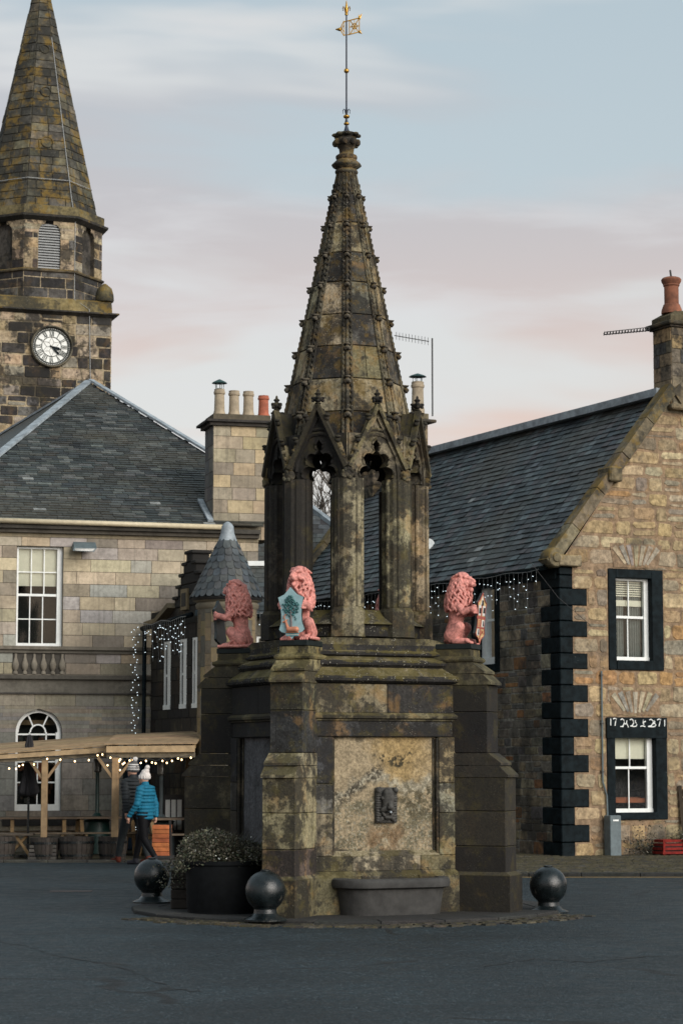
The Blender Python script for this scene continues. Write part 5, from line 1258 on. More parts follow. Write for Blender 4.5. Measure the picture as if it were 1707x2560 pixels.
# front wall to the right of the turret, and slated mansard above
fa_, fb_ = at(600,1600,43.9), at(735,1600,43.9); ze2 = zf(1540,43.9)
q = MB(Ti); w3 = [(at(640,1600,43.9).x, at(672,1600,43.9).x, zf(1720,43.9), zf(1590,43.9))]
block_wall(q, holes(fa_.x, fb_.x, w3), 0, ze2, (.25,.3), (.3,.6), [(.17,.14,.10),(.13,.12,.10),(.20,.16,.10)], lambda x, z, o: (x,43.9-o,z), crit=(w3[0][2],w3[0][3]), joint=.01, proud=.008, mortar=(.1,.09,.07), r=ri)
q.box(fb_.x-.05, fb_.x, 43.95, 47, 0, ze2, (.12,.1,.08)); q.build('front_wall', M['ash'], inn)
w_ = w3[0]; sash(inn, w_[0], w_[1], w_[2], w_[3], 1, 1, 1, yd=.06, fr=.05, tfm=Ti @ T(0,43.9,0), name='window')
q = MB(Ti); xa_, xb_ = at(505,1500,44).x, at(735,1500,44).x; zt2 = zf(1414,45.3)
rise = Vector((0,45.3-43.85,zt2-ze2)); 
slates(q, (xa_,43.85,ze2+.02), (1,0,0), rise, [(0,0),(xb_-xa_,0),(xb_-xa_,rise.length),(0,rise.length)], .17, .24, SL, r=ri)
q.box(xa_, xb_, 45.3, 47.2, zt2-.3, zt2, (.05,.05,.05)); q.build('mansard_roof', M['slate'], inn, fix=False)
q = MB(Ti); q.box(xa_, xb_, 45.22, 45.32, zt2-.01, zt2+.085); q.build('white_fascia', M['white'], inn)
q = MB(Ti); q.tube([(xa_,43.72,ze2),(xb_,43.72,ze2)], .05, 8); q.build('front_gutter', M['black'], inn)
# slated house seen between and beside the columns
fh = thing('slated_house', 'house roof of grey slate with a stone skew seen between the fountain columns', 'house', (0,0,0))
q = MB(); Y_ = 58.0
def W3(u, v, Y): return at(u, v, Y)
O_ = W3(600, 1480, Y_); us3 = Vector((0,.75,.66)).normalized(); ex3 = Vector((1,0,0))
f3 = lambda u, v: on_slope(u, v, O_, ex3, us3)
P3 = [f3(585,1480), f3(860,1480), f3(860,1330), f3(822,1300), f3(783,1272), f3(720,1225), f3(655,1330), f3(612,1386)]
slates(q, O_, ex3, us3, P3, .2, .28, [(.07,.075,.078),(.055,.06,.063),(.09,.095,.095),(.05,.045,.042)], r=ri)
q.build('roof', M['slate'], fh, fix=False)
q = MB(); tp = lambda p: O_+ex3*p[0]+us3*p[1]
q.bar(tp(P3[7])-Vector((.5,0,.5)), tp(P3[5]), .34, .2, (.16,.135,.09)); q.build('skew', M['ash'], fh)
q = MB(); q.bar(tp(P3[5]), tp(P3[2]), .22, .1); q.build('lead_ridge', M['lead'], fh)
q = MB(); q.box(W3(600,1480,Y_).x, W3(860,1480,Y_).x, Y_+.1, Y_+.4, 0, O_.z, (.2,.17,.12)); q.box(W3(600,1480,Y_).x, W3(860,1480,Y_).x, Y_+5, Y_+5.3, 0, O_.z+2, (.2,.17,.12)); q.build('wall', M['ash'], fh)
# bare tree beyond
def bare_tree(x, y, h, seed, label):
    r = random.Random(seed); t = thing('bare_tree', label, 'tree', (x,y,0)); q = MB()
    tr = MB(); tr.tube([(0,0,0),(.05,0,h*.2),(0,.05,h*.42)], [h*.022,h*.017,h*.013], 8); tr.build('trunk', M['bark'], t, smooth=True)
    def grow(p, d, L, rad, n):
        if n == 0 or L < .15: return
        e = p+d*L; m = p+d*L*.5+Vector((r.uniform(-1,1),r.uniform(-1,1),r.uniform(-1,1)))*L*.08
        q.tube([p,m,e], [rad,rad*.8,rad*.6], 4 if rad > .03 else 3, caps=False)
        for k in range(3 if n > 2 else 4):
            nd = (d+Vector((r.uniform(-1,1),r.uniform(-1,1),r.uniform(-.25,.8)))*.75).normalized()
            grow(p+d*L*r.uniform(.45,1), nd, L*r.uniform(.6,.8), rad*.6, n-1)
    for k in range(5): grow(Vector((0,0,h*(.25+.04*k))), Vector((cos(k*1.3),sin(k*1.3),1.1)).normalized(), h*.22, h*.010, 6)
    q.build('crown', M['bark'], t)
pT = at(800, 1300, 78); bare_tree(pT.x, 78, 15.5, 4, 'leafless tree against the sky, seen through the arch of the fountain')
# ================================================================ RIGHT HOUSE
GP = R(26); GO = Vector((4.27,44.5,0)); house = thing('corner_house', 'two storey rubble stone house with black painted quoins and slate roof on the right', 'house', GO, GP)
gh = lambda u, v: on_plane(u, v, GO, GP); sh_ = lambda u, v: on_plane(u, v, GO, GP+pi/2)   # side wall: x -> +y local
rg_ = random.Random(61)
GW = 5.42; ez = 5.72; rz_ = 9.30; LEN = 12.7
RUB = [tuple(k_*c for k_, c in zip((1.06,.98,.84), q)) for q in [(.30,.24,.155),(.26,.215,.15),(.22,.205,.18),(.33,.27,.175),(.19,.17,.14),(.30,.20,.11),(.28,.245,.19),(.37,.32,.23),(.25,.18,.12),(.30,.27,.22),(.27,.225,.15)]]
RMT = (.235,.165,.105)
def gw(v, u=1590): return gh(u, v)[1]
uw = (gh(1539,1550)[0], gh(1628,1550)[0], gw(1652), gw(1446)); lw_ = (gh(1537,1930)[0], gh(1638,1930)[0], gw(2032), gw(1822))
uf = (gh(1520,1550)[0], gh(1656,1550)[0], gw(1676), gw(1424)); lf = (gh(1517,1930)[0], gh(1666,1930)[0], gw(2050), gw(1795))
# quoin courses measured on the corner
qv = [1416,1436,1469,1512,1551,1591,1632,1672,1712,1755,1797,1843,1888,1932,1974,2020,2064,2108,2146]
qz = [zf(v, 44.4, 1400) for v in qv]
ql, qs = gh(1470,1800)[0], gh(1434,1800)[0]; sl, ss = sh_(1355,1800)[0], sh_(1378,1800)[0]
def x_left(z):
    if z > ez: return (z-ez)/(rz_-ez)*GW/2
    for i in range(len(qz)-1):
        if qz[i+1] < z <= qz[i]: return qs if i in (0,) or i % 2 == 1 else ql
    return qs
def x_right(z): return GW-(0 if z <= ez else (z-ez)/(rz_-ez)*GW/2)
def gfree(z): return holes(x_left, x_right, [(uf[0],uf[1],uf[2],uf[3]),(lf[0],lf[1],lf[2],lf[3])])(z)
crit = sorted([q for q in qz if q < ez]+[uf[2],uf[3],lf[2],lf[3],ez])
mb = MB(); tfg = lambda x, z, o: (x,-o,z)
block_wall(mb, gfree, 0, rz_-.02, (.23,.33), (.28,.68), RUB, tfg, crit=crit, joint=.046, proud=.011, mortar=RMT, rough=.018, cham=.05, r=rg_, half=.22)
# relieving fans of long stones above each window
for (xc_, z0_) in (((uf[0]+uf[1])/2+.02, uf[3]+.06), ((lf[0]+lf[1])/2-.03, lf[3]+.09)):
    for i in range(-3, 4):
        a = R(i*13); d = Vector((sin(a),0,cos(a))); p = Vector((xc_+i*.085,-.028,z0_+abs(i)*.015)); e = p+d*.42; n_ = Vector((d.z,0,-d.x)); w0, w1 = .028, .055
        P = [p-n_*w0, p+n_*w0, e+n_*w1, e-n_*w1]
        mb.add([tuple(q) for q in P]+[tuple(q+Vector((0,.03,0))) for q in P], [(0,1,2,3),(0,1,5,4),(1,2,6,5),(2,3,7,6),(3,0,4,7)], jit(rg_.choice([(.34,.30,.23),(.28,.25,.20),(.36,.30,.20),(.24,.22,.19)]), .15, rg_))
        mb.add([(xc_-.52,-.018,z0_-.03),(xc_+.52,-.018,z0_-.03),(xc_+.62,-.018,z0_+.45),(xc_-.62,-.018,z0_+.45)], [(0,1,2,3)], RMT) if i == -3 else None
gwall = mb.build('gable_wall', M['rub'], house)
# side wall
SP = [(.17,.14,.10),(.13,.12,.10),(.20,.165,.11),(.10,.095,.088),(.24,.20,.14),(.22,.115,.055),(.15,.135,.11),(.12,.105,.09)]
sw = (sh_(1238,1560)[0], sh_(1197,1560)[0], sh_(1215,1662)[1], sh_(1215,1458)[1]); sf = (sh_(1249,1560)[0], sh_(1181,1560)[0], sh_(1215,1682)[1], sh_(1215,1440)[1])
def y_left(z):
    for i in range(len(qz)-1):
        if qz[i+1] < z <= qz[i]: return sl if i % 2 == 1 else ss
    return ss
mb = MB(); tfs = lambda x, z, o: (-o,x,z)
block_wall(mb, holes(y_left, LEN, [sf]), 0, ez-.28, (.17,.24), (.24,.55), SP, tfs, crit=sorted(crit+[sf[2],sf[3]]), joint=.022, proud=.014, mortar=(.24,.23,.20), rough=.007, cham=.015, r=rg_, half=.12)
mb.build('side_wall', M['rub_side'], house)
mb = MB(); mb.box(.75, GW-.03, .75, LEN, .0, ez-.05, (.015,.015,.015)); mb.loft([[(0.05,LEN,ez-.06),(GW-.05,LEN,ez-.06),(GW/2,LEN,rz_-.15)],[(0.05,LEN-.3,ez-.06),(GW-.05,LEN-.3,ez-.06),(GW/2,LEN-.3,rz_-.15)]], col=(.2,.16,.1)); mb.box(GW-.05, GW, .03, LEN, 0, ez, (.2,.16,.11)); mb.build('rear_wall', M['rub'], house)  # inner box coloured near-black so the rooms behind the windows look unlit
# painted quoins
for i in range(len(qz)-1):
    z1_, z0_ = qz[i], max(0, qz[i+1]); gx_ = qs if (i == 0 or i % 2 == 1) else ql; sy_ = sl if i % 2 == 1 else ss
    q = MB(); o = .020+rg_.uniform(-.005,.005)
    q.cbox(-o, gx_-.01, -o, .12, z0_+.008, z1_-.008, .014); q.cbox(-o-.001, .12, -o+.002, sy_-.01, z0_+.009, z1_-.009, .014)
    q.build('quoin', M['black'], house)
q = MB(); q.box(-.04, .0, .1, LEN, ez-.30, ez-.05); q.box(-.22, .0, -.02, LEN, ez-.075, ez-.05); q.build('eaves_board', M['black'], house)
q = MB(); q.tube([(-.26,.1,ez-.08),(-.26,LEN,ez-.08)], .055, 8); q.build('gutter', M['black'], house, smooth=True)
# windows with black margins
def margins(x0, x1, z0, z1, X0, X1, Z0, Z1, tf, name='window_surround'):
    q = MB(tf)
    q.cbox(X0, x0, -.028, .25, Z0, Z1, .008); q.cbox(x1, X1, -.035, .25, Z0, Z1, .008); q.cbox(x0-.002, x1+.002, -.034, .25, z1, Z1, .008); q.cbox(x0-.002, x1+.002, -.045, .25, Z0, z0, .008)
    return q.build(name, M['black'], house)
I4 = Matrix.Identity(4); Sd = T(0,0,0) @ RZ(pi/2) @ Matrix.Scale(-1, 4, (0,1,0))
margins(*uw, *uf, I4); margins(*lw_, *lf, I4)
lt = MB(); lt.cbox(lf[0]-.02, lf[1]+.0, -.05, -.02, gw(1795), gw(1845), .006); lint = lt.build('lintel', M['black'], house)
Sx = Matrix(((0,1,0,0),(1,0,0,0),(0,0,1,0),(0,0,0,1)))
margins(*sw, *sf, Sx)
sash(house, uw[0], uw[1], uw[2], uw[3], 2, 1, 1, yd=.14, fr=.05, frR=.10, blind=0, curt=True, meet=gw(1543))
vb = MB(); 
for i in range(7): z = uw[3]-.07-i*.045; vb.box(uw[0]+.06, uw[1]-.1, .215, .225, z-.012, z+.012)
vb.box(uw[0]+.06, uw[1]-.1, .21, .22, gw(1515), gw(1500)); vb.build('venetian_blind', M['blind'], house)
sash(house, lw_[0], lw_[1], lw_[2], lw_[3], 2, 1, 1, yd=.14, fr=.05, frR=.12, blind=gw(1898), meet=gw(1920))
sb = MB(); sb.box(lw_[0]+.03, lw_[1]-.1, .22, .4, gw(2008), gw(1997), (.30,.085,.03)); sb.box(lw_[0]+.03, lw_[1]-.1, .38, .5, gw(2008), gw(1997)+.02, (.22,.06,.02)); sb.build('inner_sill', M['paper'], house)
sash(house, sw[0], sw[1], sw[2], sw[3], 1, 1, 1, yd=.10, fr=.10, frR=.22, curt=True, tfm=Sx, meet=sh_(1220,1550)[1])
# carved date and initials
def glyph(pts): return [on_plane(1500+x*180/1568, 1780+y*60/523, GO, GP) for x, y in pts]
G = [[(195,150),(195,300)],[(245,158),(285,145),(320,155),(300,225),(287,310)],
     [(410,178),(445,155),(485,190),(492,235),(475,280),(452,325)],[(400,322),(470,326)],[(545,190),(540,240),(525,265),(495,270)],[(545,262),(562,300),(580,338)],
     [(610,178),(650,162),(688,200),(692,250),(665,300),(622,318)],[(640,312),(700,325),(745,318),(768,280),(750,245)],[(730,185),(732,235),(750,245)],
     [(905,175),(898,225),(912,285),(905,318)],[(838,322),(880,310),(945,326)],[(955,208),(912,232)],
     [(1035,182),(1075,165),(1118,205),(1112,255),(1078,305),(1005,325)],[(1020,325),(1100,330),(1155,322),(1178,285),(1160,255),(1118,262)],[(1112,255),(1160,215),(1145,188)],
     [(1205,182),(1240,162),(1285,165),(1262,240),(1245,320)],[(1368,175),(1368,320)]]
q = MB()
for g_ in G: P = glyph(g_); q.tube([(x,-.053,z) for x, z in P], .0125, 6)
q.build('painted_lettering', M['white'], lint)
# roof
el = Vector((-.30,-.0,ez-.045)); us_ = Vector((GW/2+.30,0,rz_-ez+.045)); sl_ = us_.length; us_.normalize()
q = MB(); slates(q, el, (0,-1,0), us_, [(-LEN,0),(-.12,0),(-.12,sl_),(-LEN,sl_)], .155, .26, [(.030,.042,.046),(.045,.060,.064),(.075,.092,.096),(.024,.030,.032),(.055,.050,.052),(.016,.020,.022)], r=random.Random(9), thick=.026)
q.add([(GW/2,.1,rz_),(GW+.3,.1,ez-.04),(GW+.3,LEN,ez-.04),(GW/2,LEN,rz_)], [(0,1,2,3)], (.04,.05,.055))
hroof = q.build('roof', M['slate'], house, fix=False)
q = MB(); q.bar((GW/2-.08,.2,rz_+.03), (GW/2-.08,LEN,rz_+.03), .34, .16); q.build('lead_ridge', M['lead'], hroof)
# skews
def skew(y0, y1, parent):
    q = MB(); n = 5; A_ = Vector((-.26,0,ez-.02)); B_ = Vector((GW/2,0,rz_+.1))
    for sgn in (0, 1):
        a = A_ if not sgn else Vector((GW+.26,0,ez-.02))
        for i in range(n):
            p, r_ = a.lerp(B_, i/n), a.lerp(B_, (i+1)/n-.004); d = (r_-p).normalized(); nn = Vector((-d.z,0,d.x))*(1 if not sgn else -1)
            jo = rg_.uniform(-.01,.012)
            q.loft([[tuple(s_-nn*.10+Vector((0,y0+jo,0))), tuple(s_+nn*.13+Vector((0,y0+jo,0))), tuple(s_+nn*.13+Vector((0,y1,0))), tuple(s_-nn*.10+Vector((0,y1,0)))] for s_ in (p, r_)], col=jit((.17,.14,.09), .2, rg_))
    return q.build('skew', M['tspire'], parent)
skew(-.12, .22, house); skew(LEN-.3, LEN+.02, house)
q = MB(); q.cbox(-.10, .42, -.16, .2, ez-.06, ez+.16, .02, (.27,.22,.14)); q.M = T(-.15,-.0,ez+.10) @ Matrix.Rotation(R(90), 4, 'X'); q.lathe([(.17,-.2),(.2,-.16),(.2,.1),(.17,.14),(.10,.14),(.08,.17),(.02,.17)], 18, col=(.15,.125,.075)); q.build('skewputt', M['tspire'], house, angle=40)
q = MB(); xk, zk_ = gh(1565,1150)[0], gh(1565,1150)[1]; t_ = .47; q.cbox(GW/2*t_-.20, GW/2*t_+.10, -.2, .3, ez+(rz_-ez)*t_-.02, ez+(rz_-ez)*t_+.28, .03, (.16,.13,.08)); q.build('skew_block', M['tspire'], house)
# gable chimney
cz0_, cz1_ = rz_-.25, zf(822, 45.9, 1640)
c0_, c1_ = gh(1676,950)[0], gh(1676,950)[0]+1.15; q = MB()
CHP = [(.22,.17,.11),(.17,.14,.10),(.07,.068,.065),(.28,.20,.11),(.14,.12,.09)]
block_wall(q, lambda z: [(c0_,c1_)], cz0_, cz1_, (.24,.3), (.3,.6), CHP, lambda x, z, o: (x,-.05-o,z), joint=.015, proud=.012, mortar=(.12,.10,.07), r=rg_)
block_wall(q, lambda z: [(0,.65)], cz0_, cz1_, (.24,.3), (.3,.6), CHP, lambda x, z, o: (c0_-o,.6-x,z), joint=.015, proud=.012, mortar=(.12,.10,.07), r=rg_)
q.box(c0_+.01, c1_, -.04, .59, cz0_, cz1_+.1, (.12,.1,.08)); q.cbox(c0_-.13, c1_+.13, -.18, .73, cz1_+.04, cz1_+.12, .02, (.055,.048,.035)); q.cbox(c0_-.06, c1_+.06, -.11, .66, cz1_, cz1_+.04, .005, (.06,.05,.04))
q.loft([[(c0_-.02,-.07,cz1_+.12),(c1_+.02,-.07,cz1_+.12),(c1_+.02,.62,cz1_+.12),(c0_-.02,.62,cz1_+.12)],[(c0_-.02,-.07,cz1_+.24),(c1_+.02,-.07,cz1_+.24),(c1_+.02,.62,cz1_+.24),(c0_-.02,.62,cz1_+.24)],[(c0_+.2,.08,cz1_+.38),(c1_-.2,.08,cz1_+.38),(c1_-.2,.47,cz1_+.38),(c0_+.2,.47,cz1_+.38)]], cols=[(.09,.075,.045)]*3)
q.cbox(c0_-.10, c1_+.1, -.2, .25, cz0_-.12, cz0_+.0, .03, (.18,.15,.10))
hch = q.build('chimney', M['tower'], house)
def tallpot(parent, x, y, z, h, r, mat):
    p = MB(); p.lathe([(r*1.45,0),(r*1.4,h*.1),(r*1.2,h*.2),(r*1.15,h*.24),(r,h*.26),(r,h*.74),(r*1.15,h*.77),(r*1.12,h*.80),(r*1.35,h*.88),(r*1.4,h*.93),(r*1.2,h*.98),(r*.9,h)], 16); o = p.build('chimney_pot', mat, parent, angle=35); o.location = (x,y,z); return o
hp = zf(690,45.9,1690)-(cz1_+.34); xp = gh(1697,740)[0]
tallpot(hch, xp, .27, cz1_+.34, hp, .15, M['terra2'])
pc = MB(); pc.cap((xp,.27,cz1_+.34+hp), .02, (xp-.02,.27,cz1_+.34+hp+.14), .02, 6); pc.build('vent_stub', M['wire'], hch)
# far gable chimney with one pot
fx0, fx1 = GW/2-.78, GW/2+.78; fz = zf(1030, 56.5)
q = MB(); block_wall(q, lambda z: [(fx0,fx1)], rz_-1.2, fz-.22, (.26,.32), (.35,.6), CHP, lambda x, z, o: (x,LEN-.75-o,z), joint=.015, proud=.012, mortar=(.12,.10,.07), r=rg_)
block_wall(q, lambda z: [(0,.7)], rz_-1.2, fz-.22, (.26,.32), (.35,.6), CHP, lambda x, z, o: (fx0-o,LEN-.1-x,z), joint=.015, proud=.012, mortar=(.12,.10,.07), r=rg_)
q.box(fx0+.01, fx1, LEN-.74, LEN-.06, rz_-1.2, fz-.2, (.12,.1,.08)); q.cbox(fx0-.17, fx1+.17, LEN-.92, LEN+.1, fz-.24, fz-.16, .02, (.05,.045,.038)); q.cbox(fx0-.02, fx1+.02, LEN-.77, LEN-.04, fz-.16, fz, .01, (.13,.11,.07)); fch = q.build('chimney', M['tower'], house)
HI = (T(GO.x,GO.y,0) @ RZ(GP)).inverted()
pl = HI @ at(1044, 1028, 56.6); pot(fch, pl.x, pl.y, fz-.02, .80, .155, M['pot'], True)
# aerials
def aerial(name, label, base, pts, boom, n, sz, fh_):
    t = thing(name, label, 'aerial', base); q = MB()
    q.tube(pts, .022, 6); q.build('mast', M['wire'], t); q = MB(); a, b = Vector(boom[0]), Vector(boom[1]); q.tube([a,b], .012, 5); q.build('boom', M['wire'], t)
    q = MB()
    for i in range(n): p = a.lerp(b, (i+.3)/n); q.tube([p-Vector(sz), p+Vector(sz)], .006, 4)
    q.build('dipole_elements', M['wire'], t); return t
b0 = at(1081, 1030, 56.3); m1 = at(1081, 850, 56.3)
aerial('television_aerial', 'thin rooftop aerial on a mast beside the capped chimney pot', b0, [(0,0,-.1),(0,0,m1.z-b0.z+.05)], [(at(1072,853,56.3)-b0), (at(985,838,56.3)-b0)], 11, (.0,.0,.10), 1)
q = MB(T(b0.x,b0.y,b0.z))
c1 = at(1510, 836, 46.0); c2 = at(1622, 826, 46.0)
t = thing('television_aerial', 'long horizontal aerial pointing left from the right hand chimney', 'aerial', c2)
q = MB(); d_ = c1-c2; q.tube([(0,0,0), tuple(d_)], .012, 5); q.tube([(0,0,.07), tuple(d_+Vector((0,0,.05)))], .009, 5); q.build('boom', M['wire'], t); q = MB()
for i in range(16): p = d_*(i/15.); q.box(p.x-.004, p.x+.004, -.10, .10, p.z-.004, p.z+.05)
q.build('dipole_elements', M['wire'], t)
sdp = HI @ at(1072, 1358, 49.5)
# satellite dish and rainwater pipe
pd = at(1071, 1362, 50.2); dsh = thing('satellite_dish', 'small white satellite dish on the slate roof behind the columns', 'dish', pd)
q = MB(Matrix.Rotation(R(70), 4, 'X') @ RZ(0)); q.lathe([(.02,.0),(.08,.01),(.125,.04),(.13,.05),(.12,.05),(.02,.015)], 20); q.build('reflector', M['white'], dsh, smooth=True)
q = MB(); q.tube([(0,0,-.05),(.0,-.12,-.16),(.0,-.2,-.1)], .014, 6); q.tube([(0,.05,0),(0,.2,-.22)], .02, 6); q.build('arm', M['white'], dsh)
dp = thing('rainwater_pipe', 'thin dark pipe running down the rubble gable beside the lettered window', 'pipe', GO, GP)
q = MB(); xa_ = gh(1500,1700)[0]; q.tube([(xa_,-.05,gw(1680)),(xa_,-.05,gw(1955)),(xa_+.09,-.05,gw(1990)),(xa_+.1,-.05,gw(2045))], .018, 6); q.build('pipe', M['grey_metal'], dp)
q = MB(); 
for v in (1690,1810,1930): q.box(xa_-.03, xa_+.03, -.07, -.02, gw(v)-.012, gw(v)+.012)
q.build('clips', M['wire'], dp)
# meter box, red crate, bench, plants against the gable
bx0, bx1 = gh(1505,2100)[0], gh(1530,2100)[0]
mbx = thing('meter_box', 'tall grey metal box standing against the gable left of the lettered window', 'cabinet', GO, GP)
q = MB(); q.cbox(bx0, bx1+.02, -.30, -.07, .03, gw(2038), .01); q.build('cabinet', M['grey_metal'], mbx)
q = MB(); q.box(bx0+.06, bx1-.04, -.306, -.299, gw(2052), gw(2048)); q.build('notice', M['white'], mbx)
cr = thing('red_crate', 'low red slatted crate on the pavement under the lettered window', 'crate', GO, GP)
kx0, kx1 = gh(1612,2110)[0], gh(1672,2110)[0]; q = MB()
for i in range(4): z = .06+i*.075; w_ = .02*i; q.box(kx0+w_, kx1-w_, -.62+w_, -.60+w_, z, z+.05); q.box(kx0+w_, kx0+.02+w_, -.6, -.25, z, z+.05); q.box(kx1-.02-w_, kx1-w_, -.6, -.25, z, z+.05); q.box(kx0+w_, kx1-w_, -.25, -.23, z, z+.05)
for x in (kx0+.03, kx1-.08): q.box(x, x+.05, -.595, -.575, .03, .34)
q.build('slats', plain('red_paint', (.17,.014,.010), .75, var=.45, spec=.2), cr)
q = MB(); q.box(kx0+.04, kx1-.04, -.57, -.27, .05, .26); q.build('soil', M['dark'], cr)
# ================================================================ BOLLARDS
def bollard(u, v, z, label, first=[None], Y=None):
    p = on_ground(u, v, z)
    if Y: p = at(u, v, Y)
    if first[0] is None:
        t = thing('ball_bollard', label, 'bollard', (p.x,p.y,z), 0, 'black iron ball bollards round the fountain'); q = MB()
        q.lathe([(.245,0),(.245,.018),(.235,.026),(.17,.05),(.135,.085),(.128,.13),(.15,.165)], 32); q.build('foot', M['iron'], t, angle=35)
        q = MB(); prof = [(.231*sin(R(a)), .335-.231*cos(R(a))) for a in range(40, 176, 8)]; q.lathe([(.12,.15)]+prof+[(.055,.562),(.055,.574),(.04,.578)], 40); q.build('ball', M['iron'], t, angle=35); first[0] = t
    else:
        t = copy_tree(first[0]); t.location = (p.x,p.y,z); t.rotation_euler = (0,0,rnd.uniform(0,6)); t['label'] = label
    return t
bollard(663, 2291, .042, 'black iron ball bollard in front of the pale buttress and round planter', Y=26.42)
bollard(379, 2258, .04, 'black iron ball bollard standing alone left of the flower planter')
bollard(1371, 2283, .0, 'black iron ball bollard on the right of the fountain')
# ================================================================ PLANTERS BY THE FOUNTAIN
pc_ = Vector((FX-1.49, FY-.97, .036)); pl_ = thing('round_planter', 'large black round planter full of small leaved plants beside the fountain', 'planter', pc_)
q = MB(); q.lathe([(.44,0),(.44,.03),(.455,.06),(.47,.56),(.485,.58),(.485,.62),(.46,.625),(.44,.60),(.44,.5)], 40); q.build('tub', plain('planter_black', (.006,.007,.008), .75, var=.3, spec=.15), pl_, angle=35)
def foliage(parent, n, fn, pal, sz, seed, name='leaves'):
    r = random.Random(seed); q = MB()
    for i in range(n):
        p, o = fn(r); d = Vector((r.uniform(-1,1),r.uniform(-1,1),r.uniform(-.5,1))).normalized(); s_ = d.cross(Vector((r.uniform(-1,1),r.uniform(-1,1),r.uniform(-1,1)))).normalized(); L = sz*r.choice((.4,.6,.8,1.0,1.2))*r.uniform(.8,1.2)
        q.add([p, p+d*L*.5+s_*L*.28, p+d*L, p+d*L*.5-s_*L*.28], [(0,1,2,3)], jit(r.choice(pal), .35, r))
    return q.build(name, M['leaf'], parent, fix=False)
def stems(parent, n, fn, seed):
    r = random.Random(seed); q = MB()
    for i in range(n): a, b = fn(r); q.tube([a, a.lerp(b,.5)+Vector((0,0,.03)), b], .003, 3, (.05,.045,.03), caps=False)
    return q.build('stems', M['leaf'], parent)
GRN = [(.045,.05,.025),(.08,.08,.045),(.15,.145,.095),(.06,.05,.035),(.13,.115,.08),(.04,.055,.03),(.17,.155,.12)]
def fbush(r):
    while True:
        x, y, z = r.uniform(-.62,.50), r.uniform(-.45,.45), r.uniform(-.12,.42)
        c1 = ((x+.15)/.42)**2+(y/.42)**2+((z-.12)/.28)**2; c2 = ((x-.28)/.30)**2+(y/.36)**2+((z-.06)/.20)**2; c3 = ((x+.44)/.19)**2+(y/.3)**2+((z+.12)/.30)**2
        c4 = ((x)/.52)**2+(y/.5)**2+((z)/.10)**2
        if min(c1,c2,c3,c4) < 1 and (min(c1,c2,c3,c4) > .25 or r.random() < .3): return Vector((x,y,z+.60)), 0
foliage(pl_, 10500, fbush, GRN, .036, 3)
def fst(r):
    a = r.uniform(0, 6.28); o = Vector((cos(a)*r.uniform(0,.3)-.05, sin(a)*r.uniform(0,.3), .6)); return o, o+Vector((cos(a)*r.uniform(.1,.28), sin(a)*.2, r.uniform(.15,.38)))
stems(pl_, 220, fst, 4)
foliage(pl_, 170, lambda r: (fbush(r)[0]+Vector((r.uniform(-.04,.04),-.03,.04)), 0), [(.42,.44,.42),(.5,.5,.46)], .026, 5, 'white_flowers')
p2 = Vector((FX-2.06, FY-.25, .036)); pl2 = thing('square_planter', 'small dark brown planter half hidden by trailing plants left of the round planter', 'planter', p2)
q = MB()
for i in range(4): q.cbox(-.12, .12, -.14, .14, .0+i*.12, .115+i*.12, .008, (.028,.022,.017))
q.build('box', M['wood_dark'], pl2)
foliage(pl2, 900, lambda r: (Vector((r.gauss(-.03,.11), r.gauss(-.08,.1), r.uniform(.25,.6))), 0), GRN, .034, 6)
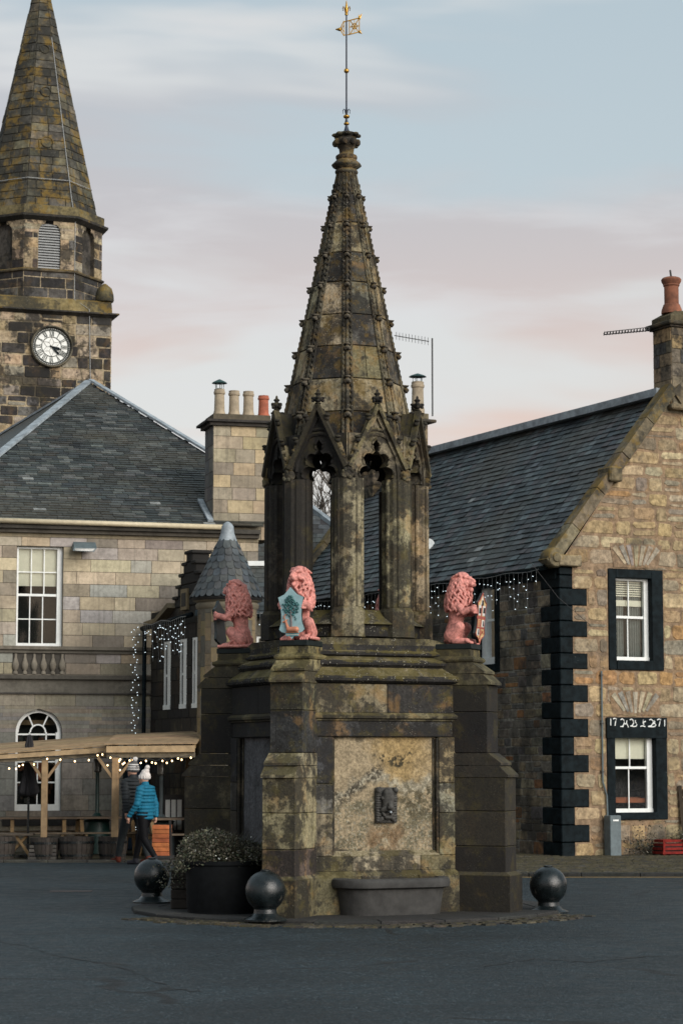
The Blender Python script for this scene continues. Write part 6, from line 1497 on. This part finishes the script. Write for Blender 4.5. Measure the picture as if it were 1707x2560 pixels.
# ================================================================ TERRACE
WD = [(.31,.215,.115),(.35,.25,.14),(.25,.17,.095),(.28,.195,.11)]; WG = [(.13,.11,.075),(.16,.13,.09)]
def canopy(name, label, u0, u1, Yf, Yb, vb0, vb1, vf0, vf1, vt0, vt1, posts, seed):
    """lean-to timber canopy; vb beam underside, vf fascia top, vt visible rear edge (left,right)"""
    r = random.Random(seed); A, B = at(u0, 1900, Yf).x, at(u1, 1900, Yf).x
    t = thing(name, label, 'canopy', ((A+B)/2, Yf, 0), 0, 'timber canopies over the terrace'); c = (A+B)/2; q = MB(T(-c,-Yf,0))
    z = lambda v, Y=Yf: zf(v, Y, 200)
    a0, b0 = z(vb0), z(vb1); a1, b1 = z(vf0), z(vf1); aT, bT = z(vt0, Yb), z(vt1, Yb)
    am, bm = a0+(a1-a0)*.45, b0+(b1-b0)*.45
    def beam(y0, y1, zl0, zl1, zr0, zr1, col, mb): mb.loft([[(A,y0,zl0),(A,y1,zl0),(A,y1,zl1),(A,y0,zl1)],[(B,y0,zr0),(B,y1,zr0),(B,y1,zr1),(B,y0,zr1)]], col=col)
    beam(Yf+.03, Yf+.14, a0, am-.003, b0, bm-.003, WG[0], q); q.build('beam', M['wood_dark'], t)
    q = MB(T(-c,-Yf,0)); beam(Yf-.03, Yf+.02, am, a1, bm, b1, WD[1], q); q.build('fascia', M['wood'], t)
    q = MB(T(-c,-Yf,0)); n = 6
    for i in range(n):
        f0, f1 = i/n+.006, (i+1)/n-.006; L = lambda f, e, g_: (e+(g_-e)*f)
        y0, y1 = L(f0,Yf-.06,Yb), L(f1,Yf-.06,Yb); dz = r.uniform(0,.012)+.012
        za0, za1, zb0, zb1 = L(f0,a1,aT)+dz, L(f1,a1,aT)+dz, L(f0,b1,bT)+dz, L(f1,b1,bT)+dz
        q.loft([[(A-.04,y0,za0),(A-.04,y1,za1),(A-.04,y1,za1+.022),(A-.04,y0,za0+.022)],[(B+.04,y0,zb0),(B+.04,y1,zb1),(B+.04,y1,zb1+.022),(B+.04,y0,zb0+.022)]], col=jit(r.choice(WD), .12, r))
    q.build('roof_boards', M['wood'], t)
    m = max(2, int((B-A)/.42))
    for i in range(m+1):
        q = MB(T(-c,-Yf,0)); x = A+.03+(B-A-.1)*i/m; f = i/m; zf_ = a1+(b1-a1)*f; zt_ = aT+(bT-aT)*f
        q.loft([[(x,Yf+.02,zf_-.11),(x+.05,Yf+.02,zf_-.11),(x+.05,Yf+.02,zf_-.01),(x,Yf+.02,zf_-.01)],[(x,Yb,zt_-.11),(x+.05,Yb,zt_-.11),(x+.05,Yb,zt_-.01),(x,Yb,zt_-.01)]], col=jit(WD[0])); q.build('rafter', M['wood'], t)
    for (u, y, w) in posts:
        x = at(u, 2000, y).x; q = MB(T(-c,-Yf,0)); f = (x-A)/(B-A); q.cbox(x-w/2, x+w/2, y-w/2, y+w/2, .04, (a0+(b0-a0)*f)+.02 if y < Yf+.6 else aT-.1, .008, jit(WD[0], .1, r)); q.build('post', M['wood'], t)
        if y < Yf+.6:
            for s_ in (-1, 1):
                q = MB(T(-c,-Yf,0)); q.bar((x+s_*.05,y,1.55), (x+s_*.33,y+.02,1.93), .07, .05, jit(WD[2])); q.build('brace', M['wood'], t)
    return t
canopy('timber_canopy', 'pine canopy over the terrace seats at the far left edge', -70, 270, 43.3, 45.3, 1910, 1893, 1893, 1868, 1866, 1842, [(111,43.4,.115),(-50,43.4,.115),(-50,45.2,.1)], 1)
canopy('timber_canopy', 'pine canopy on a single post behind the two walkers', 266, 487, 42.7, 44.9, 1895, 1894, 1866, 1864, 1841, 1831, [(288,42.8,.125),(470,44.8,.1)], 2)
# festoon lights
fl_ = thing('festoon_lights', 'string of warm round bulbs under the pine canopies', 'lights', (0,43.0,0))
pts = [(-20,1915),(23,1922),(40,1923),(48,1916),(57,1913),(85,1912),(118,1898),(151,1900),(187,1904),(222,1901),(244,1889),(256,1887),(276,1895),(299,1901),(311,1908),(324,1902),(332,1901),(352,1908),(365,1903),(380,1907),(389,1909),(406,1903),(417,1908),(430,1903),(445,1897),(454,1900),(477,1895)]
q = MB(T(0,-43,0)); q.tube([at(u, v-6-2*(i % 2), 42.55 if u > 262 else 43.1) for i, (u, v) in enumerate(pts)], .006, 4); q.build('cable', M['wire'], fl_)
bb = MB(); bb.ball((0,0,0), (.014,.014,.019), 8, 6); b0_ = None
for (u, v) in pts+[(269,1914),(301,1899),(298,1904),(300,1926),(307,1911)]:
    p = at(u, v, 42.55 if u > 262 else 43.1)-Vector((0,43,0))
    if b0_ is None: b0_ = bb.build('bulb', M['warm'], fl_, smooth=True); o = b0_
    else: o = b0_.copy(); C.objects.link(o); o.parent = fl_
    o.location = p
wl = MB(); p = at(126,1841,47.9); wl.ball(p, .04, 8, 6); o = wl.build('wall_lamp', M['warm'], None, smooth=True); tag(o, 'single warm globe lamp glowing inside the arched window', 'lamp')
# cold icicle lights
def icicles(label, path, n, lens, seed, Yo=0, group='cold white icicle lights on the eaves', sc=1):
    r = random.Random(seed); path = [Vector(p) for p in path]; t = thing('icicle_lights', label, 'lights', path[0], 0, group)
    q = MB(); q.tube([p-path[0] for p in path], .005, 4); led = None; cnt = 0
    tot = sum((b-a).length for a, b in zip(path[:-1], path[1:])); pos = []
    for i in range(n):
        s_ = tot*(i+.5)/n
        for a, b in zip(path[:-1], path[1:]):
            if s_ <= (b-a).length: pos.append(a.lerp(b, s_/(b-a).length)); break
            s_ -= (b-a).length
    for p in pos:
        L = r.uniform(*lens); p = p-path[0]; q.tube([p, p+Vector((r.uniform(-.02,.02),0,-L*.5)), p+Vector((0,0,-L))], .003, 3, caps=False)
        k = max(1, int(L/.17))
        for j in range(k):
            if cnt >= 98: break
            c = p+Vector((r.uniform(-.03,.03), r.uniform(-.02,.02), -L*(j+r.uniform(.4,1))/k))
            if led is None: m_ = MB(); m_.ball((0,0,0), .0105*sc, 6, 4); led = m_.build('led', M['cool'], t, smooth=True); o = led
            else: o = led.copy(); C.objects.link(o); o.parent = t
            o.location = c; cnt += 1
    q.build('wires', M['wirew'], t); return t
HM = T(GO.x,GO.y,0) @ RZ(GP)
ep = [HM @ Vector((-.33, y, ez-.10-.04*sin(y*2.1)**2)) for y in [.25+.35*i for i in range(34)]]
icicles('cold white icicle lights hanging from the right house eaves near its corner', ep[:18], 34, (.15,.75), 3)
icicles('cold white icicle lights on the far eaves, seen between the columns', ep[18:], 30, (.15,.6), 4)
q = MB(); a_, b_ = at(1324,1403,44.3), at(1475,1565,44.4); 
tag(thing('slack_wire','thin loose wire sagging across the black quoins','wire',a_)); q.tube([(0,0,0), tuple((b_-a_)*.5+Vector((-.05,-.1,-.08))), tuple(b_-a_+Vector((0,-.12,0)))], .005, 4); q.build('strand', M['wire'], bpy.data.objects['slack_wire'])
IM = T(IO.x,IO.y,0) @ RZ(IP)
icicles('cold white lights hung along the inn wall left of the turret', [IM @ Vector((x, -.3, ize-.02+.03*sin(x*5))) for x in (.35,.9,1.5,2.1,2.7,L1)], 22, (.2,.85), 5)
icicles('cold white lights on the inn front right of the turret', [at(600,1530,43.6), at(640,1534,43.6), at(700,1530,43.6)], 11, (.15,.55), 6)
# lights wound down the drainpipe
r_ = random.Random(9); t = thing('pipe_lights', 'cold white lights wound down the drainpipe at the hall corner', 'lights', (IM @ Vector((.0,-.3,0))))
led = None; q = MB(); path = []
for i in range(84):
    z = ize-.05-i*.052; a = i*1.9; c = Vector((.055*cos(a)+r_.uniform(-.05,.05)-.05, .05*sin(a), z)); path.append(c)
    if led is None: m_ = MB(); m_.ball((0,0,0), .0105, 6, 4); led = m_.build('led', M['cool'], t, smooth=True); o = led
    else: o = led.copy(); C.objects.link(o); o.parent = t
    o.location = c
q.tube(path, .003, 3); q.build('wires', M['wire'], t)
# parasol
p = at(70, 2085, 43.9); t = thing('closed_parasol', 'closed black parasol standing in front of the arched window', 'parasol', (p.x,43.9,.04))
h = lambda v: zf(v, 43.9)-.04
q = MB(); n = 16
def pr(r, z, k=.22): return [(r*(1+k*cos(i*pi*.99))*cos(2*pi*i/n), r*(1+k*cos(i*pi*.99))*sin(2*pi*i/n), z) for i in range(n)]
q.loft([pr(.03,h(1838)),pr(.07,h(1862)),pr(.06,h(1900)),pr(.085,h(1925)),pr(.15,h(1965)),pr(.17,h(1980)),pr(.12,h(1990)),pr(.05,h(1993))]); q.build('folded_cover', plain('black_canvas', (.010,.010,.013), .8, var=.3), t, angle=60)
q = MB(); q.tube([(0,0,0),(0,0,h(1985))], .022, 8); q.build('pole', M['iron'], t); q = MB(); q.lathe([(.25,0),(.25,.05),(.05,.07),(.04,.25)], 18); q.build('base', M['iron'], t)
# patio heaters
def heater(u, Y, vtop, label, hood, mat):
    p = at(u, 2000, Y); t = thing('patio_heater', label, 'heater', (p.x, Y, .04), 0, 'patio heaters on the terrace'); H_ = zf(vtop, Y)-.04
    q = MB(); q.lathe([(.27,0),(.27,.06),(.25,.5),(.24,.62),(.27,.66),(.10,.74),(.05,.8)], 20); q.build('base', mat, t, angle=30)
    q = MB(); q.tube([(0,0,.75),(0,0,H_)], .038, 10); q.build('pole', mat, t); q = MB(); q.lathe([(.06,H_-.25),(.08,H_-.22),(.08,H_),(.07,H_+.02)], 14); q.build('burner', M['steel'], t, angle=30)
    q = MB(); q.lathe([(.38,H_+.03),(.36,H_+.06),(.1,H_+.14),(.02,H_+.15)], 24); q.build('hood', M['steel'], t, angle=30); return t
heater(243, 45.6, 1900, 'dark green patio heater behind the seats, left of the post', 1, M['green_metal'])
heater(403, 44.6, 1907, 'grey patio heater behind the woman in blue', 1, M['grey_metal'])
# picnic tables
def picnic(u, Y, rz, L, label, first=[None]):
    p = at(u, 2100, Y)
    if first[0]:
        t = copy_tree(first[0]); t['label'] = label; t.location = (p.x,Y,.04); t.rotation_euler = (0,0,rz); return t
    t = thing('picnic_table', label, 'table', (p.x,Y,.04), rz, 'picnic tables on the terrace'); first[0] = t
    q = MB(); 
    for i in range(5): q.cbox(-L/2, L/2, -.36+i*.146, -.36+i*.146+.138, .70, .74, .005, jit((.10,.075,.05)))
    q.build('tabletop', M['wood_dark'], t)
    for s_ in (-1, 1):
        q = MB(); q.cbox(-L/2, L/2, s_*.66-.11, s_*.66+.11, .42, .455, .005, jit((.10,.075,.05))); q.build('bench', M['wood_dark'], t)
        for e in (-1, 1): q = MB(); q.bar((s_*(L/2-.25),e*.24,.70), (s_*(L/2-.25),e*.66,.0), .07, .09, (.20,.13,.06)); q.build('leg', M['wood_dark'], t)
        q = MB(); q.bar((s_*(L/2-.29),-.74,.38), (s_*(L/2-.29),.74,.38), .05, .09, (.14,.10,.05)); q.build('crossbar', M['wood_dark'], t)
    return t
picnic(95, 44.9, R(8), 1.5, 'weathered picnic table under the arched window'); picnic(262, 45.2, R(14), 1.35, 'weathered picnic table between the parasol and the walkers'); picnic(432, 44.2, R(20), 1.2, 'picnic table behind the flower planter, right of the woman')
pb_ = thing('park_bench', 'dark slatted bench seat at the left edge of the terrace', 'bench', at(25, 2130, 43.6)); pb_.location.z = .04
q = MB(); [q.cbox(-.7,.45,-.2+i*.13,-.2+i*.13+.12,.42,.455,.004,(.07,.055,.04)) for i in range(3)]; q.build('seat', M['wood_dark'], pb_)
for s_, (x0,x1) in enumerate(((.42,.12),(.05,.33))): q = MB(); q.bar((x1,-.1+s_*.01,.42), (x0-.1*s_,-.1+s_*.06,0), .06, .05, (.20,.13,.06)); q.build('leg', M['wood_dark'], pb_)
# half barrels
bar0 = None
def barrel(u, v, r, h_, label):
    global bar0
    p = at(u, v, 42.95-r); r = r
    if bar0: t = copy_tree(bar0); t['label'] = label; t.location = (p.x,p.y+r,.04); t.scale = (r/.33,r/.33,h_/.42); t.rotation_euler = (0,0,rnd.random()); return t
    t = thing('half_barrel', label, 'planter', (p.x,p.y+r,.04), 0, 'half barrels along the terrace kerb'); bar0 = t; n = 22
    q = MB()
    for i in range(n):
        a0, a1 = 2*pi*i/n+.012, 2*pi*(i+1)/n-.012; q.loft([[(r_*cos(a),r_*sin(a),z) for r_, a in ((rr,a0),(rr,a1),(rr-.04,a1),(rr-.04,a0))] for rr, z in ((.29,0),(.325,.2),(.33,.42))], col=jit((.030,.024,.019), .25))
    q.build('staves', M['wood_dark'], t)
    for z, rr in ((.06,.303),(.30,.334)): q = MB(); q.lathe([(rr,z),(rr+.004,z),(rr+.006,z+.04),(rr,z+.04)], 26); q.build('hoop', M['iron'], t)
    q = MB(); q.lathe([(.29,.36),(.28,.38),(.02,.40)], 20); q.build('soil', M['dark'], t); return t
barrel(186, 2149, .33, .48, 'half barrel in the middle of the left terrace kerb'); barrel(278, 2140, .27, .42, 'half barrel at the foot of the post beside the walkers'); barrel(-8, 2146, .3, .42, 'half barrel cut off by the left edge'); barrel(107, 2128, .27, .40, 'half barrel at the foot of the post before the arched window')
stk = thing('stacked_pallets', 'low stack of grey boards on the pavement at the kerb', 'pallet', Vector((at(105,2140,42.8).x,42.75,.04)))
q = MB(); [q.cbox(-.26+.01*i,.26,.0,.35,.0+i*.07,.055+i*.07,.006,jit((.06,.055,.048),.3)) for i in range(4)]; q.build('boards', M['wood_dark'], stk)
# slatted orange box, white panel, dark door
t = thing('slatted_planter_box', 'tall orange stained slatted box beside the woman in teal', 'box', (at(406,2100,43.2).x,43.2,.04), R(-6))
q = MB()
for i in range(7): q.cbox(-.17+.001*i, .15, -.17, .17, .06+i*.082, .06+i*.082+.076, .006, jit(rnd.choice([(.30,.085,.03),(.38,.12,.04),(.22,.06,.025)]), .2))
q.build('boards', M['wood_dark'], t); q = MB(); q.cbox(-.19,.2,-.2,.2,0,.06,.006,(.02,.02,.02)); q.build('base', M['wood_dark'], t); q = MB(); q.bar((.19,-.1,.05),(.16,-.1,.72),.04,.04,(.015,.015,.015)); q.build('post', M['wood_dark'], t)
p0, p1 = at(412,2040,44.9), at(456,2040,44.9); t = thing('white_panel_screen', 'white boarded screen with dark gaps standing behind the flower planter', 'screen', (p0.x,44.9,0))
q = MB(); w_ = (p1.x-p0.x)/3
for i in range(3): q.cbox(i*w_+.012, (i+1)*w_-.012, -.03, .0, zf(2076,44.9), zf(2000,44.9), .004)
q.build('boards', M['white'], t); q = MB(); q.box(-.02, 3*w_+.02, .0, .03, 0, zf(1994,44.9)+.05); q.build('frame', M['wire'], t)
dr = thing('blue_door', 'dark blue door at the hall corner behind the walkers', 'door', TO, TP)
q = MB(); a_, b_ = th(316,1990), th(368,1890); q.cbox(a_[0], b_[0], -.06, -.02, .05, 2.15, .01, (.010,.028,.055)); q.build('leaf', M['paper'], dr)
q = MB(); q.cbox(a_[0]-.08, a_[0]-.005, -.07, -.02, .05, 2.2, .01); q.cbox(b_[0]+.005, b_[0]+.08, -.07, -.02, .05, 2.2, .01); q.build('frame', M['black'], dr)
q = MB(); q.ball((a_[0]+.1,-.09,1.05), .03, 8, 6); q.build('handle', M['gold'], dr)
# drain cover on the road
p = on_ground(176, 2229, .004); q = MB(); q.prism([(p.x-.28,p.y-.18),(p.x+.32,p.y-.16),(p.x+.3,p.y+.2),(p.x-.3,p.y+.18)], .001, .006, (.05,.035,.032)); tag(q.build('drain_cover', M['paper']), 'rusty rectangular drain cover set in the road on the left', 'drain cover')
# climbing scrub and bench at the right gable
pg = thing('scrubby_plant', 'scrubby dark plant growing against the gable behind the red crate', 'plant', HM @ Vector((gh(1615,2080)[0],-.15,.03)), GP)
foliage(pg, 900, lambda r: (Vector((r.gauss(.0,.32), r.uniform(-.15,.1), abs(r.gauss(0,.22))+.02)), 0), [(.03,.035,.02),(.06,.05,.04),(.10,.09,.07),(.02,.02,.015)], .05, 12)
stems(pg, 50, lambda r: (lambda o: (o, o+Vector((r.uniform(-.15,.15),0,r.uniform(.15,.5)))))(Vector((r.uniform(-.5,.5),0,0))), 13)
bs_ = thing('wooden_bench', 'wooden bench end against the gable at the right edge', 'bench', HM @ Vector((gh(1702,2000)[0],0,.03)), GP)
q = MB(); q.bar((0,-.5,0),(0,-.5,.6),.05,.06,(.06,.045,.03)); q.build('leg', M['wood_dark'], bs_); q = MB(); q.bar((0,-.12,0),(-.06,-.06,1.35),.05,.06,(.06,.045,.03)); q.build('leg', M['wood_dark'], bs_)
q = MB(); [q.cbox(-.02,1.4,-.5+.13*i,-.5+.13*i+.11,.42,.45,.005,(.08,.055,.035)) for i in range(4)]; q.build('seat', M['wood_dark'], bs_); q = MB(); [q.cbox(-.02,1.4,-.1,-.07,.6+.18*i,.6+.18*i+.14,.005,(.08,.055,.035)) for i in range(4)]; q.build('backrest', M['wood_dark'], bs_)
fb = thing('flower_pot', 'little pot of white flowers at the foot of the gable by the bench', 'plant pot', HM @ Vector((gh(1690,2090)[0],-.35,.03)), GP)
q = MB(); q.lathe([(.11,0),(.15,.2),(.16,.2),(.13,.17)], 16); q.build('pot', M['grey_metal'], fb); foliage(fb, 260, lambda r: (Vector((r.gauss(0,.1), r.gauss(0,.08), .2+abs(r.gauss(0,.12)))), 0), GRN, .05, 14); foliage(fb, 18, lambda r: (Vector((r.gauss(0,.1), -.12, .25+abs(r.gauss(0,.1)))), 0), [(.6,.6,.58)], .04, 15, 'flowers')
# ================================================================ PEOPLE
def person(loc, rz, label, H_, jac, trou, hatc, hat2, shoe, stride, stripes=False, puffc=1.0, bulk=1.0):
    """facing -y; stride: signed forward offset of left foot"""
    t = thing('person', label, 'person', loc, rz); k = H_/1.70; b = MB(Matrix.Scale(k, 4))
    hip = [Vector((s*.095,0,.90)) for s in (-1,1)]; f = stride
    ft = [Vector((-.09,-f,.085)), Vector((.09,f,.13 if f > 0 else .085))]
    kn = [Vector((-.095,-f*.55-.03,.49)), Vector((.095,f*.38-.06,.48))]
    b.cap((0,0,.93), .135, (0,.0,1.15), .12, 14); b.cap((0,0,1.15), .13, (0,0,1.36), .12, 14); b.cap((-.13,0,1.38), .06, (.13,0,1.38), .06, 10); b.cap((0,0,1.40), .055, (0,-.02,1.50), .05, 10)
    hd = Vector((0,-.035,1.585)); b.ball(hd, (.075,.095,.112), 16, 12); b.cap(hd+Vector((0,-.05,-.06)), .045, hd+Vector((0,-.07,-.075)), .03, 10)
    b.cap(hd+Vector((0,-.085,.01)), .012, hd+Vector((0,-.112,-.022)), .014, 8); 
    for s in (-1, 1): b.ball(hd+Vector((s*.078,.01,-.01)), (.012,.02,.03), 8, 6); b.ball(hd+Vector((s*.03,-.083,.015)), (.016,.012,.008), 8, 6)
    b.cap(hd+Vector((-.02,-.088,-.052)), .009, hd+Vector((.02,-.088,-.052)), .009, 8)
    arms = []
    for i, s in enumerate((-1, 1)):
        sw_ = (f*.55 if s < 0 else -f*.55); sh_ = Vector((s*.185,0,1.375)); el_ = Vector((s*.235,sw_*.35+.02,1.11)); wr_ = Vector((s*.235,sw_-.06,.885)); arms.append((sh_,el_,wr_))
        b.cap(sh_, .05, el_, .04, 10); b.cap(el_, .038, wr_, .027, 10); pm_ = wr_+Vector((0,-.012,-.05)); b.cap(wr_, .024, pm_, .03, 10)
        for j in range(4):
            o = pm_+Vector((0,(j-1.5)*.017,-.02)); m_ = o+Vector((-s*.006,-.006,-.036+.004*abs(j-1.5))); b.cap(o, .010, m_, .009, 6); b.cap(m_, .009, m_+Vector((-s*.014,-.008,-.026)), .007, 6)
        b.cap(wr_+Vector((0,-.02,-.02)), .011, wr_+Vector((-s*.006,-.045,-.062)), .009, 6)
        b.cap(hip[i], .085, kn[i], .06, 12); b.cap(kn[i], .055, ft[i], .038, 12); b.cap(ft[i]+Vector((0,.02,-.04)), .035, ft[i]+Vector((0,-.13,-.05)), .03, 10)
    b.blob('body', M['skin'], t, .012, 1)
    def garment(name, col, fn, vox=.014, rough=.7, sm=1):
        g_ = MB(Matrix.Scale(k, 4)); fn(g_); mat = plain(name+'_'+str(len(bpy.data.materials)), col, rough, var=.2, scale=22, bump=.3, spec=.15); return g_.blob(name, mat, t, vox, sm)
    def trousers(g_):
        g_.cap((-.06,0,.93), .135, (.06,0,.93), .135, 14)
        for i in (0,1): g_.cap(hip[i], .105, kn[i], .075, 12); g_.cap(kn[i], .072, ft[i]+Vector((0,.01,.02)), .052, 12)
    garment('trousers', trou, trousers)
    for i in (0,1):
      def boots(g_, i=i):
        g_.cap(ft[i]+Vector((0,.01,.02)), .055, ft[i]+Vector((0,.015,-.03)), .05, 10); g_.cap(ft[i]+Vector((0,.03,-.045)), .045, ft[i]+Vector((0,-.15,-.052)), .038, 10)
      garment('boot', shoe, boots)
    def jacket(g_):
        n = 9
        for i in range(n+1):
            z = .86+i*.062; w = .150+.028*sin(i/n*pi*1.0)+(.03 if i > 6 else 0)-(.02 if i == 4 else 0)+(.012 if i < 2 else 0); w *= bulk
            g_.ball((0,.0,z), (w*1.22,w*.92,.050), 18, 8)
        g_.cap((-.15*bulk,0,1.385), .085, (.15*bulk,0,1.385), .085, 12); g_.cap((0,.0,1.42), .085, (0,-.01,1.49), .072, 12)
        for (sh_, el_, wr_) in arms:
            for j in range(5): p = sh_.lerp(el_, j/4.5); g_.ball(p, (.080*bulk-.003*j,)*2+(.048,), 12, 7)
            for j in range(5): p = el_.lerp(wr_, j/4.3); g_.ball(p, (.068*bulk-.004*j,)*2+(.042,), 12, 7)
    garment('jacket', jac, jacket, .012, .6, 1)
    def hat(g_):
        g_.ball(hd+Vector((0,.02,.045)), (.098,.112,.095), 16, 10); g_.cap(hd+Vector((0,.03,.11)), .08, hd+Vector((0,.05,.14)), .06, 12)
        for i in range(14): a = i*2*pi/14; g_.cap(hd+Vector((.094*cos(a),.01+.108*sin(a),.005)), .017, hd+Vector((.096*cos(a),.01+.108*sin(a),.045)), .017, 6)
    ho = garment('hat', hatc, hat, .010)
    if stripes:
        for j, z in enumerate((.02,.06,.10)):
            s_ = MB(Matrix.Scale(k, 4)); s_.lathe([(.106-.006*j,z+1.585),(.112-.008*j,z+1.595),(.106-.010*j,z+1.608)], 20, cx=0, cy=-.012); mt = plain('hat_stripe_%d' % j, hat2, .8); s_.build('stripe', mt, ho)
    pm = MB(Matrix.Scale(k, 4)); r = random.Random(3)
    for i in range(26): a = r.uniform(0,6.28); e = r.uniform(-1,1); c = math.sqrt(1-e*e); pm.ball(hd+Vector((.033*c*cos(a), .07+.033*c*sin(a), .205+.033*e)), .020, 6, 4)
    mt = plain('pompom_%d' % len(bpy.data.materials), hat2 if stripes else hatc, .9, var=.4, scale=60); pm.blob('pompom', mt, ho, .012, 0); ho.children[-1].parent = ho
    return t
pw = on_ground(362, 2163, 0); pmn = on_ground(320, 2158, 0)
person((pw.x, pw.y, 0), R(-118), 'woman in a teal puffer jacket, black trousers and white bobble hat, walking left', 1.66, (.012,.125,.205), (.004,.004,.005), (.62,.57,.54), (.62,.57,.54), (.02,.02,.025), .27)
person((at(332,2150,42.3).x, 42.3, 0), R(-135), 'person in dark padded jacket and striped bobble hat walking behind the woman in teal', 1.80, (.022,.025,.027), (.020,.024,.026), (.10,.10,.10), (.5,.48,.46), (.09,.02,.012), -.30, stripes=True, bulk=1.08)
